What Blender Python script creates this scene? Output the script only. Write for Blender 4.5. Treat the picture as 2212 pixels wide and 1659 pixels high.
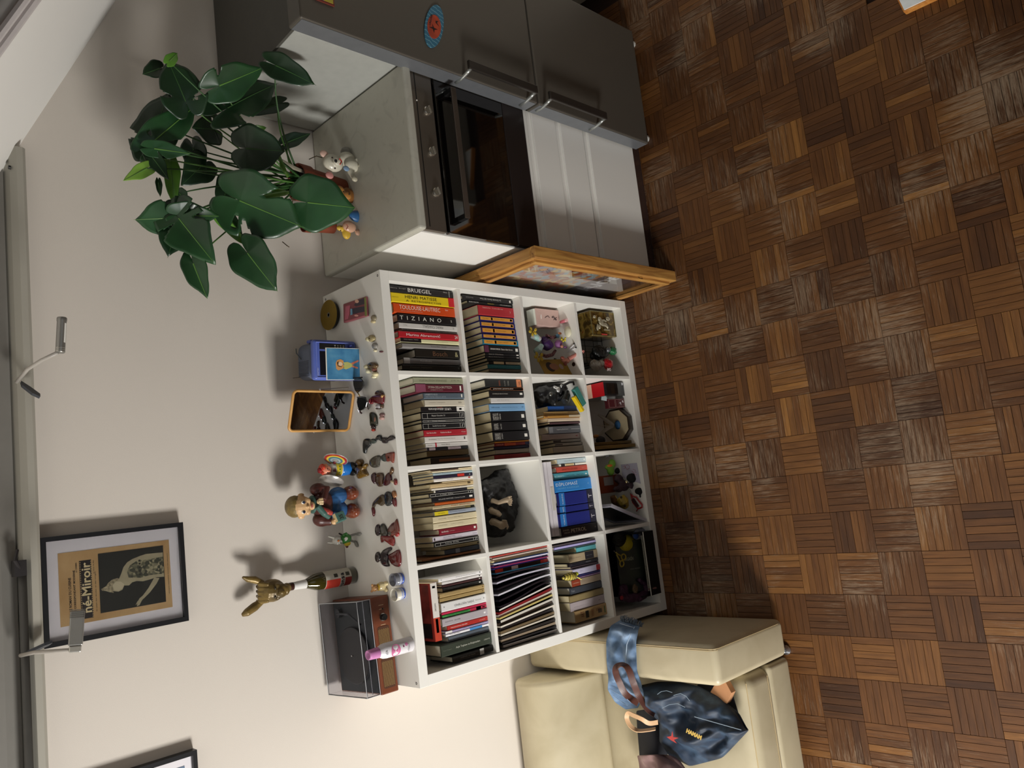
import bpy, bmesh, math, random
from mathutils import Vector as V, Matrix, noise
random.seed(7)
SC = bpy.context.scene
COL = SC.collection
for o in list(bpy.data.objects): bpy.data.objects.remove(o)
PI = math.pi

# ------------------------------------------------------------------ camera
CAMP = V((0.635398, -2.335829, 3.150543))
FPX = 1728.361
CR = V((-0.11556641, -0.68702841, -0.71738161))      # picture right
CD = V((-0.98468886, 0.17413120, -0.00813531))      # picture down
CF = V((0.13050771, 0.70545751, -0.69663293))      # forward
cam = bpy.data.cameras.new('camera'); camo = bpy.data.objects.new('camera', cam); COL.objects.link(camo)
cam.sensor_fit = 'HORIZONTAL'; cam.sensor_width = 36.0; cam.lens = 36.0*FPX/2212.0
cam.clip_start = 0.05; cam.clip_end = 60
camo.matrix_world = Matrix(((CR.x, -CD.x, -CF.x, CAMP.x), (CR.y, -CD.y, -CF.y, CAMP.y), (CR.z, -CD.z, -CF.z, CAMP.z), (0, 0, 0, 1)))
SC.camera = camo

def at(u, v, ax, val):
    """where the sight line through a photo pixel meets the plane  axis = value"""
    d = CR*((u-1106)/FPX) + CD*((v-829.5)/FPX) + CF
    return CAMP + d*((val-CAMP[ax])/d[ax])
def pix(q):
    c = q-CAMP; z = c.dot(CF)
    return (1106+FPX*c.dot(CR)/z, 829.5+FPX*c.dot(CD)/z)

# ------------------------------------------------------------------ world, lights, exposure
W = bpy.data.worlds.new('world'); SC.world = W; W.use_nodes = True
wb = W.node_tree.nodes['Background']
wb.inputs[0].default_value = (0.62, 0.78, 1.0, 1); wb.inputs[1].default_value = 0.06
SC.view_settings.view_transform = 'Standard'; SC.view_settings.look = 'None'
SC.view_settings.gamma = 1.0; SC.view_settings.use_curve_mapping = False
SC.view_settings.exposure = 0.07
def area(name, loc, target, sx, sy, power, col):
    l = bpy.data.lights.new(name, 'AREA'); l.shape = 'RECTANGLE'; l.size = sx; l.size_y = sy; l.energy = power; l.color = col
    o = bpy.data.objects.new(name, l); COL.objects.link(o); o.location = loc
    o.rotation_euler = (V(target)-V(loc)).to_track_quat('-Z', 'Y').to_euler()
    return o
LX = -2.55
area('daylight_window', (LX, -1.87, 1.78), (0.7, 0.0, 0.9), 0.7, 0.9, 150, (1.0, 0.975, 0.93))
area('fill_high_left', (LX, -2.0, 3.0), (0.7, 0.1, 1.0), 1.0, 0.9, 10, (0.85, 0.92, 1.0))  # weak cool fill lamp, added high on the left to lift the shadows
area('fill_behind_camera', (1.0, -4.0, 2.6), (0.8, 0.0, 1.0), 2.4, 1.4, 4, (0.72, 0.84, 1.0))  # faint bluish fill added behind the camera, no opening in that wall

# ------------------------------------------------------------------ materials
_m = {}
def srgb(c):
    if isinstance(c, str):
        c = c.lstrip('#'); c = [int(c[i:i+2], 16)/255 for i in (0, 2, 4)]
    return tuple((x/12.92 if x <= .04045 else ((x+.055)/1.055)**2.4) for x in c)
def M(col, rough=.55, metal=0.0, var=.10, scale=30.0, bump=0.0, bscale=200.0, spec=.5, trans=0.0, ior=1.45, coat=0.0, alpha=1.0, stretch=None):
    key = (str(col), rough, metal, var, scale, bump, bscale, spec, trans, ior, coat, alpha, stretch)
    if key in _m: return _m[key]
    c = srgb(col)
    m = bpy.data.materials.new('surface_'+(col.lstrip('#') if isinstance(col, str) else 'mix')); m.use_nodes = True
    nt = m.node_tree; N = nt.nodes; L = nt.links; b = N['Principled BSDF']
    b.inputs['Roughness'].default_value = rough; b.inputs['Metallic'].default_value = metal
    b.inputs['Specular IOR Level'].default_value = spec; b.inputs['IOR'].default_value = ior
    b.inputs['Transmission Weight'].default_value = trans; b.inputs['Coat Weight'].default_value = coat; b.inputs['Alpha'].default_value = alpha
    tc = N.new('ShaderNodeTexCoord'); mp = N.new('ShaderNodeMapping'); L.new(tc.outputs['Object'], mp.inputs[0])
    if stretch: mp.inputs['Scale'].default_value = stretch
    nz = N.new('ShaderNodeTexNoise'); nz.inputs['Scale'].default_value = scale; nz.inputs['Detail'].default_value = 3
    L.new(mp.outputs[0], nz.inputs['Vector'])
    mx = N.new('ShaderNodeMix'); mx.data_type = 'RGBA'
    mx.inputs[6].default_value = (*[min(1, x*(1-var)) for x in c], 1); mx.inputs[7].default_value = (*[min(1, x*(1+var)) for x in c], 1)
    L.new(nz.outputs['Fac'], mx.inputs[0]); L.new(mx.outputs[2], b.inputs['Base Color'])
    if bump:
        n2 = N.new('ShaderNodeTexNoise'); n2.inputs['Scale'].default_value = bscale; n2.inputs['Detail'].default_value = 4
        L.new(mp.outputs[0], n2.inputs['Vector'])
        bp = N.new('ShaderNodeBump'); bp.inputs['Strength'].default_value = bump; bp.inputs['Distance'].default_value = .002
        L.new(n2.outputs['Fac'], bp.inputs['Height']); L.new(bp.outputs[0], b.inputs['Normal'])
    _m[key] = m
    return m
def MR(name, stops, scale=20, stretch=(1, 1, 1), rough=.5, kind='noise', detail=6, dist=0.0, bump=.15, metal=0, spec=.5, coord='Object', coat=0):
    """a colour ramp over noise / waves: wood, marble, printed pictures, denim"""
    m = bpy.data.materials.new(name); m.use_nodes = True; nt = m.node_tree; N = nt.nodes; L = nt.links; b = N['Principled BSDF']
    b.inputs['Roughness'].default_value = rough; b.inputs['Metallic'].default_value = metal; b.inputs['Specular IOR Level'].default_value = spec
    b.inputs['Coat Weight'].default_value = coat
    tc = N.new('ShaderNodeTexCoord'); mp = N.new('ShaderNodeMapping'); mp.inputs['Scale'].default_value = stretch
    L.new(tc.outputs[coord], mp.inputs[0])
    if kind == 'noise':
        t = N.new('ShaderNodeTexNoise'); t.inputs['Detail'].default_value = detail; t.inputs['Distortion'].default_value = dist; out = t.outputs['Fac']
    elif kind == 'wave':
        t = N.new('ShaderNodeTexWave'); t.inputs['Detail'].default_value = detail; t.inputs['Distortion'].default_value = dist; out = t.outputs['Fac']
    else:
        t = N.new('ShaderNodeTexVoronoi'); out = t.outputs['Distance']
        if kind == 'cells': out = t.outputs['Color']
    t.inputs['Scale'].default_value = scale; L.new(mp.outputs[0], t.inputs['Vector'])
    r = N.new('ShaderNodeValToRGB'); e = r.color_ramp.elements
    while len(e) < len(stops): e.new(.5)
    for i, (pos, c) in enumerate(stops): e[i].position = pos; e[i].color = (*srgb(c), 1)
    L.new(out, r.inputs[0]); L.new(r.outputs[0], b.inputs['Base Color'])
    if bump:
        bp = N.new('ShaderNodeBump'); bp.inputs['Strength'].default_value = bump; bp.inputs['Distance'].default_value = .003
        L.new(out, bp.inputs['Height']); L.new(bp.outputs[0], b.inputs['Normal'])
    return m

# ------------------------------------------------------------------ mesh collecting
class G:
    def __init__(s): s.v = []; s.f = []; s.m = Matrix.Identity(4)
    def T(s, m): s.m = m; return s
    def add(s, vs, fs):
        b = len(s.v); s.v += [s.m @ V(q) for q in vs]; s.f += [tuple(b+i for i in f) for f in fs]; return s
    def box(s, x0, x1, y0, y1, z0, z1):
        return s.add([(x0, y0, z0), (x1, y0, z0), (x1, y1, z0), (x0, y1, z0), (x0, y0, z1), (x1, y0, z1), (x1, y1, z1), (x0, y1, z1)],
                     [(3, 2, 1, 0), (4, 5, 6, 7), (0, 1, 5, 4), (1, 2, 6, 5), (2, 3, 7, 6), (3, 0, 4, 7)])
    def prism(s, pts, z0, z1, top=None):
        """polygon in local xy from z0 to z1"""
        n = len(pts); t = top or pts
        a = sum(pts[i][0]*pts[(i+1) % n][1]-pts[(i+1) % n][0]*pts[i][1] for i in range(n))
        if a < 0: pts = pts[::-1]; t = t[::-1]
        vs = [(x, y, z0) for x, y in pts]+[(x, y, z1) for x, y in t]
        return s.add(vs, [tuple(range(n-1, -1, -1)), tuple(range(n, 2*n))]+[(i, (i+1) % n, n+(i+1) % n, n+i) for i in range(n)])
    def lathe(s, prof, n=24, c=(0, 0, 0), sx=1, sy=1):
        vs = []; fs = []
        for r, z in prof: vs += [(c[0]+sx*r*math.cos(2*PI*i/n), c[1]+sy*r*math.sin(2*PI*i/n), c[2]+z) for i in range(n)]
        for k in range(len(prof)-1): fs += [(k*n+i, k*n+(i+1) % n, (k+1)*n+(i+1) % n, (k+1)*n+i) for i in range(n)]
        if prof[0][0] > 1e-5: fs.append(tuple(range(n-1, -1, -1)))
        if prof[-1][0] > 1e-5: k = (len(prof)-1)*n; fs.append(tuple(range(k, k+n)))
        return s.add(vs, fs)
    def tube(s, pts, r, n=8, caps=True):
        pts = [V(q) for q in pts]; m = len(pts); rs = r if isinstance(r, (list, tuple)) else [r]*m
        vs = []; fs = []; up = None
        for i, q in enumerate(pts):
            d = (pts[min(i+1, m-1)]-pts[max(i-1, 0)]).normalized()
            if up is None: up = d.orthogonal().normalized()
            up = (up-d*up.dot(d)).normalized(); w = d.cross(up)
            vs += [q+(up*math.cos(2*PI*k/n)+w*math.sin(2*PI*k/n))*rs[i] for k in range(n)]
        for i in range(m-1): fs += [(i*n+k, i*n+(k+1) % n, (i+1)*n+(k+1) % n, (i+1)*n+k) for k in range(n)]
        if caps: fs += [tuple(range(n-1, -1, -1)), tuple(range((m-1)*n, m*n))]
        return s.add(vs, fs)
    def ell(s, c, r, rot=None, n=14, k=9):
        if not isinstance(r, (list, tuple)): r = (r, r, r)
        R = rot.to_3x3() if rot else Matrix.Identity(3); c = V(c)
        vs = [c+R@V((0, 0, -r[2]))]
        for j in range(1, k):
            a = -PI/2+PI*j/k
            vs += [c+R@V((r[0]*math.cos(a)*math.cos(2*PI*i/n), r[1]*math.cos(a)*math.sin(2*PI*i/n), r[2]*math.sin(a))) for i in range(n)]
        vs.append(c+R@V((0, 0, r[2]))); e = len(vs)-1
        fs = [(0, 1+(i+1) % n, 1+i) for i in range(n)]
        for j in range(k-2): fs += [(1+j*n+i, 1+j*n+(i+1) % n, 1+(j+1)*n+(i+1) % n, 1+(j+1)*n+i) for i in range(n)]
        fs += [(e, 1+(k-2)*n+i, 1+(k-2)*n+(i+1) % n) for i in range(n)]
        return s.add(vs, fs)
    def rbox(s, x0, x1, y0, y1, z0, z1, r, n=4, sag=0.0):
        """box with rounded edges all over (superellipsoid-like grid)"""
        cx, cy, cz = (x0+x1)/2, (y0+y1)/2, (z0+z1)/2; hx, hy, hz = (x1-x0)/2, (y1-y0)/2, (z1-z0)/2
        r = min(r, hx, hy, hz)
        bm = bmesh.new(); bmesh.ops.create_cube(bm, size=2.0)
        bmesh.ops.scale(bm, vec=(hx, hy, hz), verts=bm.verts)
        bmesh.ops.bevel(bm, geom=list(bm.edges), offset=r, segments=n, profile=.5, affect='EDGES', clamp_overlap=True)
        vs = [(v.co.x+cx, v.co.y+cy, v.co.z+cz) for v in bm.verts]
        bm.verts.index_update(); fs = [tuple(v.index for v in f.verts) for f in bm.faces]; bm.free()
        return s.add(vs, fs)
    def mesh(s, name, mat=None, smooth=False):
        me = bpy.data.meshes.new(name); me.from_pydata([tuple(q) for q in s.v], [], s.f); me.update()
        if mat: me.materials.append(mat)
        if smooth: me.shade_smooth()
        return me
    def obj(s, name, mat, parent=None, smooth=False, bevel=0.0, seg=2, angle=None, remesh=0.0, kind=None, label=None, sub=0, disp=0.0):
        o = bpy.data.objects.new(name, s.mesh(name, mat, smooth or remesh > 0)); COL.objects.link(o)
        if parent: o.parent = parent
        if bevel:
            b = o.modifiers.new('bevel', 'BEVEL'); b.width = bevel; b.segments = seg; b.limit_method = 'ANGLE'; b.angle_limit = math.radians(40)
        if remesh:
            r = o.modifiers.new('remesh', 'REMESH'); r.mode = 'VOXEL'; r.voxel_size = remesh; r.use_smooth_shade = True
            q = o.modifiers.new('soft', 'SMOOTH'); q.factor = .5; q.iterations = 3
        if sub:
            q = o.modifiers.new('sub', 'SUBSURF'); q.levels = sub; q.render_levels = sub
        if kind: o['kind'] = kind
        if label: o['label'] = label
        return o
def tag(o, label, cat, group=None):
    o['label'] = label; o['category'] = cat
    if group: o['group'] = group
    return o
def thing(name, label, cat, loc=(0, 0, 0), rz=0.0, group=None, rot=None):
    o = bpy.data.objects.new(name, None); COL.objects.link(o); o.location = loc
    o.rotation_euler = rot or (0, 0, rz); o.empty_display_size = .05
    return tag(o, label, cat, group)
def struct(o): o['kind'] = 'structure'; return o
def frame(o, ex, ey):
    ex = V(ex).normalized(); ey = V(ey).normalized(); ez = ex.cross(ey).normalized(); ey = ez.cross(ex)
    return Matrix(((ex.x, ey.x, ez.x, o[0]), (ex.y, ey.y, ez.y, o[1]), (ex.z, ey.z, ez.z, o[2]), (0, 0, 0, 1)))
_tm = {}
def textdata(s, bold=0.0):
    if (s, bold) in _tm: return _tm[(s, bold)]
    cu = bpy.data.curves.new('t', 'FONT'); cu.body = s; cu.size = 1; cu.offset = bold; cu.resolution_u = 2; cu.fill_mode = 'FRONT'
    cu.align_x = 'LEFT'
    o = bpy.data.objects.new('t', cu); COL.objects.link(o); dg = bpy.context.evaluated_depsgraph_get()
    me = bpy.data.meshes.new_from_object(o.evaluated_get(dg)); bpy.data.objects.remove(o); bpy.data.curves.remove(cu)
    vs = [v.co.copy() for v in me.vertices]; fs = [tuple(p.vertices) for p in me.polygons]; bpy.data.meshes.remove(me)
    x0 = min([v.x for v in vs] or [0]); x1 = max([v.x for v in vs] or [1]); y0 = min([v.y for v in vs] or [0]); y1 = max([v.y for v in vs] or [1])
    _tm[(s, bold)] = (vs, fs, x0, x1, y0, y1); return _tm[(s, bold)]
def lettering(g, s, mtx, w, h, bold=0.0):
    """write s, centred on mtx origin, fitted to w x h in mtx's xy plane"""
    vs, fs, x0, x1, y0, y1 = textdata(s, bold)
    sx = w/max(x1-x0, 1e-6); sy = h/max(y1-y0, 1e-6)
    old = g.m; g.m = old @ mtx
    g.add([((v.x-(x0+x1)/2)*sx, (v.y-(y0+y1)/2)*sy, 0) for v in vs], fs); g.m = old

# ================================================================== THE SETTING
YB = 0.4025                       # plane of the back wall
WALL = M('#d2cac0', rough=.9, var=.02, scale=3, bump=.12, bscale=350)
WALLW = M('#efede8', rough=.9, var=.015, scale=3, bump=.08, bscale=350)
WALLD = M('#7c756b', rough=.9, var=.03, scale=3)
DARKW = MR('dark_wood', [(0.3, '#2e2218'), (.7, '#4a3828')], 6, (1, 14, 14), rough=.6)
WHITE = M('#f1efe9', rough=.42, var=.02, scale=4)
BLACK = M('#121212', rough=.5)
def ceil_z(x, y): return 2.511-.513*(x-1.889)-.25*(y-YB)

g = G(); g.box(-2.6, 3.6, YB, YB+.12, -.1, 5.2); struct(g.obj('wall_back', WALL))
g = G(); g.box(3.10, 3.2, -1.43, YB, -.1, 5.2); struct(g.obj('wall_right', WALL))
g = G(); g.box(2.33, 3.2, -1.53, -1.43, -.1, 2.45); struct(g.obj('wall_partition', M('#a9a8a0', rough=.9, var=.02)))
g = G(); g.box(3.4, 3.5, -4.6, -1.53, -.1, 5.2); struct(g.obj('wall_far_right', WALLD))
g = G(); g.box(-2.6, 3.5, -4.7, -4.6, -.1, 6.4); struct(g.obj('wall_front', WALLD))
# left wall with two window openings
g = G()
for y0, y1, z0, z1 in [(-4.6, -2.35, -.1, 6.4), (-2.35, -1.05, -.1, .5), (-2.35, -1.05, 2.2, 2.42), (-2.35, -1.05, 3.6, 6.4), (-1.05, YB, -.1, 6.4)]:
    g.box(-2.75, -2.65, y0, y1, z0, z1)
struct(g.obj('wall_left', WALLD))
for n, (z0, z1) in enumerate([(.5, 2.2), (2.42, 3.6)]):
    g = G()
    for a in ((-2.35, -2.29, z0, z1), (-1.11, -1.05, z0, z1), (-2.29, -1.11, z0, z0+.06), (-2.29, -1.11, z1-.06, z1)): g.box(-2.74, -2.66, *a)
    w = struct(g.obj('window_%d' % (n+1), WHITE))
# sloping ceiling with a skylight cut out; pieces meet the back wall along the slope
g = G()
def slab(x0, x1, y0, y1, t=.12):
    a = [(x0, y0, ceil_z(x0, y0)), (x1, y0, ceil_z(x1, y0)), (x1, y1, ceil_z(x1, y1)), (x0, y1, ceil_z(x0, y1))]
    g.add(a+[(x, y, z+t) for x, y, z in a], [(0, 1, 2, 3), (7, 6, 5, 4), (4, 5, 1, 0), (5, 6, 2, 1), (6, 7, 3, 2), (7, 4, 0, 3)])
def ceil_at(u, v):
    d = CR*((u-1106)/FPX)+CD*((v-829.5)/FPX)+CF
    n = V((.513, .25, 1)); q = V((1.889, YB, 2.511)); return CAMP+d*((q-CAMP).dot(n)/d.dot(n))
q1 = ceil_at(0, 120); q2 = ceil_at(57, 0)
YS = .5*(q1.y+q2.y)
slab(-2.65, 3.10, YS, YB)
slab(-2.65, .9, -4.6, YS);
struct(g.obj('ceiling', WALLW))
# dark timber boarding seen past the white edge of the slope
g = G()
x0, x1 = .9, 3.4
a = [(x0, -4.6, ceil_z(x0, -4.6)+.10), (x1, -4.6, ceil_z(x1, -4.6)+.10), (x1, YS, ceil_z(x1, YS)+.10), (x0, YS, ceil_z(x0, YS)+.10)]
g.add(a+[(x, y, z+.06) for x, y, z in a], [(0, 1, 2, 3), (7, 6, 5, 4), (4, 5, 1, 0), (5, 6, 2, 1), (6, 7, 3, 2), (7, 4, 0, 3)])
struct(g.obj('ceiling_boarding', DARKW))
g = G()
for dz in (0, .018):
    g.tube([(x0, YS-.012-dz, ceil_z(x0, YS)-.004+dz), (x1, YS-.012-dz, ceil_z(x1, YS)-.004+dz)], .011, 8)
struct(g.obj('trim_1', M('#cfc8c6', rough=.4)))

# floor: screed, and above it mosaic parquet, squares of six teak slats laid alternately
g = G(); g.box(-2.65, 3.4, -4.6, YB, -.06, -.0085); FLOOR = struct(g.obj('floor', M('#2a170c', rough=.8)))
def parquet_mat():
    m = bpy.data.materials.new('teak_slat'); m.use_nodes = True; nt = m.node_tree; N = nt.nodes; L = nt.links; b = N['Principled BSDF']
    at_ = N.new('ShaderNodeAttribute'); at_.attribute_name = 'tone'
    uv = N.new('ShaderNodeUVMap'); uv.uv_map = 'grain'
    mp = N.new('ShaderNodeMapping'); mp.inputs['Scale'].default_value = (5, 60, 1); L.new(uv.outputs[0], mp.inputs[0])
    nz = N.new('ShaderNodeTexNoise'); nz.inputs['Scale'].default_value = 1.6; nz.inputs['Detail'].default_value = 6; nz.inputs['Distortion'].default_value = .6
    L.new(mp.outputs[0], nz.inputs['Vector'])
    r = N.new('ShaderNodeValToRGB'); e = r.color_ramp.elements; e.new(.5)
    for i, (p, c) in enumerate([(0.0, '#3e2411'), (.5, '#64401e'), (1.0, '#916633')]): e[i].position = p; e[i].color = (*srgb(c), 1)
    L.new(at_.outputs['Fac'], r.inputs[0])
    mx = N.new('ShaderNodeMix'); mx.data_type = 'RGBA'; mx.blend_type = 'MULTIPLY'; mx.inputs[0].default_value = 1
    r2 = N.new('ShaderNodeValToRGB'); e2 = r2.color_ramp.elements; e2[0].position = .32; e2[0].color = (.66, .60, .56, 1); e2[1].position = .62; e2[1].color = (1.05, 1.0, .95, 1)
    L.new(nz.outputs['Fac'], r2.inputs[0]); L.new(r.outputs[0], mx.inputs[6]); L.new(r2.outputs[0], mx.inputs[7])
    # worn, greyed patches where people walk
    geo = N.new('ShaderNodeNewGeometry'); n3 = N.new('ShaderNodeTexNoise'); n3.inputs['Scale'].default_value = 2.1; n3.inputs['Detail'].default_value = 3
    L.new(geo.outputs['Position'], n3.inputs['Vector'])
    n4 = N.new('ShaderNodeTexNoise'); n4.inputs['Scale'].default_value = 2.4; n4.inputs['Detail'].default_value = 8; n4.inputs['Roughness'].default_value = .75
    L.new(mp.outputs[0], n4.inputs['Vector'])
    mu = N.new('ShaderNodeMath'); mu.operation = 'MULTIPLY'; L.new(n3.outputs['Fac'], mu.inputs[0]); L.new(n4.outputs['Fac'], mu.inputs[1])
    r3 = N.new('ShaderNodeValToRGB'); e3 = r3.color_ramp.elements; e3[0].position = .27; e3[0].color = (0, 0, 0, 1); e3[1].position = .40; e3[1].color = (.55, .55, .55, 1)
    L.new(mu.outputs[0], r3.inputs[0])
    mw = N.new('ShaderNodeMix'); mw.data_type = 'RGBA'; mw.inputs[7].default_value = (*srgb('#a08d76'), 1)
    L.new(r3.outputs[0], mw.inputs[0]); L.new(mx.outputs[2], mw.inputs[6]); L.new(mw.outputs[2], b.inputs['Base Color'])
    rr = N.new('ShaderNodeMapRange'); rr.inputs[3].default_value = .34; rr.inputs[4].default_value = .6; L.new(n4.outputs['Fac'], rr.inputs[0]); L.new(rr.outputs[0], b.inputs['Roughness'])
    b.inputs['Specular IOR Level'].default_value = .45
    bp = N.new('ShaderNodeBump'); bp.inputs['Strength'].default_value = .25; bp.inputs['Distance'].default_value = .001; L.new(nz.outputs['Fac'], bp.inputs['Height']); L.new(bp.outputs[0], b.inputs['Normal'])
    return m
TEAK = parquet_mat()
TS = .1615; NS = 6; SW = TS/NS
def slat_geo(tone, seed, origin=(0, 0, 0), turn=False, length=TS, width=SW):
    l, w = length/2-.0004, width/2-.0005
    vs = [(-l, -w, -.008), (l, -w, -.008), (l, w, -.008), (-l, w, -.008), (-l+.0004, -w+.0004, 0), (l-.0004, -w+.0004, 0), (l-.0004, w-.0004, 0), (-l+.0004, w-.0004, 0)]
    fs = [(4, 5, 6, 7), (0, 1, 5, 4), (1, 2, 6, 5), (2, 3, 7, 6), (3, 0, 4, 7)]
    uvs = [(x+seed*1.37, y+seed*.73) for x, y, z in vs]
    if turn: vs = [(-y, x, z) for x, y, z in vs]
    return [(x+origin[0], y+origin[1], z+origin[2]) for x, y, z in vs], fs, uvs
def slat_mesh(name, items):
    me = bpy.data.meshes.new(name); vs = []; fs = []; uv = []; tn = []
    for (v, f, u), t in items:
        b = len(vs); vs += v; fs += [tuple(b+i for i in q) for q in f]; uv += u; tn += [t]*len(v)
    me.from_pydata(vs, [], fs); me.update()
    ul = me.uv_layers.new(name='grain'); li = [0]*len(me.loops); me.loops.foreach_get('vertex_index', li)
    flat = [];
    for i in li: flat += uv[i]
    ul.data.foreach_set('uv', flat)
    a = me.attributes.new('tone', 'FLOAT', 'POINT'); a.data.foreach_set('value', tn); me.materials.append(TEAK)
    return me
rr = random.Random(11)
variants = [slat_mesh('parquet_slat', [(slat_geo(t, k*3.1), t)]) for k, t in enumerate([k/25*.9+.02 for k in range(26)])]
slats = []
X0, Y0 = 2.015-TS*30, -1.505-TS*20
for i in range(0, 40):
    for j in range(0, 32):
        cx, cy = X0+(i+.5)*TS, Y0+(j+.5)*TS
        if cx > 3.38 or (cx > 2.30 and -1.58 < cy < -1.39) or (cx > 3.06 and cy > -1.5) or cy > YB-.02 or cx < -2.6 or cy < -4.5: continue
        turn = ((i+j) % 2 == 1)
        # tile (x 1.857..2.015, y -1.668..-1.505) has slats running along y
        base = rr.uniform(.12, .62); sp_ = rr.uniform(.03, .13)
        for k in range(NS):
            o = -TS/2+(k+.5)*SW
            slats.append((cx+(o if turn else 0), cy+(0 if turn else o), turn, min(1, max(0, base+rr.gauss(0, sp_)+(rr.random() < .06)*.25))))
def seen(s):
    u, v = pix(V((s[0], s[1], 0))); return 1380 < u < 2212 and 0 < v < 1659
vis = [s for s in slats if seen(s) and not (s[0] < 0 and s[1] > -.6)]
vis.sort(key=lambda s: (V((s[0], s[1], 0))-CAMP).length)
near = set(id(s) for s in vis[:300])
for s in vis[:300]:
    o = bpy.data.objects.new('parquet_slat', variants[min(range(26), key=lambda k: abs(variants[k].attributes['tone'].data[0].value-s[3])+rr.random()*.08)])
    o.location = (s[0], s[1], rr.uniform(-.0006, .0002)); o.rotation_euler = (0, 0, PI/2 if s[2] else 0); o.parent = FLOOR; COL.objects.link(o)
items = [(slat_geo(s[3], rr.random()*40, (s[0], s[1], rr.uniform(-.0006, .0002)), s[2]), s[3]) for s in slats if id(s) not in near]
o = bpy.data.objects.new('parquet', slat_mesh('parquet', items)); COL.objects.link(o); o.parent = FLOOR; o['kind'] = 'stuff'

# painted metal beam along the wall just under the slope
BEAM = M('#a19d92', rough=.5, var=.06, scale=6); BEAMD = M('#77746e', rough=.5, var=.06)
g = G(); prof = [(YB, 2.503), (.36, 2.503), (.352, 2.512), (.352, 2.53), (.372, 2.545), (YB, 2.56)]
def xprism(g, prof, x0, x1):
    n = len(prof); g.add([(x0, y, z) for y, z in prof]+[(x1, y, z) for y, z in prof], [tuple(range(n)), tuple(range(2*n-1, n-1, -1))]+[(i, n+i, n+(i+1) % n, (i+1) % n) for i in range(n)])
xprism(g, prof, -2.6, 1.868); beam = struct(g.obj('beam', BEAM))
g = G(); xprism(g, [(YB, 2.56), (.385, 2.56), (.375, 2.60), (.375, 2.66), (YB, 2.66)], -2.6, 1.86); g.obj('upper_flange', BEAMD, beam)
g = G(); g.lathe([(.006, -.002), (.006, .004)], 10, (1.80, .366, 2.545)); g.obj('bolt', BLACK, beam)
g = G(); g.tube([(-2.5, .352, 2.553), (.56, .352, 2.553)], .011, 10); g.obj('cable_tube', M('#5d5c59', rough=.45), beam, smooth=True)
g = G(); g.box(.555, .60, .335, .375, 2.545, 2.575); g.tube([(.575, .34, 2.56), (.60, .33, 2.575), (.63, .345, 2.565)], .005, 6); g.obj('clamp', M('#2a2728', rough=.5), beam)

# two picture spotlights on arms
SIL = M('#8f8d88', rough=.35, metal=.7); SILD = M('#6d6b66', rough=.4, metal=.6)
def picture_lamp(pts, h0, h1, rad, label, clip, flatbox):
    base = pts[0]; t = thing('picture_light', label, 'lamp', base)
    L_ = lambda q: V(q)-V(base)
    g = G(); g.tube([L_(q) for q in pts], .0055, 8); g.obj('arm', M('#aaa49c', rough=.4), t, smooth=True)
    a, b = L_(h0), L_(h1); ax = (b-a).normalized()
    g = G()
    if flatbox:
        up = V((0, .35, 1)).normalized(); m = frame(a, ax, up); ln = (b-a).length
        g.T(m); g.rbox(0, ln, -rad, rad, -rad*.6, rad*.6, .003, 2); g.obj('lamp_head', SIL, t)
        g = G(); g.T(m); [g.box(ln*.80+k*.005, ln*.80+k*.005+.002, -rad-.0006, rad+.0006, rad*.6, rad*.6+.001) for k in range(5)]; g.obj('cooling_fins', SILD, t)
        g = G(); g.T(m); g.rbox(-.018, .0, -rad*.85, rad*.85, -rad*.6, rad*.6, .003, 2); g.obj('joint', M('#b9b6ad', rough=.25, metal=.6), t)
    else:
        m = frame(a, ax, V((0, -.8, -.6))); ln = (b-a).length
        m2 = m @ Matrix.Rotation(PI/2, 4, 'Y')
        g.T(m2); g.lathe([(rad*.92, 0), (rad, .004), (rad, ln-.012), (rad*1.07, ln-.01), (rad*1.07, ln-.002), (rad*.95, ln)], 20); g.obj('lamp_head', SIL, t, smooth=True)
        g = G(); g.T(m); g.box(ln*.28, ln*.83, rad*.6, rad*1.0, -rad*.25, rad*.25); g.obj('diffuser', M('#e8e6df', rough=.3), t)
        g = G(); g.T(m2); [g.lathe([(rad*1.03, .002+k*.005), (rad*1.03, .0045+k*.005)], 20) for k in range(3)]; g.obj('joint', M('#b9b6ad', rough=.25, metal=.6), t)
    g = G()
    for q in clip: g.T(frame(L_(q[0]), *q[1])); g.prism([(0, -.008), (.03, -.016), (.065, -.02), (.078, -.008), (.06, .004), (.02, .006)], -.004, .004)
    g.obj('clip', M('#3b3d42', rough=.5), t)
    return t
A0 = at(36, 825, 1, .33); A1 = at(60, 797, 1, .25); A2 = at(90, 778, 1, .19); A3 = at(124, 762, 1, .14)
picture_lamp([A0, A1, A2, A3], at(130, 762, 1, .14), at(134, 686, 1, .14), .0125, 'round silver picture light on a curved arm, above the blue television', [((A0+V((0, .0, -.005))), (at(66, 850, 1, .30)-A0, (0, -.5, 1)))], False)
B0 = at(44, 1416, 1, .335); B1 = at(75, 1409, 1, .26); B2 = at(112, 1407, 1, .2); B3 = at(158, 1404, 1, .14)
picture_lamp([B0, B1, B2, B3], at(163, 1394, 1, .14), at(168, 1319, 1, .14), .0175, 'flat grey picture light on a straight arm, in front of the framed magazine cover', [((B0+V((0, 0, -.004))), (at(78, 1400, 1, .32)-B0, (0, -.5, 1)))], True)

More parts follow.
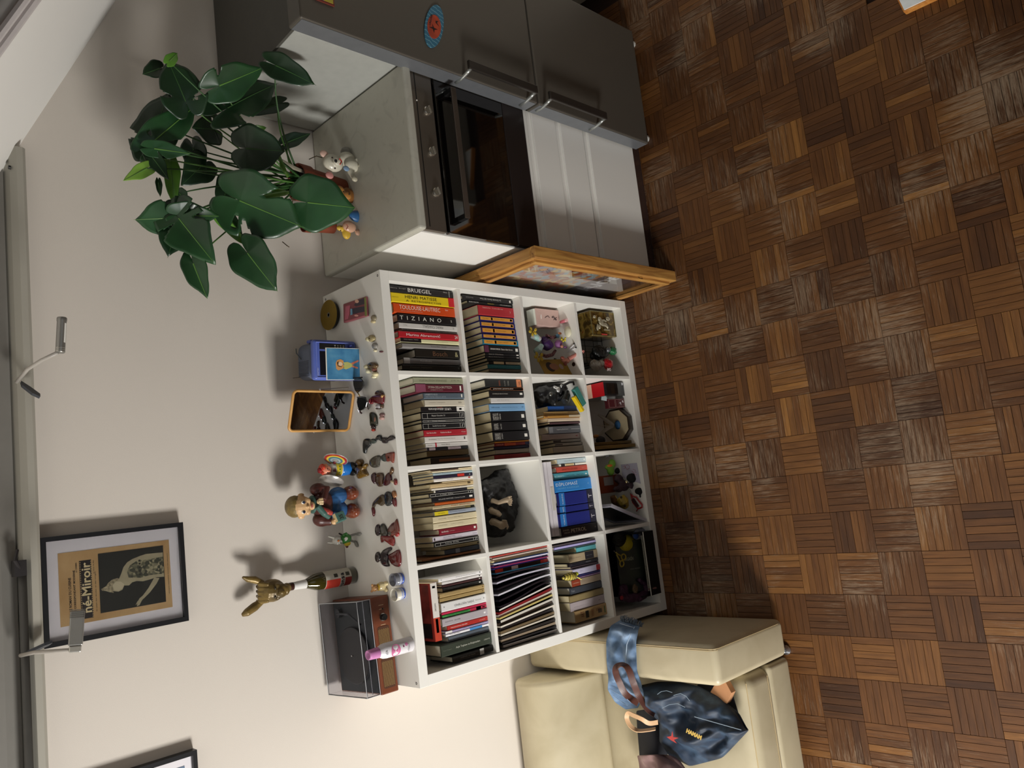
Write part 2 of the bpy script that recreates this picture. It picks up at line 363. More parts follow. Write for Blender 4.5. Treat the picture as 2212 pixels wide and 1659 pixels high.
# ================================================================== FRAMED PICTURES
PAPER = M('#e4e0e4', rough=.8, var=.02)
fm = frame((.497, YB-.022, 2.289), (1, 0, 0), (0, 0, 1))      # x right, y up, z towards the room
t = thing('framed_picture', 'black framed vintage magazine cover with a posing woman, hanging on the back wall', 'picture', (.497, YB-.022, 2.289))
loc = frame((0, 0, 0), (1, 0, 0), (0, 0, 1))
def fpoly(name, pts, z0, z1, mat, par): g = G(); g.T(loc); g.prism(pts, z0, z1); return g.obj(name, mat, par)
def frect(name, x0, x1, y0, y1, z0, z1, mat, par): g = G(); g.T(loc); g.box(x0, x1, y0, y1, z0, z1); return g.obj(name, mat, par)
hw, hh = .160, .210
g = G(); g.T(loc)
for a in ((-hw, hw, hh-.014, hh), (-hw, hw, -hh, -hh+.014), (-hw, -hw+.014, -hh+.014, hh-.014), (hw-.014, hw, -hh+.014, hh-.014)): g.box(*a, -.02, .01)
g.obj('frame_moulding', M('#16171a', rough=.4), t)
mt = frect('mat_board', -hw+.014, hw-.014, -hh+.014, hh-.014, -.018, -.004, PAPER, t)
cw, ch = .108, .163
cv = frect('magazine_cover', -cw, cw, -ch-.002, ch, -.0036, -.003, MR('aged_paper', [(.3, '#b08a58'), (.7, '#c9a878')], 9, rough=.8, bump=0), t)
ph = frect('photograph', -cw+.02, cw-.016, -ch+.018, .052, -.0028, -.0022, M('#1e211e', rough=.6, var=.2, scale=20), cv)
SK = M('#a99f82', rough=.7, var=.2, scale=40); SK2 = M('#8f8a6f', rough=.7, var=.25, scale=60); DK = M('#24241f', rough=.8)
INK = M('#2b2622', rough=.8)
# woman: measured in the cover's own millimetres (x right, y up)
P_ = lambda L: [(x/1000, y/1000) for x, y in L]
fpoly('figure', P_([(-12, 30), (-4, 22), (2, 12), (3, 2), (8, -6), (22, -13), (40, -20), (54, -32), (62, -48), (68, -70), (72, -90), (70, -143), (-8, -143), (-6, -120), (-10, -96), (-12, -76), (-8, -58), (-10, -44), (-18, -34), (-16, -20), (-28, -14), (-32, -2), (-28, 12), (-30, 22), (-24, 34), (-20, 46), (-12, 40)]), -.0021, -.0018, SK, cv)
fpoly('face', P_([(-26, 10), (-10, 14), (0, 4), (-2, -10), (-12, -20), (-24, -14), (-30, -4)]), -.0017, -.0015, M('#c2b89a', rough=.7), cv)
fpoly('hair', P_([(-30, 20), (-34, 12), (-22, 14), (-8, 14), (2, 6), (4, -6), (10, -2), (8, 14), (0, 26), (-10, 34), (-16, 48), (-22, 44), (-20, 34)]), -.0016, -.0013, MR('curls', [(.3, '#5c543f'), (.6, '#b5a888')], 120, bump=0), cv)
fpoly('dress', P_([(6, -34), (24, -30), (44, -40), (54, -60), (56, -143), (2, -143), (4, -100), (0, -70)]), -.0016, -.0013, MR('chequered_print', [(.35, '#3a3d30'), (.5, '#a79f80'), (.7, '#5d5c46')], 130, kind='cells', bump=0, rough=.7), cv)
fpoly('raised_arm', P_([(-10, -128), (-26, -118), (-50, -96), (-66, -76), (-72, -62), (-64, -62), (-56, -74), (-36, -92), (-18, -104), (-6, -112)]), -.0017, -.0014, SK, cv)
fpoly('hand', P_([(-66, -74), (-74, -68), (-84, -62), (-86, -54), (-78, -56), (-82, -50), (-72, -56), (-62, -66)]), -.0015, -.0012, SK, cv)
for x in (9, 20, 31, 42, 52):
    fpoly('dress_check', P_([(x, -66), (x+5, -66), (x+5, -72), (x, -72)]), -.0012, -.001, DK, cv)
frect('title_band', -cw+.012, cw-.03, .072, .106, -.0029, -.0025, M('#262022', rough=.7), cv)
g = G(); g.T(loc)
for k in range(26):
    for yy in (.0735, .1035): g.box(-cw+.014+k*.0066, -cw+.0175+k*.0066, yy-.001, yy+.001, -.0024, -.0022)
g.obj('film_perforations', M('#b79e72', rough=.8), cv, kind='stuff')
g = G(); lettering(g, 'né-Miroir', loc @ Matrix.Translation((-.004, .0885, -.0022)), .150, .026, .02); g.obj('title_lettering', M('#d8c79b', rough=.8), cv)
g = G()
for s, x, y, w, h in [('LE ROMAN DU CUISINE', -.018, .134, .10, .0075), ('LE CORRESPONDANT MODERNE', -.01, .1215, .125, .006), ('LE CINEMA', .06, .1145, .03, .004), ('N° 2', -.085, .113, .02, .005),
                      ('au pays des étoiles et des songes', -.02, .062, .12, .0035), ('la revue du film', .055, .066, .04, .003), ('chaque semaine toutes les photos', .0, -.157, .13, .0028)]:
    lettering(g, s, loc @ Matrix.Translation((x, y, -.0026)), w, h, .025)
g.obj('small_print', INK, cv)
g = G(); g.T(loc); g.box(-hw+.013, hw-.013, -hh+.013, hh-.013, .004, .0055)
g.obj('glass', M('#ffffff', rough=.03, trans=1.0, var=0), t)

t = thing('framed_picture', 'black framed blue print cut off by the photo edge, lower left on the back wall', 'picture', (-.067-.16, YB-.022, 2.289))
g = G(); g.T(loc)
for a in ((-hw, hw, hh-.014, hh), (-hw, hw, -hh, -hh+.014), (-hw, -hw+.014, -hh+.014, hh-.014), (hw-.014, hw, -hh+.014, hh-.014)): g.box(*a, -.02, .01)
g.obj('frame_moulding', M('#16171a', rough=.4), t)
frect('mat_board', -hw+.014, hw-.014, -hh+.014, hh-.014, -.018, -.004, PAPER, t)
frect('print', -cw-.012, cw+.012, -ch-.01, ch, -.0036, -.003, MR('blue_print', [(.3, '#4c5f7c'), (.55, '#6d7f97'), (.75, '#3c4a63')], 14, bump=0, rough=.7), t)

# ================================================================== KITCHEN BLOCK
FX0, FX1 = 1.578, 2.198; FY = -.212; ZT = 1.440
MARB = MR('marble_laminate', [(0.0, '#a3a197'), (.34, '#b0aea2'), (.42, '#b8b6a9'), (1.0, '#bebcb0')], 11, rough=.35, dist=2.2, detail=10, bump=0)
g = G(); g.rbox(FX0-.004, FX1, -.240, YB-.003, ZT-.034, ZT, .010, 3)
tag(g.obj('worktop', MARB), 'grey marble-pattern worktop on the white oven cabinet', 'worktop')
cab = thing('oven_cabinet', 'tall white kitchen cabinet holding an oven above three drawers', 'cabinet', (FX0, FY, 0))
KX = lambda x: x-FX0; KY = lambda y: y-FY
STEEL = M('#8d857c', rough=.30, metal=.9, var=.06, scale=8, stretch=(1, 1, 30)); STEELD = M('#4b4443', rough=.32, metal=.8, var=.06, scale=8, stretch=(1, 1, 30))
g = G(); g.box(0, .018, .012, YB-FY-.004, .07, ZT-.036); g.box(FX1-FX0-.018, FX1-FX0, .012, YB-FY-.004, .07, ZT-.036); g.box(.018, FX1-FX0-.018, .03, YB-FY-.004, .07, .09); g.box(.018, FX1-FX0-.018, YB-FY-.012, YB-FY-.004, .09, ZT-.04)
g.obj('carcass', WHITE, cab)
g = G(); g.box(.02, FX1-FX0-.02, .015, .03, .09, ZT-.04); g.obj('backing', BLACK, cab)
wd = FX1-FX0
for z0, z1 in ((.615, .762), (.433, .582), (.066, .395)):
    d = G().T(Matrix.Identity(4)); d.rbox(.003, wd-.003, -.006, .014, z0, z1, .0025, 2); dr = d.obj('drawer', WHITE, cab)
    q = G(); q.box(.003, wd-.003, .004, .014, z1, z1+.022); q.obj('grip_rail', WHITE, dr)
g = G(); g.box(.003, wd-.003, .0, .014, .79, .808); g.obj('rail', WHITE, cab)
g = G(); g.box(0, wd-.09, .004, .02, 0, .058); g.obj('plinth', M('#5d4a44', rough=.25, metal=.6), cab)
g = G(); g.box(wd-.09, wd, .004, .02, 0, .058); g.obj('plinth', M('#5d4a44', rough=.25, metal=.6), cab)
ov = thing('built_in_oven', 'built-in steel oven with three knobs and a black glass door', 'oven', (FX0, FY, 0))
g = G(); g.rbox(.004, wd-.004, -.010, .012, 1.300, 1.402, .003, 2); pan = g.obj('control_panel', STEEL, ov)
g = G(); g.box(.016, wd-.016, -.0108, -.0098, 1.377, 1.3805); g.obj('slot', BLACK, pan)
g = G(); g.ell((wd-.125, -.0115, 1.379), (.003, .002, .003)); g.obj('indicator', M('#f2efe6', rough=.2), pan)
for kx in (wd-.157, wd-.315, wd-.470):
    kn = G(); m = frame((kx, -.010, 1.336), (1, 0, 0), (0, 0, 1)); kn.T(m); kn.lathe([(.017, 0), (.0165, .008), (.014, .010)], 24); k1 = kn.obj('knob', M('#b9b3a6', rough=.25, metal=.9), ov, smooth=False)
    kn = G(); kn.T(m @ Matrix.Rotation(.35, 4, 'Z')); kn.rbox(-.014, .014, -.0042, .0042, .008, .022, .0015, 2); kn.obj('grip', M('#cdc8bb', rough=.22, metal=.9), k1)
g = G(); g.rbox(.004, wd-.004, -.012, .012, .940, 1.290, .003, 2); g.obj('door_glass', M('#070606', rough=.04, spec=.9, coat=1.0, var=0), ov)
g = G(); g.rbox(.004, wd-.004, -.013, .012, .820, .939, .003, 2); g.obj('door_band', STEELD, ov)
g = G(); g.rbox(.055, wd-.055, -.058, -.050, 1.222, 1.246, .002, 2); hd = g.obj('handle_bar', M('#7d736b', rough=.3, metal=.9), ov)
for hx in (.055, wd-.073): g = G(); g.box(hx, hx+.018, -.050, -.012, 1.224, 1.244); g.obj('bracket', BLACK, hd)
g = G(); g.box(.004, wd-.004, -.004, .012, .81, .819); g.obj('seal', BLACK, ov)

# fridge
FRG = M('#605b53', rough=.40, metal=.30, var=.04, scale=5, bump=.06, bscale=900); FRS = M('#7d8084', rough=.35, metal=.45); FRW = M('#a5a6a0', rough=.5)
fr = thing('fridge', 'tall grey fridge freezer beside the oven cabinet', 'fridge', (2.20, -.20, 0))
RX1 = .560
g = G(); g.add([(0, .002, .03), (RX1-.005, .002, .03), (RX1-.005, .595, .03), (0, .595, .03), (0, .002, 1.846), (RX1-.005, .002, 1.846), (RX1-.005, .595, 1.818), (0, .595, 1.818)], [(3, 2, 1, 0), (4, 5, 6, 7), (0, 1, 5, 4), (1, 2, 6, 5), (2, 3, 7, 6), (3, 0, 4, 7)]); g.obj('body', FRW, fr, bevel=.004)
g = G(); g.add([(-.001, .0, 1.8465), (RX1-.003, .0, 1.8465), (RX1-.003, .598, 1.8185), (-.001, .598, 1.8185), (-.001, .0, 1.856), (RX1-.003, .0, 1.856), (RX1-.003, .598, 1.828), (-.001, .598, 1.828)], [(3, 2, 1, 0), (4, 5, 6, 7), (0, 1, 5, 4), (1, 2, 6, 5), (2, 3, 7, 6), (3, 0, 4, 7)]); g.obj('top_panel', M('#4d4b45', rough=.6), fr)
for z0, z1 in ((.803, 1.882), (.045, .795)):
    g = G(); g.rbox(-.020, RX1, -.100, -.022, z0, z1, .008, 3); dr = g.obj('door', FRG, fr)
    g = G(); g.box(.004, RX1-.01, -.022, .001, z0+.01, min(z1-.01, 1.845)); g.obj('gasket', M('#33342f', rough=.7), dr)
    g = G(); g.box(-.0212, -.0200, -.094, -.028, z0+.008, z1-.008); g.obj('edge_strip', FRS, dr)
    a, b = ((.850, 1.215) if z1 > 1 else (.412, .778))
    h = G(); h.rbox(-.012, .022, -.150, -.136, a, b, .003, 2); hb = h.obj('handle_bar', M('#4f4a45', rough=.3, metal=.7), dr)
    for zz in (a+.006, b-.018):
        h = G(); h.tube([(-.022, -.052, zz+.006), (-.021, -.085, zz+.006), (-.014, -.118, zz+.006), (-.006, -.142, zz+.006)], .0075, 8); h.obj('handle_foot', M('#b9bdb9', rough=.25, metal=.7), hb, smooth=True)
for xx, yy in ((.03, -.06), (.52, -.06), (.03, .55), (.52, .55)):
    g = G(); g.lathe([(.018, 0), (.018, .03), (.012, .048)], 12, (xx, yy, 0)); g.obj('foot', M('#cfcfca', rough=.4), fr)
# fridge magnets
def on_door(u, v): return at(u, v, 1, -.3012)
c = on_door(937, 57); t = thing('fridge_magnet', 'oval blue and orange magnet on the fridge door', 'magnet', c)
g = G(); mm = frame((0, 0, 0), (1, 0, 0), (0, 0, 1)); g.T(mm)
g.prism([(.098*math.cos(a*PI/16), .040*math.sin(a*PI/16)) for a in range(32)], 0, .003); g.obj('plate', MR('blue_swirl', [(.3, '#2f6f8c'), (.5, '#7fb5c4'), (.7, '#35708c')], 9, (1, 5, 5), kind='wave', dist=3, bump=0), t)
t.rotation_euler = (0, .35, 0)
g = G(); g.T(mm); g.prism([(-.004+.052*math.cos(a*PI/12), .030*math.sin(a*PI/12)) for a in range(24)], .003, .0042); g.obj('picture', MR('orange_print', [(.3, '#8c2f1c'), (.6, '#c24a28')], 20, bump=0), t)
g = G(); g.T(mm)
for pts in ([(-.03, -.005), (-.018, .004), (-.022, .02), (-.012, .006), (.0, .01), (-.01, .0), (-.006, -.016), (-.016, -.004)], [(.012, -.02), (.02, -.006), (.03, -.012), (.024, 0), (.016, -.002)]): g.prism(pts, .0042, .0048)
g.obj('silhouette', M('#1c1414'), t)
g = G(); lettering(g, 'LAGUNA', mm @ Matrix.Translation((.012, .021, .0049)), .05, .009, .01); g.obj('lettering', M('#10202a'), t)
c = on_door(700, 2); t = thing('fridge_magnet', 'square red-framed magnet with a yellow picture, near the top of the fridge', 'magnet', c+V((.03, 0, .0)))
g = G(); g.T(mm); g.rbox(-.040, .055, -.036, .036, 0, .006, .002, 2); g.obj('plate', M('#6d2f24', rough=.4), t)
g = G(); g.T(mm); g.box(-.033, .048, -.030, .004, .006, .007); g.obj('picture', M('#b3a53a', rough=.5), t)
g = G(); g.T(mm); g.box(-.033, .048, .004, .030, .006, .007); g.obj('sky', M('#8a93a0', rough=.5), t)
g = G(); g.T(mm); g.tube([(-.01, -.024, .0075), (-.004, -.012, .0075), (.004, -.010, .0075), (.012, -.022, .0075)], .0013, 5); g.box(-.016, -.006, -.006, .014, .007, .0078); g.obj('drawn_figure', M('#4a1c14'), t)

# ================================================================== BOOKCASE
SH = 1.455; SW_ = 1.49
XD = (.4036, .7546, 1.1056); ZD = (.3772, .7282, 1.0792); TD = .008
XI = (.038, 1.452); ZI = (.043, 1.4165)
SHW = M('#eceae3', rough=.38, var=.015, scale=4)
bc = thing('bookcase', 'large white sixteen-cubby bookcase filled with books and ornaments, against the wall', 'bookcase', (0, 0, 0))
def bpart(name, *b, mat=SHW, par=bc, bev=.0012):
    g = G(); g.box(*b); return g.obj(name, mat, par, bevel=bev)
top = bpart('top_board', 0, SW_, 0, YB-.002, ZI[1], SH)
bpart('bottom_board', 0, SW_, 0, YB-.002, 0, ZI[0])
bpart('side_board', 0, XI[0], 0, YB-.002, ZI[0], ZI[1]); bpart('side_board', XI[1], SW_, 0, YB-.002, ZI[0], ZI[1])
for z in ZD: bpart('shelf', XI[0], XI[1], .002, YB-.004, z-TD, z+TD)
zs = [ZI[0]]+[q for z in ZD for q in (z-TD, z+TD)]+[ZI[1]]
for x in XD:
    for k in range(0, 8, 2): bpart('upright', x-TD, x+TD, .001, YB-.004, zs[k], zs[k+1])
for (u, v) in ((815.5, 595.3), (899.5, 1476.5), (703.5, 647.0)):
    q = at(u, v, 2, SH); g = G(); g.lathe([(.0045, 0), (.0045, .0006)], 12, tuple(q)); s = g.obj('screw', M('#2b2723', rough=.4), top)
    g = G(); g.lathe([(.0022, .0006), (.0022, .0009)], 8, tuple(q)); g.obj('screw_recess', M('#d8d5cf'), s)
colx = [(XD[2]+TD, XI[1]), (XD[1]+TD, XD[2]-TD), (XD[0]+TD, XD[1]-TD), (XI[0], XD[0]-TD)]     # from the right
rowz = [(ZD[2]+TD, ZI[1]), (ZD[1]+TD, ZD[2]-TD), (ZD[0]+TD, ZD[1]-TD), (ZI[0], ZD[0]-TD)]     # from the top

# ================================================================== BOOKS
ORD = ['first', 'second', 'third', 'fourth', 'fifth', 'sixth', 'seventh', 'eighth', 'ninth', 'tenth', 'eleventh', 'twelfth', 'thirteenth', 'fourteenth', 'fifteenth', 'sixteenth', 'seventeenth', 'eighteenth', 'nineteenth', 'twentieth', 'twenty-first', 'twenty-second', 'twenty-third', 'twenty-fourth', 'twenty-fifth', 'twenty-sixth', 'twenty-seventh', 'twenty-eighth', 'twenty-ninth', 'thirtieth']
ROWN = ['top', 'second', 'third', 'bottom']; COLN = ['far right', 'inner right', 'inner left', 'far left']
PAGES = M('#d8c9a2', rough=.85, var=.10, scale=60, stretch=(40, 1, 1)); PAGEW = M('#e3dcc8', rough=.85, var=.06, scale=60, stretch=(40, 1, 1))
SPM = frame((0, 0, 0), (0, 0, -1), (1, 0, 0))      # spine writing: x runs down the spine, letters' tops to the right, faces -y
SPI = frame((0, 0, 0), (0, 0, 1), (-1, 0, 0))      # upside-down spines
def book_geo(g, t, h, d, hard):
    r = .0022 if not hard else .003
    k = .0012 if not hard else .0026
    out = [(-t/2, d), (-t/2, r), (-t/2+r*.4, r*.35), (-t/2+r, 0), (t/2-r, 0), (t/2-r*.4, r*.35), (t/2, r), (t/2, d), (t/2-k, d), (t/2-k, k+.002), (-t/2+k, k+.002), (-t/2+k, d)]
    n = len(out)
    g.add([(x, y, 0) for x, y in out]+[(x, y, h) for x, y in out], [(i, (i+1) % n, n+(i+1) % n, n+i) for i in range(n)] +
          [tuple(reversed((0, 1, 2, 3, 10, 11))), tuple(reversed((3, 4, 9, 10))), tuple(reversed((4, 5, 6, 7, 8, 9))), tuple(n+i for i in (0, 1, 2, 3, 10, 11)), tuple(n+i for i in (3, 4, 9, 10)), tuple(n+i for i in (4, 5, 6, 7, 8, 9))])
def make_book(x0, x1, y, z, h, col, desc, label, group, marks=(), d=None, hard=False, tilt=0.0, pages=None, rough=.5, lie=None):
    """marks: ('t', text, pos, len, high, colour[, off, flip]) or ('b', from, to, colour[, inset]) or ('f', colour) along the spine, 0 = top, 1 = foot"""
    t = max(.004, abs(x1-x0)-.0006); d = d or min(.30, max(.11, h*.68)); d = min(d, .385-y)
    th = thing('book', label, 'book', ((x0+x1)/2, y, z), group=group, rot=(0, tilt, 0))
    if lie: th.matrix_world = lie
    g = G(); book_geo(g, t, h, d, hard); cv = g.obj('cover', M(col, rough=rough, var=.05, scale=18), th)
    e = .003 if hard else .0008; k = .0028 if hard else .0014
    g = G(); g.box(-t/2+k, t/2-k, .0045, d-e, e, h-e)
    g.obj('pages', pages or (PAGEW if hard else PAGES), th)
    for m in marks:
        if m[0] == 'b':
            a, b_ = h*(1-m[2]), h*(1-m[1]); ins = m[4] if len(m) > 4 else .0003
            g = G(); g.box(-t/2+ins, t/2-ins, -.0005, .0001, a, b_); g.obj('spine_panel', M(m[3], rough=rough, var=.06, scale=40), th)
        elif m[0] == 'f':
            g = G(); w = .0011; i = .0022
            for a in ((-t/2+i, -t/2+i+w, .004, h-.004), (t/2-i-w, t/2-i, .004, h-.004), (-t/2+i, t/2-i, .004, .004+w), (-t/2+i, t/2-i, h-.004-w, h-.004), (-t/2+i, t/2-i, .026, .026+w), (-t/2+i, t/2-i, h-.03, h-.03+w)):
                g.box(a[0], a[1], -.0005, .0001, a[2], a[3])
            g.prism([(0, 0)], 0, 0) if False else None
            g.obj('spine_frame', M(m[1], rough=.5), th)
        elif m[0] == 't':
            _, s, pos, ln, hi, c = m[:6]; off = m[6] if len(m) > 6 else 0; flip = m[7] if len(m) > 7 else 0
            g = G(); base = {0: SPM, 1: SPI}.get(flip) if flip < 2 else frame((0, 0, 0), (1, 0, 0), (0, 0, 1))
            mt = Matrix.Translation((off*t, -.0009, h*(1-pos))) @ base
            if flip == 2: lettering(g, s, mt, t*ln, h*hi, .0)
            else: lettering(g, s, mt, h*ln, t*hi, .0)
            g.obj('lettering', M(c, rough=.6, var=0), th)
    return th
W_ = '#ece8df'; K_ = '#1b1a1c'; GR = '#8d8880'
def cell(col, row, ox, oy, books, sc=.18083, grp=None):
    zf = rowz[row][0]+.0003; (xa, xb) = colx[col]; prev = xb-.002; n = len(books)
    for i, bk in enumerate(books):
        v0, v1, ub, ut, color, desc = bk[:6]; marks = bk[6] if len(bk) > 6 else (); opt = bk[7] if len(bk) > 7 else {}
        p0 = at(ox+ub*sc, oy+v0*sc, 2, zf); p1 = at(ox+ub*sc, oy+v1*sc, 2, zf); y = max(.006, (p0.y+p1.y)/2)
        x1 = min(prev, p0.x); x0 = min(x1-.0045, p1.x)
        if x0 < xa+.001: x0 = xa+.001; x1 = max(x1, x0+.004)
        prev = x0-.0002
        # height so that the spine top lands at ut
        xm = (x0+x1)/2; lo, hi = .05, rowz[row][1]-zf-.003
        for _ in range(24):
            md = (lo+hi)/2
            if pix(V((xm, y, zf+md)))[0] > ox+ut*sc: lo = md
            else: hi = md
        lab = '%s, %s from right, %s row, %s column' % (desc, ORD[i], ROWN[row], COLN[col])
        if len(lab.split()) > 16: lab = lab.replace(' with a ', ' with ').replace(' at the ', ' at ').replace(' of the ', ' of ').replace(' at its ', ' at ')
        if len(lab.split()) > 16: lab = '%s, %s from right, %s row %s' % (desc, ORD[i], ROWN[row], COLN[col])
        if len(lab.split()) > 16: lab = '%s, %s from right, %s row %s' % (' '.join(desc.split()[:8]), ORD[i], ROWN[row], COLN[col])
        make_book(x0, x1, y, zf, lo, color, desc, lab, grp or 'books in the %s row, %s column' % (ROWN[row], COLN[col]), marks, **opt)
H = dict(hard=True)
# ---- top row, far right: art books
cell(0, 0, 820, 590, [
 (222, 300, 878, 108, '#232122', 'black art book with large white letters', [('t', 'BRUEGEL', .46, .36, .58, W_), ('t', 'Bruegel', .2, .1, .2, '#a8a49c', .1), ('t', 'Skira', .07, .10, .16, '#a8a49c', .1), ('t', 'Electa', .87, .06, .14, W_, .25), ('b', .93, .935, '#d8d4c8')], H),
 (300, 415, 888, 138, '#e3c71c', 'yellow art book with a red foot', [('t', 'HENRI MATISSE', .46, .50, .30, '#2a2410', .14), ('t', 'A  RETROSPECTIVE', .50, .56, .16, '#2a2410', -.26), ('b', .905, 1.0, '#c8232b'), ('t', 'MoMA', .05, .07, .12, '#7a6a10', .0, 2)], H),
 (418, 533, 897, 166, '#cf4a16', 'orange art book with tall white letters', [('t', 'TOULOUSE-LAUTREC', .42, .66, .42, '#f2ddcf', .12), ('t', 'Luci e ombre di Montmartre', .28, .34, .12, '#e2a58c', -.24), ('t', 'Skira', .86, .05, .16, '#f2ddcf', .2)], H),
 (536, 630, 914, 218, '#161214', 'black art book with wide-spaced white capitals', [('t', 'T  I  Z  I  A  N  O', .38, .70, .50, '#e9e6da'), ('t', 'S', .91, .02, .3, '#d9d6ca')], H),
 (634, 703, 920, 232, '#cfccc6', 'white art book with upside-down grey title', [('t', 'MARC CHAGALL', .57, .36, .42, '#8d8a86', 0, 1), ('t', 'Skira', .1, .06, .14, '#8d8a86', 0, 1), ('t', 'S', .94, .02, .3, '#8d8a86')], H),
 (704, 730, 922, 266, '#85837f', 'slim grey art book with dark capitals', [('t', 'OSKAR KOKOSCHKA', .22, .40, .75, '#2b2a2a'), ('t', 'Serge Sabarsky', .76, .16, .4, '#2b2a2a')]),
 (731, 811, 942, 228, '#b5202a', 'red art book with bold white title', [('t', 'Marina Abramović', .40, .56, .42, '#f0e6e2'), ('t', '24', .955, .05, .5, '#f0e6e2')], H),
 (812, 860, 946, 250, '#e0dcae', 'cream book with a black top third', [('b', 0, .34, '#1d171a'), ('t', 'Carlo eugenio  Tiziano', .17, .24, .2, '#c9c4bc', .2), ('t', 'Giorgione', .7, .2, .2, '#b5b080')]),
 (868, 922, 953, 270, '#8b8784', 'grey book with tiny dark print', [('t', 'Thomas Mann  Venezia', .62, .28, .2, '#35302e')], H),
 (928, 1026, 957, 428, '#1c1813', 'short black book with brown gothic title', [('t', 'Bosch', .54, .32, .58, '#6a4a34'), ('t', '&', .92, .07, .6, '#b6ad80')], H),
 (1032, 1102, 967, 290, '#6f6c6b', 'dark grey book with a pale label at its head', [('b', .0, .10, '#a39f9b'), ('t', 'Kandinsky', .38, .2, .46, '#a6a39e')], H),
 (1108, 1172, 977, 276, '#191a17', 'black book at the left wall of its cubby', [('t', 'Kazimir Malevich', .3, .36, .16, '#6c6a55'), ('t', 'S', .95, .02, .3, '#9a978d')], H),
])
# ---- second row, far right
OR = '#dd9c3f'
def nav(i, c='#27246a'): return [('b', .03, .95, OR, .0045), ('t', 'Orhan Pamuk', .17, .17, .16, '#7a4a10'), ('b', .325, .37, '#d8d2c2', .0055), ('t', ['Masumiyet Müzesi', 'Kafamda Bir Tuhaflık', 'Cevdet Bey ve Oğulları', 'Kara Kitap Cebimde', 'Yeni Hayat'][i], .56, .30, .16, '#7a4a10'), ('b', .87, .93, '#5a3a14', .007)]
cell(0, 1, 820, 590, [
 (322, 374, 1590, 992, '#1d1c1e', 'black hardback with upside-down white title', [('t', 'La Grande Storia del Vino', .54, .42, .38, '#d6d3cc', 0, 1), ('t', 'Slow Food', .13, .14, .2, '#a8a5a0', 0, 1), ('b', .925, .955, '#d6d3cc', .004)], H),
 (378, 413, 1590, 1050, '#151416', 'black book with cream and yellow print', [('t', 'IRVIN YALOM', .13, .2, .42, '#d6d3cc'), ('t', 'Nietzsche', .5, .14, .34, '#c8b24a'), ('t', 'AĞLADIĞINDA', .83, .26, .36, '#d6d3cc')]),
 (416, 536, 1602, 1178, '#b12f37', 'thick red paperback with small pale title', [('t', 'Umberto Eco', .23, .22, .13, '#e0b9ae', .26), ('t', 'Il nome della rosa', .54, .30, .13, '#e0b9ae', .26), ('t', ')', .89, .02, .25, '#e0c8be')]),
 (538, 603, 1608, 1190, '#27246a', 'navy paperback with an orange label, directly left of the thick red one', nav(0)),
 (604, 670, 1618, 1203, '#27246a', 'navy paperback with an orange label', nav(1)),
 (671, 744, 1630, 1216, '#37205c', 'purple-navy paperback with an orange label', nav(2)),
 (745, 806, 1642, 1228, '#27246a', 'navy paperback with an orange label, darker picture square', nav(3)),
 (807, 876, 1655, 1235, '#1f7796', 'teal-blue paperback with an orange label', nav(4)),
 (879, 966, 1666, 1252, '#171719', 'thick black paperback with a purple head', [('b', 0, .12, '#5c2f46'), ('t', 'ORHAN PAMUK / Benim Adım Kırmızı', .48, .64, .24, W_), ('b', .89, .96, W_, .0085)]),
 (967, 999, 1672, 1265, '#17161a', 'slim black paperback with white publisher mark', [('t', 'Sessiz Ev Orhan Pamuk', .3, .42, .4, '#aaa69e'), ('b', .90, .97, W_, .003)]),
 (1000, 1028, 1676, 1265, '#1a191c', 'slim black paperback, second of the slim pair', [('t', 'Beyaz Kale Pamuk', .3, .42, .4, '#aaa69e'), ('b', .90, .97, W_, .003)]),
 (1029, 1064, 1681, 1287, '#222a2a', 'dark green-black paperback', [('t', 'Gabriel Garcia Marquez', .3, .36, .3, '#77807c')]),
 (1066, 1098, 1683, 1308, '#191616', 'black paperback with two cream labels', [('b', .14, .46, '#c9b58f'), ('b', .52, 1.0, '#b9a98c'), ('t', 'Olive Kitteridge', .76, .3, .35, '#5f5040')]),
 (1100, 1149, 1688, 1296, '#22686f', 'teal paperback with faint title', [('t', 'Arundhati Roy Mutlak Mutluluk', .42, .64, .3, '#5da0a2')]),
 (1150, 1186, 1690, 1310, '#5a5046', 'grey-brown paperback', [('t', 'J. M. Coetzee', .4, .36, .3, '#857a6c')]),
])
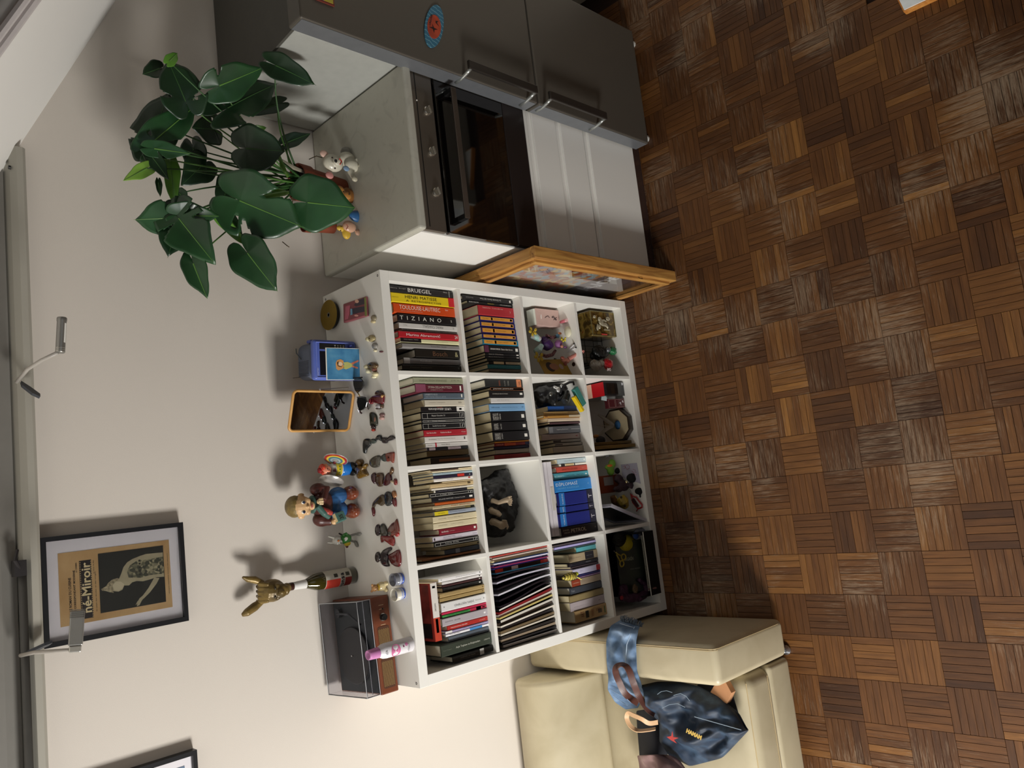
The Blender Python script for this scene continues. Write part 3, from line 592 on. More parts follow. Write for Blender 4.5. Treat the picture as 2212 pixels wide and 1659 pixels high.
# ---- top row, inner right
FRM = lambda tt: [('f', '#c9c6be'), ('t', tt, .38, .3, .3, '#c9c6be'), ('t', '/', .93, .03, .5, '#e9e6de')]
cell(1, 0, 820, 800, [
 (90, 163, 992, 405, '#8f9078', 'khaki hardback with faded title', [('t', 'YÜZÜKLERİN EFENDİSİ', .38, .56, .34, '#74755c'), ('t', 'J.R.R.', .85, .2, .2, '#6a6b54')], H),
 (166, 262, 1000, 430, '#5e1f2d', 'maroon hardback with a pink head', [('b', 0, .2, '#8a4a60'), ('t', 'STORIA DELLA BRUTTEZZA', .50, .50, .28, '#c9b9ae', .1), ('t', 'UMBERTO ECO', .42, .26, .16, '#a98a84', -.24), ('b', .92, .95, W_, .006)], H),
 (265, 340, 1010, 526, '#58646f', 'slate-blue hardback', [('t', 'UMBERTO ECO', .18, .3, .26, '#b9c0c4', .2), ('t', 'VERTIGINE DELLA LISTA', .28, .5, .26, '#98a2a8', -.18), ('b', .92, .95, W_, .006)], H),
 (345, 425, 1012, 540, '#cfc7b4', 'cream paperback, first pale one from the right', [('t', 'Lampedusa  Il Gattopardo', .3, .4, .14, '#8d8676'), ('t', '20', .88, .08, .2, '#8d8676')]),
 (429, 490, 1008, 497, '#1a1719', 'black book with upside-down bold white title', [('t', 'URSS abbandonata', .42, .52, .44, '#f0ece6', 0, 1), ('t', 'terre', .42, .12, .12, '#b8433a', .36, 1), ('b', .82, 1.0, '#e6e2da'), ('b', .88, .94, '#2a1c18', .006)]),
 (494, 574, 1018, 497, '#19191b', 'black framed-spine paperback, thickest of three alike', FRM('Beyaz Geceler 21')),
 (577, 613, 1022, 505, '#19191b', 'thin black framed-spine paperback between two thicker', FRM('Saygı Öyküsü')),
 (616, 690, 1024, 508, '#19191b', 'black framed-spine paperback directly right of the red one', FRM('Stendhal Kırmızı ve Siyah')),
 (692, 766, 1040, 530, '#a92430', 'red paperback with white print', [('t', 'Karl Bonhoeffer', .17, .22, .22, '#e9d9d2'), ('t', 'Katharina Blum', .5, .25, .22, '#f0e2dc'), ('t', 'Can', .92, .1, .18, '#e0c0b8')]),
 (768, 842, 1046, 540, '#d8d3cd', 'white paperback directly left of the red one', [('t', 'Eric Hobsbawm', .18, .18, .16, '#5c5854'), ('t', 'Fikri Kaç Kazanmış Devrim', .50, .42, .16, '#a08a74'), ('b', .92, .95, '#55504c', .007)]),
 (843, 896, 1050, 552, '#dad6d0', 'white paperback with a red band', [('b', .22, .25, '#b82038'), ('t', 'İthaki', .09, .1, .2, '#5c5854'), ('t', 'Tarih Bilinci', .46, .2, .22, '#5c5854')]),
 (898, 932, 1056, 566, '#c8b7bd', 'slim pink-grey paperback with dark blocks', [('b', 0, .05, '#2b2a2e'), ('b', .2, .5, '#232428'), ('b', .82, 1.0, '#2a2c30'), ('t', 'Simgeler', .66, .2, .3, '#7c6c70')]),
 (936, 1003, 1062, 570, '#6a5738', 'brown-tan paperback', [('t', 'Heinrich Böll', .4, .3, .2, '#7f6c4b')]),
 (1010, 1090, 1080, 615, '#2b2420', 'dark paperback with an orange print stripe', [('b', .2, 1.0, '#7a4a2a', .008)]),
], grp='books in the top row, inner right column')
# ---- second row, inner right
def blk(a, b): return [('t', a, .12, .7, .16, '#b9b5ac', 0, 2), ('t', b, .24, .6, .05, '#b9b5ac', 0, 2), ('b', .865, .945, W_, .0125)]
cell(1, 1, 820, 800, [
 (105, 203, 1706, 1265, '#1f201f', 'black hardback with an orange foot', [('b', .83, .955, '#c77a50'), ('t', 'Lale', .90, .5, .05, '#2a1a12', 0, 2), ('t', 'DÜNYA', .36, .7, .05, '#a2563c', 0, 2), ('t', 'KLASİK', .50, .7, .04, '#8c8a82', 0, 2), ('t', 'ROMAN', .60, .6, .04, '#8c8a82', 0, 2)], H),
 (208, 240, 1715, 1320, '#1a1413', 'thin black book outlined in orange', [('b', 0, 1, '#b97a58', .0003), ('b', .01, .99, '#1a1413', .0012), ('t', 'JANIS JOPLIN', .38, .6, .45, '#e0dad0')]),
 (244, 317, 1722, 1312, '#1a1719', 'rounded black paperback with white print', [('t', 'CHARLES BUKOWSKI', .3, .44, .16, '#c9c4ba'), ('b', .88, .955, W_, .0085)]),
 (322, 388, 1726, 1330, '#d9d6d2', 'white paperback, only white one among blacks', [('t', 'Julian Barnes Bir Son', .36, .36, .14, '#8d8a86')]),
 (395, 482, 1736, 1312, '#7ba7cf', 'light blue paperback', [('t', 'Zülfü Livaneli', .16, .22, .13, '#26405c'), ('t', 'Dünyanın İlk Günü Bilimler', .56, .46, .11, '#355c80'), ('t', 'YKY', .93, .07, .14, '#26405c')]),
 (486, 601, 1747, 1333, '#17171a', 'thick black paperback directly left of the light blue one', blk('ROBERT MUSIL', 'Niteliksiz Adam')),
 (603, 713, 1765, 1345, '#17171a', 'thick black paperback, middle of three alike', blk('YAŞAR KEMAL', 'Akçasazın Ağaları')),
 (715, 825, 1787, 1358, '#17171a', 'thick black paperback, leftmost of three alike', blk('ORHAN PAMUK', 'Saf ve Düşünceli')),
 (828, 846, 1785, 1380, '#c07a2c', 'very thin orange booklet', []),
 (848, 885, 1786, 1375, '#8c2a2e', 'slim red and orange book with a navy foot', [('b', .28, .6, '#c8552e'), ('b', .88, 1, '#26284e'), ('t', 'GECE', .14, .2, .4, '#d8a08c')]),
 (887, 920, 1787, 1370, '#26223a', 'slim dark navy book', [('t', 'sürgün yazıları', .5, .5, .22, '#6b6480')]),
 (925, 975, 1788, 1385, '#a59a8a', 'beige paperback', [('t', 'Latife Tekin', .4, .2, .2, '#8a8072')]),
 (982, 1055, 1802, 1376, '#8c2226', 'red paperback beside the upright', [('t', 'KUVVET', .4, .24, .35, '#5c1418')]),
])
# ---- top row, inner left
cell(2, 0, 860, 1000, [
 (46, 60, 882, 385, '#d9c9a6', 'very thin cream book with a dark brown head', [('b', 0, .66, '#3b2320')]),
 (61, 79, 884, 410, '#d8ccb0', 'very thin cream book', []),
 (82, 110, 885, 420, '#9db0b8', 'slim pale blue paperback', [('t', 'Amin Maalouf', .24, .4, .3, '#6c8088')]),
 (112, 146, 888, 425, '#231c33', 'slim navy paperback with a red flash', [('b', .60, .78, '#c8372c'), ('t', 'a', .92, .03, .3, W_)]),
 (148, 186, 891, 430, '#e6e0d8', 'white paperback with a small red mark', [('b', .88, .93, '#b8443c', .003), ('t', 'Tezer Özlü', .4, .16, .3, '#8d8a86')]),
 (188, 205, 892, 530, '#d9c49a', 'very thin sand-coloured book', []),
 (206, 250, 897, 386, '#c9b083', 'sand-coloured paperback with dark stamp', [('t', 'Marguerite Yourcenar', .6, .5, .24, '#a58c60'), ('b', .86, .93, '#5a4a30', .003)]),
 (252, 279, 897, 400, '#d9d2c4', 'slim off-white paperback', [('t', 'Türk Edebiyatı Seçkisi', .6, .46, .35, '#6c6860')]),
 (281, 310, 897, 425, '#26242c', 'slim black paperback with cream foot', [('b', .84, 1, '#cbbf9a'), ('b', .0, .04, '#d8d2c2'), ('t', 'Halide Edip Adıvar', .3, .36, .3, '#8a8690')]),
 (313, 358, 902, 372, '#19191b', 'black framed-spine paperback, wider of two framed', FRM('V. Hugo  Sefiller')),
 (360, 415, 908, 405, '#18171c', 'black paperback directly left of the framed one', [('t', 'ROLAND BARTHES / Camera Lucida', .46, .62, .24, '#c9c6be'), ('b', .88, .955, W_, .005)]),
 (417, 450, 915, 440, '#b4541f', 'bright orange paperback', [('t', 'yeni roman', .5, .3, .2, '#9c4416')]),
 (452, 494, 918, 412, '#b8a988', 'beige paperback with orange capitals', [('t', 'FUAT SEVİMAY', .66, .46, .42, '#b85a34'), ('t', 'anthony', .12, .2, .3, '#8c8060')]),
 (500, 521, 908, 455, '#e3ddd0', 'thin white book with a yellow foot', [('b', .76, .9, '#d8cc8a'), ('b', .9, 1, '#2b2a28'), ('t', 'deneme yazıları', .3, .44, .4, '#7c786c')]),
 (523, 569, 926, 435, '#98a0ac', 'grey-blue paperback with a yellow head', [('b', 0, .32, '#dcc62a'), ('t', 'Italo Calvino', .16, .16, .3, '#8c7c14'), ('t', 'Marcovaldo Görünmez', .55, .4, .26, '#78808c')]),
 (574, 648, 936, 415, '#d3c6a4', 'cream paperback, right one of the cream pair', [('t', 'Andrea Camilleri', .21, .18, .14, '#9c9078'), ('t', 'Scirocco Nella Fabbrica', .5, .34, .14, '#9c9078')]),
 (650, 722, 941, 420, '#d3c7a6', 'cream paperback, left one of the cream pair', [('t', 'Leonardo Sciascia', .21, .2, .14, '#9c9078'), ('t', 'Sardinya ve Şamanları', .54, .3, .14, '#9c9078')]),
 (724, 796, 943, 495, '#7c1d2c', 'dark red hardback with white logo', [('t', 'BUÑUEL', .14, .18, .3, '#e9dcd4'), ('t', 'bir sinemacı', .3, .18, .14, '#c9a8a4'), ('b', .91, .96, W_, .0075)], H),
 (800, 866, 946, 415, '#cbc4cc', 'lilac-white paperback', [('t', 'BALA MARTINEZ', .36, .26, .2, '#8a8490', .1), ('t', 'YALINLIK ÜZERİNE', .42, .42, .2, '#9a94a0', -.14), ('b', .02, .05, '#3a363c', .006), ('t', 'Felsefe', .94, .1, .16, '#8a8490')]),
 (869, 922, 963, 432, '#19191b', 'black framed-spine paperback directly left of the lilac one', FRM('Tolstoy  Diriliş')),
 (925, 968, 966, 515, '#8d7f5c', 'khaki paperback with a black mark', [('b', .95, .99, '#1c1a16', .004), ('t', 'Ahmet Hamdi', .5, .3, .24, '#6f6448')]),
 (972, 1026, 971, 560, '#3b4450', 'blue-grey paperback with a pale spot', [('b', .30, .42, '#7c828c')]),
 (1030, 1054, 986, 290, '#8b5a36', 'slim brown-orange tall book', []),
 (1056, 1108, 990, 390, '#33261f', 'dark brown book beside the upright', [('b', .86, .98, '#6c4c38'), ('t', 'Sinema', .3, .2, .4, '#6c503c')]),
], grp='books in the top row, inner left column')
# ---- top row, far left
cell(3, 0, 880, 1200, [
 (172, 214, 890, 372, '#e2e0de', 'white paperback with grey title, first under the empty gap', [('t', 'SAVAŞ VE KÜLTÜR / Michael Mann', .62, .48, .26, '#6c6a68'), ('b', .94, .96, '#4c4a48', .004), ('t', 'A', .06, .03, .3, '#8c8a88')]),
 (216, 250, 891, 415, '#d6d2cf', 'slim white paperback with grey title', [('t', 'Giorgio Bassani Kapının Ardında', .38, .5, .3, '#8c8884'), ('b', .92, .95, '#4c4a48', .003)]),
 (252, 281, 891, 415, '#3b1f20', 'slim maroon paperback with white mark', [('t', 'bilim ve felsefe', .5, .3, .16, '#6c4444'), ('b', .92, .95, W_, .003)]),
 (285, 335, 896, 425, '#252423', 'charcoal paperback with white mark', [('t', 'Giorgio Bassani', .26, .3, .22, '#5c5a58'), ('b', .91, .95, W_, .0055)]),
 (340, 390, 918, 385, '#a58d5e', 'tan paperback, right one of the tan pair', [('t', 'PLATON SOKRATESİN', .28, .34, .14, '#86704a'), ('b', .95, .97, '#6c5836', .005)]),
 (392, 440, 919, 385, '#a08858', 'tan paperback, left one of the tan pair', [('t', 'VERGİLİUS AENEAS', .26, .3, .14, '#86704a'), ('b', .95, .97, '#6c5836', .005)]),
 (448, 552, 936, 405, '#d9d8d6', 'thick white paperback with large grey capitals', [('t', 'CİNSELLİĞİN TARİHİ', .50, .44, .26, '#6c6a6a', -.05), ('t', 'Foucault', .82, .13, .12, '#8c8a8a', -.05), ('b', .945, .96, '#7c7a7a', .014), ('b', .05, .07, '#8c8a8a', .014)]),
 (554, 583, 940, 412, '#b8274a', 'slim crimson paperback', []),
 (585, 620, 943, 418, '#3f8a46', 'green paperback with a crimson foot', [('t', 'LUDWIG WITTGENSTEIN', .34, .46, .4, '#20522a'), ('b', .62, 1, '#a82440'), ('b', .76, .87, '#7c7c3c'), ('b', .90, .96, W_, .0035)]),
 (624, 715, 958, 418, '#a9a2a6', 'grey-lilac paperback with small dark print', [('t', 'Jacques Derrida', .14, .16, .13, '#3c383c'), ('t', 'Göz ve Kulak', .32, .13, .13, '#3c383c'), ('b', .91, .95, '#e6e2e2', .011)]),
 (718, 772, 958, 478, '#a82a24', 'red paperback with bold white title', [('t', 'PARADOKSUN BİLGİSİ', .28, .40, .28, '#f0dcd4'), ('t', 'metis', .86, .14, .22, '#e0a89c')]),
 (775, 803, 966, 455, '#9c92b4', 'slim lilac paperback', [('b', 0, .15, '#e0dcd8'), ('t', 'sanat ve hayat yazıları', .6, .4, .3, '#7a7090')]),
 (806, 836, 970, 460, '#e4e2e4', 'slim white paperback with a blue panel', [('b', .55, .84, '#4a8cc8'), ('t', 'Wim Wenders', .2, .24, .3, '#5c5a5c')]),
 (842, 906, 973, 495, '#5b636c', 'slate hardback leaning left', [('t', 'OTUZ YAŞ GÜNLÜĞÜ', .6, .34, .24, '#3c444c')], H),
 (910, 1046, 1004, 405, '#333a30', 'thick dark green hardback', [('t', 'Açık Toplum ve Düşmanları', .52, .48, .2, '#c9cabc', .0), ('t', 'Karl Popper', .12, .16, .1, '#6c7264'), ('t', 'LİBERTE', .9, .12, .12, '#b8b9ac')], H),
 (1068, 1140, 1026, 545, '#191a18', 'black hardback with a white label near its foot', [('b', .66, .76, '#b9b8b2'), ('t', 'GUENON  Bir Felsefe', .36, .36, .16, '#8c8a80')], H),
], grp='books in the top row, far left column')
# a big red book lying across the tops of those books
zt = at(880+360*.18083, 1200+290*.18083, 1, .03)
p0 = at(880+425*.18083, 1200+300*.18083, 1, .025); p1 = at(880+430*.18083, 1200+1000*.18083, 1, .025)
# ---- third row, inner right (right part holds a camera bag; see below)
cell(1, 2, 1130, 800, [
 (560, 640, 850, 400, '#1f4f96', 'blue paperback below the camera strap', [('b', .55, 1, '#1f2d50')]),
 (645, 700, 880, 330, '#c9a468', 'tan notebook with a dark clasp', []),
 (702, 742, 910, 330, '#b0803c', 'amber-brown notebook with pale foot', [('b', .68, 1, '#bfae92'), ('b', .03, .1, '#8a5a30', .002)]),
 (745, 800, 905, 400, '#cbb9a2', 'spiral-bound sketchbook', []),
 (806, 842, 905, 430, '#4a3236', 'dark maroon softback', []),
 (868, 985, 912, 412, '#57585c', 'dark grey hardback with a white stripe', [('t', 'Ingeborg Bachmann', .42, .36, .16, '#c9c6c4'), ('b', .0, .12, '#77787c', .004), ('b', .7, .98, '#b9b8b8', .0155)], H),
 (990, 1080, 908, 300, '#a59590', 'pinkish-grey paperback with a red dot', [('b', .88, .925, '#9c2a34', .0105), ('t', 'susan sontag', .3, .2, .1, '#8a7c78')]),
 (1084, 1130, 922, 485, '#8d8880', 'grey paperback with a black head, upper of two', [('b', 0, .26, '#25201f', .002), ('t', 'yalnızlık', .6, .2, .2, '#6c6862')]),
 (1136, 1180, 945, 515, '#979088', 'grey paperback with a black head, lower of two', [('b', 0, .26, '#25201f', .004), ('t', 'aylak adam', .6, .2, .2, '#6c6862')]),
 (1188, 1285, 965, 485, '#a29788', 'pale taupe paperback with thin dark title', [('t', 'OĞUZ ATAY TUTUNAMAYANLAR', .3, .38, .08, '#5c5450', .05), ('t', 'iletişim', .88, .06, .1, '#7c7468')]),
 (1290, 1322, 990, 500, '#3c3838', 'slim dark paperback beside the upright', []),
], sc=.13562, grp='books in the third row, inner right column')
# ---- third row, inner left
BL = lambda: [('b', .0, .035, '#1b1f5c'), ('b', .05, .2, '#2a72b8'), ('t', 'TÜRKİYE', .135, .8, .04, '#d0dcea', 0, 2), ('b', .83, 1, '#1a1a30'), ('t', 'T', .915, .3, .09, '#c9c4cc', 0, 2)]
cell(2, 2, 1150, 970, [
 (125, 200, 850, 400, '#a9b8bd', 'pale blue-grey paperback with white mark', [('t', 'Immanuel Wallerstein', .38, .3, .16, '#5c686c'), ('b', .92, .96, W_, .008)]),
 (204, 240, 858, 430, '#e0dccf', 'slim white paperback with black and tan blocks', [('b', .06, .2, '#2a2524'), ('b', .22, .52, '#c9b183'), ('b', .54, .57, '#2a2524')]),
 (243, 330, 872, 388, '#b84a3c', 'orange-red book with dark capitals', [('t', 'SANATIN GÖLGESİ', .42, .5, .36, '#843024'), ('t', 'ŞC', .86, .1, .3, '#d88a78')], H),
 (334, 438, 890, 352, '#4c98a8', 'turquoise hardback with pale and dark capitals', [('t', 'ROBERT', .13, .26, .30, '#a9cfd4'), ('t', 'TARİHSEL ÜRETİM', .58, .54, .26, '#24525c'), ('b', .91, .95, W_, .012)], H),
 (441, 628, 935, 358, '#2f7fc6', 'thick bright blue book with large white title', [('t', 'DİPLOMASİ', .32, .58, .34, '#d4e2ee', .18), ('t', 'HENRY KISSINGER', .36, .58, .15, '#6ab0dc', -.18), ('t', 'o', .91, .04, .16, '#7ab4e0')], H),
 (632, 838, 960, 398, '#1d2775', 'thick royal-blue volume, right one of three', BL(), H),
 (842, 945, 982, 408, '#1d2775', 'royal-blue volume, thin middle one of three', BL(), H),
 (949, 1150, 1012, 420, '#1d2775', 'thick royal-blue volume, left one of three', BL(), H),
 (1155, 1318, 1040, 470, '#18161c', 'thick black book with large serif capitals', [('t', 'PETROL', .46, .42, .40, '#c4b7a2', .0), ('t', 'DANIEL', .12, .17, .15, '#a59a86', .16), ('t', 'YERGIN', .13, .17, .15, '#a59a86', -.12), ('t', 'o', .93, .04, .16, '#8c8478')], H),
], sc=.13562, grp='books in the third row, inner left column')
# ---- third row, far left
cell(3, 2, 1170, 1130, [
 (235, 262, 852, 200, '#4c4248', 'slim dark magazine at the right upright', []),
 (264, 300, 862, 200, '#8a84b8', 'lilac patterned magazine', [('b', .02, .98, '#a8a2d0', .001)]),
 (303, 325, 866, 210, '#3c4c4c', 'thin green-grey magazine', []),
 (330, 410, 862, 555, '#58a8b0', 'turquoise paperback', [('t', 'denemeler', .4, .2, .1, '#58b0b8')]),
 (414, 540, 888, 440, '#a8977a', 'beige paperback with a black label', [('b', .55, .86, '#24222a', .001), ('t', 'ESİR ŞEHRİN', .24, .3, .09, '#6c604c'), ('t', 'KEMAL TAHİR', .7, .2, .1, '#8c8a94')]),
 (545, 600, 900, 420, '#1f1d26', 'black glossy book with a ring at its head', [('b', .0, .13, '#302c34', .002), ('t', 'FELLINI', .66, .16, .16, '#b9b6c0')]),
 (603, 640, 905, 470, '#4c4048', 'plum-grey magazine', []),
 (645, 735, 930, 500, '#c0bcd4', 'lilac-white book with a red foot', [('b', .86, 1, '#a82630'), ('t', 'Kadın', .3, .1, .1, '#8c88a0')]),
 (738, 768, 935, 540, '#2c2c60', 'slim navy book', []),
 (770, 795, 938, 560, '#84688c', 'slim mauve book', []),
 (798, 905, 945, 480, '#9c8c78', 'taupe book with a red-brown label at its head', [('b', 0, .28, '#8c3a24', .0003), ('t', 'CUMHURİYET', .14, .22, .2, '#d0a890'), ('t', 'Yazılar', .4, .12, .1, '#7c6c5c')]),
 (908, 1020, 958, 455, '#3c4048', 'dark slate hardback', [('t', 'Yeni', .08, .1, .3, '#8c9098')], H),
 (1025, 1125, 985, 445, '#80704c', 'olive-brown bundle of old pages', [('b', .0, 1, '#8a7a54', .004)]),
 (1128, 1265, 1000, 460, '#a59a9c', 'pinkish white thick paperback', [('t', 'ADALET AĞAOĞLU TOPLU', .32, .46, .05, '#6c6264', -.1), ('b', .82, .88, '#6c6264', .0175)]),
 (1268, 1450, 1035, 540, '#a98c60', 'thick tan book with printed objects on its spine', [('t', '100', .72, .12, .26, '#5c2420', .16), ('b', .32, .42, '#2a2a24', .010), ('t', 'ART', .22, .5, .1, '#6c3024', .1, 2), ('t', 'THE DANGEROUS', .54, .62, .08, '#7c3828', .0, 2), ('b', .72, .84, '#54483c', .016), ('b', .92, .95, '#3c5c34', .010)], H),
], sc=.13562, grp='books in the third row, far left column')

# ================================================================== SOFA
LE = MR('cream_leather', [(.3, '#ab9f82'), (.55, '#b9ae92'), (.8, '#b0a588')], 5, rough=.42, dist=.6, detail=5, bump=.22, spec=.45)
STITCH = M('#b8a47c', rough=.7)
so = thing('sofa', 'cream leather sofa left of the bookcase', 'sofa', (-.6, -.1, 0))
def sp(name, g, par=so, **k): k.setdefault('smooth', True); return g.obj(name, LE, par, **k)
SX = lambda x: x+.6; SY = lambda y: y+.1
g = G(); g.rbox(SX(-.166), SX(-.016), SY(-.60), SY(.395), .035, .555, .026, 5); arm = sp('armrest', g)
g = G(); g.rbox(SX(-1.70), SX(-.170), SY(-.602), SY(.39), .035, .20, .02, 4); sp('base', g)
g = G(); g.rbox(SX(-1.70), SX(-.170), SY(-.600), SY(.17), .17, .375, .055, 6)
seat = sp('seat_cushion', g)
g = G()
n = 9; prof = [(.03, .36), (.0, .40), (.02, .52), (.07, .64), (.12, .685), (.17, .70), (.24, .692), (.285, .66), (.290, .30), (.05, .30)]
x0, x1 = SX(-1.70), SX(-.190)
pp = [(SY(y+.105), z) for y, z in prof]
g.add([(x0, y, z) for y, z in pp]+[(x1, y, z) for y, z in pp], [tuple(range(len(pp)-1, -1, -1)), tuple(range(len(pp), 2*len(pp)))]+[(i, (i+1) % len(pp), len(pp)+(i+1) % len(pp), len(pp)+i) for i in range(len(pp))])
sp('backrest', g, bevel=.022, seg=5)
def seam(name, pts, par, r=.0016): g = G(); g.tube([(SX(x), SY(y), z) for x, y, z in pts], r, 5); return g.obj(name, STITCH, par)
seam('seam', [(-.030, .36, .5545), (-.030, -.57, .5545), (-.030, -.588, .550), (-.030, -.5995, .535), (-.030, -.601, .08)], arm)
seam('seam', [(-.036, .36, .5552), (-.036, -.57, .5552), (-.036, -.5885, .5505), (-.036, -.6000, .535)], arm, .0011)
seam('seam', [(-1.69, -.586, .358), (-.20, -.586, .358)], seat, .0018)
seam('seam', [(-1.69, -.6025, .225), (-.20, -.6025, .225)], seat, .0012)
for xx, yy in ((-.09, -.55), (-.09, .33), (-1.6, -.55)):
    g = G(); g.lathe([(.016, 0), (.020, .004), (.020, .012), (.011, .02), (.011, .036)], 16, (SX(xx-.06), SY(yy-.03 if yy < 0 else yy), 0)); g.obj('foot', M('#b9c0c8', rough=.2, metal=.9), so, smooth=True)

# ---- clothes and bag on the sofa: sheets shaped from their outlines, each with real thickness
def sheet(name, left, right, hgt, thick, mat, par, org, nu=22, nv=12, fold=.006, seed=0, freq=9, solid=True):
    """left/right: matching photo outlines top to bottom; hgt(s,t)->z height; the sheet bulges upward between them"""
    def lerp(pl, s):
        k = s*(len(pl)-1); i = min(int(k), len(pl)-2); f = k-i
        a = pl[i]; b_ = pl[i+1]; return (a[0]+(b_[0]-a[0])*f, a[1]+(b_[1]-a[1])*f)
    vs = []
    for side in (0, 1):
        for i in range(nu+1):
            s = i/nu; a = lerp(left, s); b_ = lerp(right, s)
            for j in range(nv+1):
                t = j/nv; u = a[0]+(b_[0]-a[0])*t; v = a[1]+(b_[1]-a[1])*t
                z = hgt(s, t); q = at(u, v, 2, z)
                w = math.sqrt(max(0, math.sin(PI*t)))*min(1, 5*min(s, 1-s)+.15)
                nn = noise.noise(V((q.x*freq+seed, q.y*freq*.6, seed)))+.5*noise.noise(V((q.x*freq*2.3, q.y*freq*1.6+seed, 3))); nn = nn-.9*max(0, .22-abs(noise.noise(V((q.x*freq*.8, q.y*freq*.5, seed+9)))))
                if side == 0: q = q+V((0, 0, 1))*(fold*nn*w)
                else: q = q-V((0, 0, thick))*w
                vs.append(q-V(org))
    n1 = (nu+1)*(nv+1); fs = []
    ix = lambda i, j, s: s*n1+i*(nv+1)+j
    for i in range(nu):
        for j in range(nv):
            fs.append((ix(i, j, 0), ix(i, j+1, 0), ix(i+1, j+1, 0), ix(i+1, j, 0)))
            fs.append((ix(i, j, 1), ix(i+1, j, 1), ix(i+1, j+1, 1), ix(i, j+1, 1)))
    for i in range(nu):
        fs.append((ix(i, 0, 0), ix(i+1, 0, 0), ix(i+1, 0, 1), ix(i, 0, 1))); fs.append((ix(i, nv, 0), ix(i, nv, 1), ix(i+1, nv, 1), ix(i+1, nv, 0)))
    for j in range(nv):
        fs.append((ix(0, j, 0), ix(0, j, 1), ix(0, j+1, 1), ix(0, j+1, 0))); fs.append((ix(nu, j, 0), ix(nu, j+1, 0), ix(nu, j+1, 1), ix(nu, j, 1)))
    g = G(); g.v = [V(q) for q in vs]; g.f = fs
    return g.obj(name, mat, par, smooth=True, sub=1)
DEN = MR('faded_denim', [(.25, '#34475f'), (.5, '#56708f'), (.75, '#8aa0ba')], 16, rough=.8, detail=8, bump=.2)
DEND = MR('dark_denim', [(.28, '#0d1622'), (.5, '#1c2c40'), (.68, '#33495f'), (.85, '#5c7688')], 7, rough=.62, detail=9, dist=1.4, bump=.35)
SKB = M('#161a26', rough=.7, var=.3, scale=30)
# faded jeans: leg thrown over the arm
org = at(1345, 1420, 2, .56)
jn = thing('jeans', 'faded blue jeans with a frayed hem, thrown over the sofa armrest', 'trousers', org)
def hj(s, t): return .49+.075*min(1, s/.16) if s < .16 else (.568 if s < .62 else .568-(s-.62)/.38*.16)
L1 = [(1340, 1339), (1318, 1352), (1309, 1385), (1310, 1430), (1314, 1465), (1312, 1490), (1328, 1517), (1352, 1533)]
R1 = [(1383, 1352), (1379, 1362), (1374, 1385), (1375, 1420), (1376, 1450), (1385, 1475), (1392, 1500), (1378, 1530)]
sheet('leg', L1, R1, hj, .03, DEN, jn, org, nu=40, nv=16, fold=.022, seed=2, freq=24)
g = G(); rnd = random.Random(3)
for k in range(90):
    t_ = k/89; u = 1341+t_*46; v = 1341+t_*13+rnd.uniform(-1, 1); q = at(u, v, 2, .505-.012*rnd.random())-org
    e = at(u+rnd.uniform(-4, 6), v-rnd.uniform(6, 14), 2, .49-.02*rnd.random())-org
    g.tube([q, (q+e)/2+V((0, 0, rnd.uniform(0, .006))), e], .0012, 4)
g.obj('frayed_hem', M('#5d6a78', rough=.9), jn)
g = G(); g.tube([at(u, v, 2, z)-org for u, v, z in ((1371, 1354, .535), (1362, 1372, .573), (1354, 1392, .588), (1352, 1420, .592), (1350, 1440, .59))], .0016, 5); g.obj('seam', M('#a9bccf', rough=.8), jn)
g = G(); g.tube([at(u, v, 2, z)-org for u, v, z in ((1334, 1345, .512), (1356, 1352, .535), (1378, 1358, .522))], .0013, 5); g.obj('hem_stitching', M('#c9d4e0', rough=.8), jn)
q_ = [(1330, 1481), (1345, 1484), (1358, 1497), (1362, 1525), (1352, 1533), (1336, 1516)]
g = G(); g.tube([at(u, v, 2, z)-org for u, v, z in ((1317, 1488, .575), (1332, 1497, .58), (1352, 1508, .57), (1364, 1519, .555))], .0012, 5); g.tube([at(u, v, 2, z)-org for u, v, z in ((1325, 1503, .565), (1340, 1514, .56), (1356, 1524, .545))], .0012, 5); g.obj('pocket_stitching', M('#8fa6c2', rough=.8), jn)
# dark denim bag lying on the seat
org = at(1500, 1560, 2, .45)
bg = thing('denim_bag', 'dark denim shoulder bag with leather handles and a red star, slumped on the seat', 'bag', org)
L2 = [(1384, 1480), (1420, 1472), (1470, 1473), (1508, 1482), (1552, 1505), (1590, 1540), (1613, 1576)]
R2 = [(1395, 1532), (1424, 1560), (1424, 1600), (1444, 1632), (1490, 1656), (1560, 1638), (1616, 1579)]
def hb(s, t): return .43+.13*math.sin(PI*min(1, max(0, t)))**.6*(1-s*.75)+.03*(1-s)
sheet('body', L2, R2, hb, .07, DEND, bg, org, nu=50, nv=34, fold=.066, seed=5, freq=15)
g = G(); g.tube([at(1500+k*9.2, 1548+k*2.6, 2, hb(.62+k*.03, .47)+.022)-org for k in range(12)], .0014, 5); g.obj('seam', M('#8fa0b0', rough=.8), bg)
g = G()
for P in ([(1420, 1500), (1428, 1494), (1440, 1492), (1452, 1496)], [(1455, 1502), (1470, 1498), (1482, 1504), (1490, 1514)], [(1430, 1530), (1446, 1522), (1464, 1520), (1480, 1528)]):
    g.tube([at(u, v, 2, .605-(u-1400)*.0005)-org for u, v in P], .0011, 4)
g.obj('pocket_stitching', M('#8798a8', rough=.8), bg)
LEA = M('#4b2a22', rough=.4, var=.15); LEB = M('#c9a27a', rough=.5, var=.1)
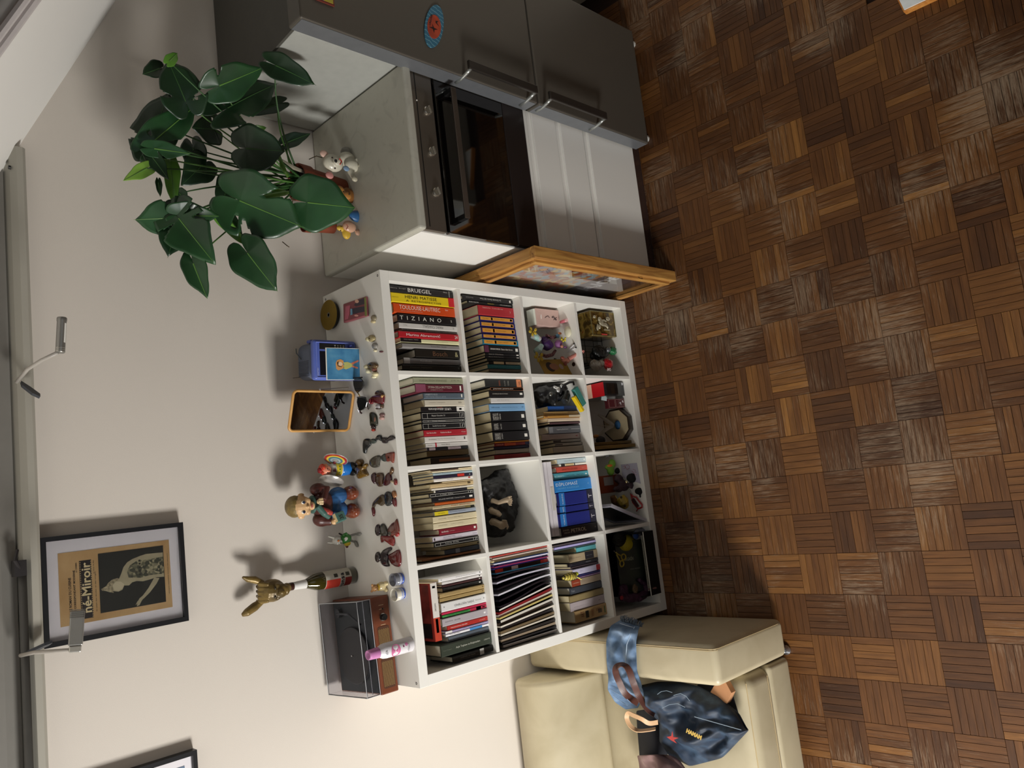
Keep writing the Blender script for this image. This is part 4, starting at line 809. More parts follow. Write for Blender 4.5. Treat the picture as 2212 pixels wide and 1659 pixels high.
def strap(name, pts, w, mat, par, org, nrm=(0, 0, 1), th=.0035):
    P = [at(*q[:2], 2, q[2])-V(org) for q in pts]
    # smooth
    Q = []
    for i in range(len(P)-1):
        a = P[max(i-1, 0)]; b_ = P[i]; c = P[i+1]; d = P[min(i+2, len(P)-1)]
        for k in range(12):
            t = k/12; Q.append(.5*((2*b_)+(c-a)*t+(2*a-5*b_+4*c-d)*t*t+(3*b_-a-3*c+d)*t**3))
    Q.append(P[-1]); g = G(); vs = []; nm = V(nrm).normalized()
    for i, q in enumerate(Q):
        d = (Q[min(i+1, len(Q)-1)]-Q[max(i-1, 0)]).normalized(); vw_ = (CAMP-org-q).normalized(); s_ = (d.cross(vw_).normalized()*.75+nm*.65).normalized(); s_ = (s_-d*s_.dot(d)).normalized(); tn = d.cross(s_).normalized()
        vs += [q+s_*w/2+tn*th/2, q-s_*w/2+tn*th/2, q-s_*w/2-tn*th/2, q+s_*w/2-tn*th/2]
    fs = [(0, 1, 2, 3)]; m = len(Q)
    for i in range(m-1):
        for k in range(4): fs.append((i*4+k, (i+1)*4+k, (i+1)*4+(k+1) % 4, i*4+(k+1) % 4))
    fs.append(tuple(range((m-1)*4+3, (m-1)*4-1, -1)))
    g.add(vs, fs); return g.obj(name, mat, par, smooth=False)
strap('handle', [(1378, 1519, .50), (1352, 1500, .575), (1338, 1474, .61), (1330, 1452, .625), (1333, 1440, .63), (1346, 1436, .63), (1358, 1447, .62), (1368, 1475, .60), (1380, 1503, .56), (1398, 1530, .53), (1414, 1543, .505)], .026, LEA, bg, org, nrm=(.75, -.15, .6))
strap('handle', [(1421, 1560, .52), (1402, 1562, .55), (1386, 1553, .57), (1368, 1545, .575), (1357, 1541, .575), (1354, 1552, .57), (1362, 1568, .56), (1378, 1578, .54), (1400, 1577, .52), (1416, 1574, .505)], .018, LEB, bg, org, nrm=(.75, -.15, .6))
def patch(name, pts, z, mat, par, org, th=.002):
    g = G(); P = [at(u, v, 2, z(u, v) if callable(z) else z)-V(org) for u, v in pts]; n = len(P)
    g.add([q for q in P]+[q-V((0, 0, th)) for q in P], [tuple(range(n)), tuple(range(2*n-1, n-1, -1))]+[(i, n+i, n+(i+1) % n, (i+1) % n) for i in range(n)])
    return g.obj(name, mat, par)
zt_ = lambda u, v: .595-(u-1400)*.00052
patch('star_print', [(1452, 1580), (1454, 1592), (1466, 1594), (1456, 1598), (1462, 1606), (1451, 1600), (1440, 1592), (1450, 1590)], zt_, M('#a83a34', rough=.8), bg, org)
g = G(); q = at(1499, 1586, 2, zt_(1499, 1586)); ex = at(1525, 1597, 2, zt_(1525, 1597))-at(1473, 1571, 2, zt_(1473, 1571)); ey = V((1, .25, .3))
lettering(g, 'HAMAM', frame(q-org, ex, ey), .060, .020, .06); g.obj('gold_lettering', M('#b99a4c', rough=.5), bg)
# phone-like tan purse and dark garments around the bag
org = at(1560, 1492, 2, .40)
t = thing('wallet', 'tan leather wallet poking out between the armrest and the bag', 'wallet', org)
patch('body', [(1542, 1482), (1567, 1473), (1580, 1497), (1570, 1520), (1532, 1500)], .440, M('#b5835c', rough=.5, var=.05), t, org, .03)
org = at(1590, 1500, 2, .38)
t = thing('garment', 'black cloth under the bag, next to the tan wallet', 'clothing', org)
sheet('cloth', [(1505, 1478), (1540, 1474), (1575, 1474)], [(1520, 1530), (1560, 1535), (1598, 1548)], lambda s, t: .386+.02*math.sin(PI*t), .004, SKB, t, org, nu=10, nv=8, fold=.006)
g = G()
org = at(1400, 1600, 2, .42)
t = thing('garment', 'dark navy cloth bunched left of the bag under the tan handle', 'clothing', org)
sheet('cloth', [(1374, 1535), (1376, 1575), (1380, 1620), (1384, 1680)], [(1420, 1530), (1432, 1570), (1440, 1620), (1450, 1680)], lambda s, t: .42+.035*math.sin(PI*t), .04, SKB, t, org, nu=14, nv=10, fold=.015, seed=9)
org = at(1430, 1650, 2, .46)
t = thing('garment', 'mauve-brown scarf bunched at the lower photo edge', 'clothing', org)
sheet('cloth', [(1376, 1632), (1380, 1650), (1384, 1690), (1386, 1720)], [(1440, 1630), (1468, 1645), (1500, 1690), (1510, 1720)], lambda s, t: .47+.09*math.sin(PI*t)*(1-.2*s), .05, MR('mauve_cloth', [(.3, '#5c4344'), (.6, '#7d6260'), (.8, '#a08a84')], 12, rough=.8, bump=.2), t, org, nu=16, nv=14, fold=.045, seed=14, freq=14)

# ================================================================== OLD SASH FRAME BETWEEN BOOKCASE AND CABINET
OLDW = MR('old_pine', [(.25, '#6b4420'), (.45, '#a9773a'), (.7, '#c9984f')], 3, (16, 1.3, 16), rough=.6, dist=.8, detail=8, bump=.5)
OLDV = MR('old_pine_upright', [(.25, '#6b4420'), (.45, '#a9773a'), (.7, '#c9984f')], 3, (16, 16, 1.3), rough=.6, dist=.8, detail=8, bump=.5)
fx0, fx1, fy0, fy1, fh = 1.508, 1.556, -.312, .36, .945
sf = thing('framed_poster', 'deep old wooden frame with glass, standing between the bookcase and the oven cabinet', 'frame', (fx1, fy0, 0))
OX = lambda *a: (a[0]-fx1, a[1]-fx1, a[2]-fy0, a[3]-fy0, a[4], a[5])
def fpart(n, *a, m=OLDW): g = G(); g.rbox(*OX(*a), .003, 2); return g.obj(n, m, sf)
th_ = .028
fpart('rail', fx0, fx1, fy0+th_, fy1-th_, fh-th_, fh); fpart('rail', fx0, fx1, fy0+th_, fy1-th_, 0, th_)
fpart('stile', fx0, fx1, fy0, fy0+th_, 0, fh, m=OLDV); fpart('stile', fx0, fx1, fy1-th_, fy1, 0, fh, m=OLDV)
a = .024
for b_ in ((fx0-.012, fx0+.004, fy0+th_-.004, fy0+th_+a, th_-.006, fh-th_+.006), (fx0-.012, fx0+.004, fy1-th_-a, fy1-th_, th_-.006, fh-th_+.006)): fpart('inner_bead', *b_, m=OLDV)
for b_ in ((fx0-.012, fx0+.004, fy0+th_+a, fy1-th_-a, th_-.006, th_+a), (fx0-.012, fx0+.004, fy0+th_+a, fy1-th_-a, fh-th_-a, fh-th_+.006)): fpart('inner_bead', *b_)
g = G(); g.box(*OX(fx1-.012, fx1-.006, fy0+th_, fy1-th_, th_, fh-th_)); g.obj('back_board', M('#5a4438', rough=.6), sf)
g = G(); g.box(*OX(fx0+.004, fx0+.007, fy0+th_, fy1-th_, th_, fh-th_)); g.obj('glass', M('#ffffff', rough=.02, trans=1.0, var=0), sf)
g = G(); g.box(*OX(fx1-.016, fx1-.013, fy0+.10, fy1-.10, .12, .80)); pc = g.obj('picture', MR('crowded_print', [(.15, '#a8482c'), (.35, '#d8a24c'), (.5, '#e2cf9a'), (.65, '#8fb0c0'), (.85, '#b8583c')], 34, kind='cells', bump=0, rough=.5), sf)
g = G(); g.box(*OX(fx1-.0175, fx1-.016, fy0+.10, fy1-.10, .12, .34)); g.obj('lower_print', M('#54454a', rough=.5, var=.4, scale=12), pc)
g = G(); lettering(g, 'Ja,JOE!', frame((fx1-fx1-.018, .24, .26), (0, -1, 0), (0, 0, 1)), .26, .09, .03); g.obj('lettering', M('#d8d8dc'), pc)
for zz in (.30, .97):
    pass
g = G(); g.tube([(-.052, .020, .27), (-.060, .014, .262), (-.060, .012, .25), (-.054, .018, .246)], .0018, 6); g.obj('hook', M('#7c5c34', rough=.3, metal=.8), sf)
g = G(); g.tube([(-.030, .33, fh+.0), (-.030, .33, fh+.018), (-.032, .345, fh+.024)], .002, 6); g.obj('hook', M('#a08048', rough=.3, metal=.8), sf)

# low white-topped platform at the photo's top edge
c = at(1958, 32, 2, 0)
PINE = MR('orange_pine', [(.3, '#b8702c'), (.7, '#d99a50')], 4, (1, 14, 14), rough=.45)
t = thing('low_platform', 'low orange wooden platform with a bright white top, cut off at the upper photo edge', 'platform', c)
d1 = (at(2027, 0, 2, 0)-c).normalized(); tz = .030
d2 = (at(1934, 0, 2, tz)-at(1943, 18, 2, tz)); d2 = V((d2.x, d2.y, 0)).normalized()
a, b_, e = d1*.55, d1*.55+d2*.45, d2*.45
g = G(); g.prism([(0, 0), (a.x, a.y), (b_.x, b_.y), (e.x, e.y)], 0, tz); g.obj('board', PINE, t, bevel=.002)
k = (d1+d2)*.006; m_ = lambda q: (q.x, q.y)
g = G(); g.prism([m_(k), m_(a*.98+d2*.006), m_(b_*.98), m_(e*.98+d1*.006)], tz, tz+.004); g.obj('white_top', M('#eef3f4', rough=.35), t)

# ================================================================== ON TOP OF THE BOOKCASE
def on(u, v, z=SH): return at(u, v, 2, z)
def zat(x, y, u, lo=0.0, hi=3.0):
    for _ in range(30):
        md = (lo+hi)/2
        if pix(V((x, y, md)))[0] > u: lo = md
        else: hi = md
    return lo
GLZ = lambda c, r=.12: M(c, rough=r, coat=.6, var=.35, scale=90)
def flatfig(name, label, ox, oy, sc, parts, group, z0=SH, th=.009, cat='ornament'):
    pts = [p for q in parts for p in q[1]]
    cu = sum(p[0] for p in pts)/len(pts); cv_ = sum(p[1] for p in pts)/len(pts)
    o = at(ox+cu*sc, oy+cv_*sc, 2, z0); t = thing(name, label, cat, o, group=group)
    for q in parts:
        col, P = q[0], q[1]
        Wd = [at(ox+a*sc, oy+b*sc, 2, z0+th*.5)-o for a, b in P]; c = sum(Wd, V())/len(Wd)
        # round the outline
        R_ = []
        n = len(Wd)
        for i in range(n):
            a, b, d, e = Wd[i-1], Wd[i], Wd[(i+1) % n], Wd[(i+2) % n]
            for k in range(3):
                f = k/3; R_.append(.5*((2*b)+(d-a)*f+(2*a-5*b+4*d-e)*f*f+(3*b-a-3*d+e)*f**3))
        g = G(); m = len(R_); vs = []
        for zz, s in ((0, .93), (th*.3, 1.0), (th*.7, .96), (th*.95, .75), (th*1.08, .35)): vs += [V(((p.x-c.x)*s+c.x, (p.y-c.y)*s+c.y, zz)) for p in R_]
        fs = [tuple(range(m-1, -1, -1)), tuple(range(4*m, 5*m))]
        for k in range(4): fs += [(k*m+i, k*m+(i+1) % m, (k+1)*m+(i+1) % m, (k+1)*m+i) for i in range(m)]
        g.add(vs, fs); g.obj(q[2] if len(q) > 2 else 'segment', GLZ(col), t, smooth=True)
    return t
def EL(x0, x1, y0, y1, n=8): return [((x0+x1)/2+(x1-x0)/2*math.cos(2*PI*i/n), (y0+y1)/2+(y1-y0)/2*math.sin(2*PI*i/n)) for i in range(n)]
FG = 'small glazed figures lying along the bookcase top'
C1 = (620, 620, .12658); C2 = (770, 780, .12048); C3 = (610, 950, .12658); S1 = (780, 990, .1506)
flatfig('glass_figurine', 'tiny amber glass drop beside the illustrated pouch', *C1, [('#8a7f66', EL(1435, 1515, 475, 585)), ('#c9b98f', EL(1432, 1500, 560, 620))], FG)
flatfig('glass_figurine', 'small clear and gold glass snail in front of the blue television', *C1, [('#a39468', EL(1385, 1495, 815, 940)), ('#d9cfa4', EL(1345, 1420, 850, 930)), ('#6d5a34', EL(1400, 1460, 850, 905))], FG, th=.012)
flatfig('glass_figurine', 'small grey glass bead beside the glass snail', *C1, [('#8e8b84', EL(1450, 1535, 950, 1060)), ('#d8cfae', EL(1480, 1525, 1060, 1110))], FG)
flatfig('chip', 'tiny red-brown chip on the bookcase top near its front edge', *C1, [('#6d3d3c', EL(1570, 1642, 1085, 1120))], FG, th=.003, cat='chip')
flatfig('glass_figurine', 'brown swirled glass shell with cream petals, in front of the television', *C2, [('#5b4527', EL(200, 372, 15, 150)), ('#b39a5c', EL(230, 330, 40, 110)), ('#e2d7b0', EL(142, 215, 60, 150)), ('#e8dfbd', EL(175, 245, 140, 225)), ('#ded3a8', EL(288, 372, 190, 275)), ('#e6dcb8', EL(280, 350, 245, 315)), ('#7a4a3a', EL(285, 345, 110, 195))], FG, th=.014)
flatfig('glass_figurine', 'dark red glass crab with a white oval, beside the sunglasses', *C2, [('#3a211c', [(330, 600), (350, 545), (400, 520), (460, 550), (482, 612), (400, 596)]), ('#5e141c', [(215, 745), (250, 655), (330, 612), (478, 600), (490, 700), (468, 770), (380, 765), (300, 745), (250, 780)]), ('#8a2430', EL(225, 300, 660, 770)), ('#a9a4a6', EL(350, 448, 765, 850)), ('#4a3626', EL(440, 470, 760, 850, 6)), ('#c99a5c', EL(455, 490, 600, 660, 6)), ('#33201c', EL(355, 420, 835, 868, 6))], FG, th=.013)
flatfig('glass_figurine', 'tiny pink glass teardrop below the dark red crab', *C2, [('#7a5a58', EL(415, 497, 925, 1000)), ('#c9a39a', EL(412, 490, 985, 1058))], FG)
flatfig('glass_figurine', 'dark green glass oblong with a red tip', *C2, [('#2d2f22', [(235, 930), (290, 915), (350, 960), (372, 1050), (365, 1160), (300, 1140), (250, 1165), (240, 1050)]), ('#8a5a48', EL(320, 362, 985, 1115)), ('#2a1414', EL(265, 335, 1140, 1225)), ('#a8331f', EL(272, 330, 1205, 1262))], FG)
flatfig('glass_figurine', 'long black glazed dancer stretched towards the front edge', *C2, [('#1d2120', [(118, 1450), (150, 1390), (240, 1400), (252, 1500), (185, 1580), (165, 1655), (122, 1640), (114, 1540)]), ('#3c4640', EL(248, 348, 1388, 1482)), ('#26292b', [(340, 1390), (382, 1325), (440, 1335), (452, 1435), (405, 1410), (352, 1425)]), ('#2b2526', [(448, 1378), (528, 1365), (552, 1400), (600, 1340), (650, 1332), (690, 1380), (640, 1418), (562, 1440), (532, 1476), (460, 1462)])], FG)
flatfig('glass_figurine', 'grey-brown glazed figure with a red and cream skirt, uppermost dancer', *C3, [('#4a463c', [(1488, 345), (1560, 285), (1640, 262), (1672, 300), (1652, 400), (1640, 460), (1550, 478), (1490, 430)]), ('#2f3a34', [(1680, 285), (1750, 232), (1775, 300), (1760, 372), (1700, 352)]), ('#7a3a2c', [(1760, 235), (1892, 206), (1905, 270), (1890, 398), (1862, 362), (1782, 375), (1765, 300)]), ('#a58f6c', EL(1800, 1865, 255, 345))], FG)
flatfig('glass_figurine', 'maroon glazed dancer with one raised brown leg', *C3, [('#3d1f24', [(1515, 605), (1560, 558), (1592, 582), (1590, 680), (1576, 756), (1526, 700)]), ('#4e3826', [(1600, 575), (1690, 562), (1722, 602), (1712, 720), (1700, 790), (1640, 800), (1600, 742), (1592, 650)]), ('#43191d', [(1722, 702), (1770, 592), (1830, 560), (1860, 682), (1800, 772), (1732, 782)]), ('#5a3e20', [(1832, 580), (1862, 462), (1892, 520), (1862, 592)]), ('#c9b99c', [(1855, 690), (1925, 712), (1925, 745), (1850, 725)]), ('#6b2220', [(1912, 660), (1948, 690), (1944, 768), (1912, 762)])], FG)
flatfig('glass_figurine', 'brown glazed dancer with a long curved red-tipped tail', *C3, [('#473a28', [(1540, 1080), (1600, 1002), (1690, 932), (1740, 962), (1760, 1060), (1700, 1130), (1640, 1102), (1580, 1112), (1556, 1160), (1530, 1150)]), ('#55161a', [(1530, 1150), (1560, 1158), (1574, 1240), (1556, 1310), (1538, 1240)]), ('#2b2d2e', [(1742, 932), (1790, 880), (1860, 912), (1880, 1000), (1852, 1110), (1762, 1120)]), ('#8a5a34', [(1870, 885), (1918, 870), (1940, 960), (1902, 992)]), ('#5a1f22', [(1880, 1012), (1930, 1002), (1940, 1130), (1916, 1140), (1882, 1090)])], FG)
flatfig('glass_figurine', 'dark glazed figure with a red skirt and oval black head', *S1, [('#2b1c20', EL(200, 276, 945, 1115)), ('#37352e', [(285, 945), (330, 945), (376, 1040), (370, 1112), (292, 1120), (276, 1040)]), ('#5e2a20', [(386, 1012), (440, 932), (498, 902), (515, 872), (548, 1050), (500, 1080), (452, 1116), (392, 1092)]), ('#7a1f1c', [(280, 1112), (370, 1110), (470, 1132), (462, 1260), (332, 1180), (290, 1214)]), ('#8a2420', EL(488, 540, 1050, 1125)), ('#3b3a30', EL(395, 455, 1035, 1105))], FG)
flatfig('glass_figurine', 'dark purple glazed figure with a wide maroon skirt, nearest the cups', *S1, [('#2b2220', EL(200, 272, 1340, 1495)), ('#2c2228', [(276, 1400), (300, 1332), (350, 1292), (420, 1272), (432, 1312), (372, 1360), (390, 1402), (386, 1500), (402, 1550), (332, 1552), (282, 1500)]), ('#5c1a1c', [(390, 1402), (450, 1352), (545, 1312), (572, 1470), (540, 1560), (442, 1522)])], FG)
flatfig('glass_figurine', 'amber-brown glass bulldog shape at the feet of the tin toy', *C3, [('#5c4218', EL(1265, 1362, 325, 445)), ('#6b4f1c', [(1270, 450), (1340, 440), (1400, 452), (1425, 400), (1436, 440), (1400, 500), (1445, 590), (1436, 622), (1380, 640), (1310, 668), (1275, 620)]), ('#96783a', EL(1300, 1380, 500, 600))], FG, th=.02)

# gold disc on a dark round tin
q = on(715, 683); t = thing('round_tin', 'dark round tin under the gold disc at the back right corner', 'tin', (q.x, q.y-.014, SH))
g = G(); g.lathe([(.050, 0), (.053, .002), (.053, .016), (.050, .018)], 36); g.obj('body', M('#1f1c18', rough=.4), t, smooth=False)
t = thing('disc', 'gold compact disc lying on the dark round tin', 'disc', (q.x, q.y-.014, SH+.0185))
g = G(); g.lathe([(.009, 0), (.060, 0), (.060, .0012), (.009, .0012), (.009, 0)], 48); g.obj('disc', MR('gold_disc', [(.3, '#8a7026'), (.7, '#a58a3a')], 5, rough=.28, metal=.55, bump=0), t)
g = G(); g.lathe([(.006, 0), (.0105, .0), (.0105, .0016), (.006, .0016), (.006, 0)], 32); g.obj('hub_ring', M('#6d675c', rough=.3), t)

# illustrated pouch
P = [(968, 290), (1350, 160), (1372, 495), (1245, 535), (1080, 585), (975, 614)]
o = on(620+1170*.12658, 620+390*.12658); t = thing('pouch', 'small flat pouch printed with cartoon figures in pink, grey and green', 'pouch', o)
Wd = [at(620+a*.12658, 620+b*.12658, 2, SH+.008)-o for a, b in P]; c = sum(Wd, V())/len(Wd)
g = G(); m = len(Wd); vs = []
for zz, s in ((0, 1), (.010, 1.0), (.015, .9)): vs += [V(((p.x-c.x)*s+c.x, (p.y-c.y)*s+c.y, zz)) for p in Wd]
g.add(vs, [tuple(range(m-1, -1, -1)), tuple(range(2*m, 3*m))]+[(k*m+i, k*m+(i+1) % m, (k+1)*m+(i+1) % m, (k+1)*m+i) for k in (0, 1) for i in range(m)]); g.obj('body', M('#8a4a50', rough=.4), t, bevel=.002)
def ppatch(name, pts, col, z=.0155, th=.0008): 
    Q = [at(620+a*.12658, 620+b*.12658, 2, SH+z)-o for a, b in pts]; g = G(); g.prism([(p.x, p.y) for p in Q], z, z+th); return g.obj(name, M(col, rough=.4, var=.25, scale=60), t)
ppatch('print_edge', [(1320, 180), (1350, 176), (1365, 490), (1330, 500)], '#7c8040')
ppatch('print_dress', [(1215, 230), (1310, 190), (1325, 290), (1180, 330), (1140, 310)], '#3b2f3a')
ppatch('print_dress', [(1100, 370), (1250, 340), (1325, 330), (1325, 420), (1220, 440), (1100, 470)], '#37303e')
ppatch('print_face', EL(1160, 1225, 210, 275), '#d9a890', .0163); ppatch('print_blue', [(1085, 370), (1110, 375), (1115, 470), (1085, 480)], '#6fa3bd', .0163)
ppatch('print_cheek', EL(1150, 1220, 470, 505), '#d79a90', .0163); ppatch('print_hair', [(1000, 330), (1080, 310), (1060, 420), (1040, 540), (990, 560)], '#b56070', .0157)

# blue portable television with a postcard leaning on it
xa, xb = 1.112, 1.262; yf = .200
zf1 = zat(1.19, yf, 678); yb = .335; zbk = zat(1.19, yb, 646)
hT = zf1-SH
t = thing('portable_television', 'small blue plastic portable television with a grey back', 'television', ((xa+xb)/2, yf, SH), rz=-.10)
w2 = (xb-xa)/2
BLU = M('#5668b4', rough=.35, var=.05); BLG = M('#525a6c', rough=.45, var=.08)
g = G(); g.rbox(-w2, w2, 0, .030, 0, hT, .012, 4); fr_ = g.obj('front_bezel', BLU, t, smooth=True)
g = G(); g.rbox(-w2+.006, w2-.006, .02, .145, .004, hT-.006, .03, 5); g.obj('rear_shell', BLG, t, smooth=True)
g = G(); g.tube([(-w2+.010, -.001, .012), (w2-.010, -.001, .012), (w2-.010, -.001, hT-.010), (-w2+.010, -.001, hT-.010), (-w2+.010, -.001, .012)], .0022, 6); g.obj('bezel_lip', M('#7383cf', rough=.3), fr_)
g = G(); g.box(-w2+.018, w2-.044, -.0015, .002, .022, hT-.024); g.obj('screen', M('#16181f', rough=.08), fr_)
g = G(); g.box(w2-.036, w2-.014, -.002, .002, .052, hT-.024); g.obj('tuner_panel', M('#151515', rough=.4), fr_)
g = G(); [g.box(w2-.033+.0055*k, w2-.030+.0055*k, -.0026, -.002, .056+.012*j, .062+.012*j) for k in range(3) for j in range(4)]; g.obj('dial_marks', M('#b9b9b4'), fr_, kind='stuff')
g = G(); g.lathe([(.007, 0), (.007, .01), (.005, .012)], 16); o_ = g.obj('knob', M('#39448a', rough=.4), fr_); o_.matrix_local = Matrix.Translation((w2-.022, -.0, .032)) @ Matrix.Rotation(PI/2, 4, 'X')
g = G(); lettering(g, 'UNITED', frame((-w2+.03, -.0022, hT-.0145), (1, 0, 0), (0, 0, 1)), .030, .005); g.obj('lettering', M('#b9c2dd'), fr_)
g = G(); [g.box(-w2+.02+.006*k, -w2+.0225+.006*k, .05, .12, hT-.007, hT-.004) for k in range(10)]; g.obj('vent_ribs', M('#3c4250', rough=.5), t, kind='stuff')
g = G(); g.rbox(w2-.008, w2+.004, .045, .075, hT-.05, hT-.014, .004, 2); g.obj('handle_boss', M('#3f4d92', rough=.4), t)
g = G(); g.tube([(.010, .10, hT-.004), (.035, .115, hT+.006), (.052, .12, hT+.004)], .0022, 6); g.obj('handle', M('#3a3f3f', rough=.3), t)
g = G(); g.tube([(-w2+.02, .11, hT-.006), (-w2+.016, .118, hT+.022)], .0009, 5); g.obj('aerial', M('#3c3a36', rough=.3, metal=.7), t)
# postcard
pc0 = V(((xa+xb)/2-.017, yf-.020, SH)); t = thing('postcard', 'blue postcard of a reclining woman with auburn hair, propped against the television', 'postcard', pc0, rot=(-.14, 0, -.10))
pw, phh = .060, .138
g = G(); g.T(loc); g.box(-pw, pw, 0.001, phh, 0, .0008); g.obj('card', M('#e6e2d4', rough=.5), t)
g = G(); g.T(loc); g.box(-pw+.002, pw-.002, .003, phh-.004, .0008, .0011); cd = g.obj('picture', MR('sea_blue', [(.3, '#2f6b98'), (.6, '#4d8ab0'), (.85, '#6fa0b4')], 22, bump=0, rough=.45), t)
pk = lambda n, L, c, z=.0012: (lambda g: g.obj(n, c, cd))((lambda g: (g.T(loc), g.prism([(x/1000, y/1000) for x, y in L], z, z+.0003))[1])(G()))
pk('hair_print', [(-18, 98), (2, 100), (14, 94), (18, 80), (12, 68), (0, 70), (-14, 66), (-20, 78), (-24, 90)], M('#c98f54', var=.2, scale=80))
pk('face_print', [(-4, 90), (6, 90), (8, 78), (0, 72), (-8, 78)], M('#d8bfa4'), .0016); pk('hair_curve_print', [(-8, 92), (4, 94), (10, 88), (6, 92), (-6, 90), (-10, 78), (-6, 74), (-12, 78)], M('#33251c'), .002)
pk('body_print', [(-16, 70), (0, 66), (6, 70), (8, 52), (4, 40), (-2, 30), (-10, 34), (-16, 48), (-20, 60)], M('#b3b268', var=.15)); pk('leg_print', [(-4, 34), (4, 38), (10, 24), (16, 8), (11, 6), (4, 20)], M('#d27a62')); pk('leg_print', [(-10, 36), (-4, 34), (-8, 22), (-12, 10), (-17, 12), (-14, 24)], M('#d9806a'))

# mirror
q = on(764, 889); my = .262; mx = .5*(on(762, 932).x+on(766, 843).x); mh = zat(mx, my+.01, 629)-SH; mw = .080
t = thing('mirror', 'tabletop mirror with a rounded bamboo frame', 'mirror', (mx, my, SH), rot=(-.08, 0, -.42))
def rrect(w, h0, h1, r, n=6):
    P = []
    for cx, cy, a0 in ((w-r, h1-r, 0), (-w+r, h1-r, PI/2), (-w+r, h0+r, PI), (w-r, h0+r, 1.5*PI)): P += [(cx+r*math.cos(a0+k*PI/2/n), cy+r*math.sin(a0+k*PI/2/n)) for k in range(n+1)]
    return P
pts = [V((x, 0, y)) for x, y in rrect(mw-.004, .006, mh-.004, .016)]; pts.append(pts[0])
g = G(); g.tube(pts, .0055, 8, caps=False); g.obj('bamboo_frame', MR('bamboo', [(.3, '#b5803c'), (.7, '#d0a05c')], 14, rough=.4), t, smooth=True)
g = G(); g.T(loc); g.prism(rrect(mw-.007, .009, mh-.007, .014), -.002, .001); g.obj('glass', M('#8f9299', rough=.02, metal=1.0, var=0), t)
g = G(); g.T(loc); g.prism(rrect(mw-.007, .009, mh-.007, .014), -.006, -.003); g.obj('backing', M('#a8763a', rough=.6), t)
for sx in (-1, 1): g = G(); g.ell((sx*(mw+.002), 0, mh*.58), .004); g.obj('pivot', M('#cfcabb', rough=.2, metal=.9), t)
g = G(); g.tube([(-mw-.002, .001, mh*.58), (-mw-.002, .05, .003), (mw+.002, .05, .003), (mw+.002, .001, mh*.58)], .0018, 6); g.obj('wire_stand', M('#b9b4a6', rough=.3, metal=.8), t)

# sunglasses lying folded
o = on(780, 845); t = thing('sunglasses', 'black sunglasses resting between the mirror and the glass figures', 'sunglasses', o)
C2b = (610, 790, .12658)
def lens(n, P, z):
    Q = [at(610+a*.12658, 790+b*.12658, 2, SH+z)-o for a, b in P]; g = G(); g.prism([(p.x, p.y) for p in Q], z-.003, z+.002); return g.obj(n, M('#15181a', rough=.06, coat=1.0), t, bevel=.0015)
lens('lens', [(1210, 240), (1270, 225), (1340, 210), (1385, 270), (1390, 340), (1340, 420), (1280, 470), (1240, 420), (1215, 330)], .026)
lens('lens', [(1285, 545), (1350, 540), (1420, 550), (1452, 620), (1430, 700), (1380, 750), (1320, 775), (1290, 700), (1275, 620)], .022)
T3 = lambda a, b, z: at(610+a*.12658, 790+b*.12658, 2, SH+z)-o
g = G(); g.tube([T3(1205, 215, .03), T3(1280, 205, .03), T3(1360, 200, .03)], .003, 6); g.obj('brow_bar', BLACK, t)
g = G(); g.tube([T3(1280, 540, .025), T3(1350, 532, .026), T3(1425, 548, .024)], .0025, 6); g.obj('brow_bar', BLACK, t)
g = G(); g.tube([T3(1290, 470, .024), T3(1310, 500, .026), T3(1325, 535, .024)], .0022, 6); g.obj('bridge', M('#b99a50', rough=.2, metal=.9), t)
g = G(); g.tube([T3(1300, 740, .022), T3(1325, 790, .016), T3(1350, 810, .006)], .004, 6); g.tube([T3(1450, 690, .02), T3(1465, 740, .003)], .0025, 6); g.obj('temple', M('#2b1517', rough=.2), t)

# ---- small body-part helper for figurines: a part is one remeshed union of blobs
def blob(name, items, mat, par, vox=.0022):
    g = G()
    for it in items:
        if it[0] == 'e': g.ell(it[1], it[2], it[3] if len(it) > 3 else None, 16, 10)
        else: g.tube(it[1], it[2], 10)
    return g.obj(name, mat, par, remesh=vox)
RX = lambda a: Matrix.Rotation(a, 4, 'X'); RY = lambda a: Matrix.Rotation(a, 4, 'Y'); RZ = lambda a: Matrix.Rotation(a, 4, 'Z')

# ---- boy figurine
q = on(776, 1084); bh = 1.0
t = thing('boy_figurine', 'painted figurine of a blond boy in blue shorts and brown shoes holding a book', 'figurine', (q.x+.006, q.y+.03, SH), rz=-.12); t.scale = (.95, .95, .95)
BR = M('#7a3f2a', rough=.15, coat=.7, var=.1); MAR = M('#4a2620', rough=.35, var=.35, scale=70); SKN = M('#c9a376', rough=.35, var=.06)
blob('shoe', [('e', (.034, -.012, .026), (.030, .046, .027))], BR, t); blob('shoe', [('e', (-.036, -.018, .026), (.031, .047, .027))], BR, t)
blob('shorts', [('e', (.028, .0, .078), (.034, .034, .040)), ('e', (-.028, .0, .078), (.036, .034, .042)), ('e', (0, .0, .100), (.050, .034, .030))], M('#2a5584', rough=.4, var=.4, scale=120, stretch=(1, 1, .2)), t)
blob('coat', [('e', (0, .002, .145), (.052, .036, .050)), ('e', (.058, .0, .165), (.026, .026, .034)), ('e', (-.056, -.002, .150), (.030, .028, .040)), ('t', [(.060, -.002, .17), (.060, -.02, .14), (.02, -.038, .165)], [.020, .017, .012]), ('t', [(-.060, -.004, .16), (-.064, -.03, .125)], [.022, .018])], MAR, t)
blob('scarf', [('e', (.004, -.004, .193), (.036, .030, .012)), ('t', [(.0, -.036, .19), (-.030, -.042, .165), (-.048, -.036, .140)], [.012, .013, .010])], M('#3b5c54', rough=.5, var=.25, scale=90), t)
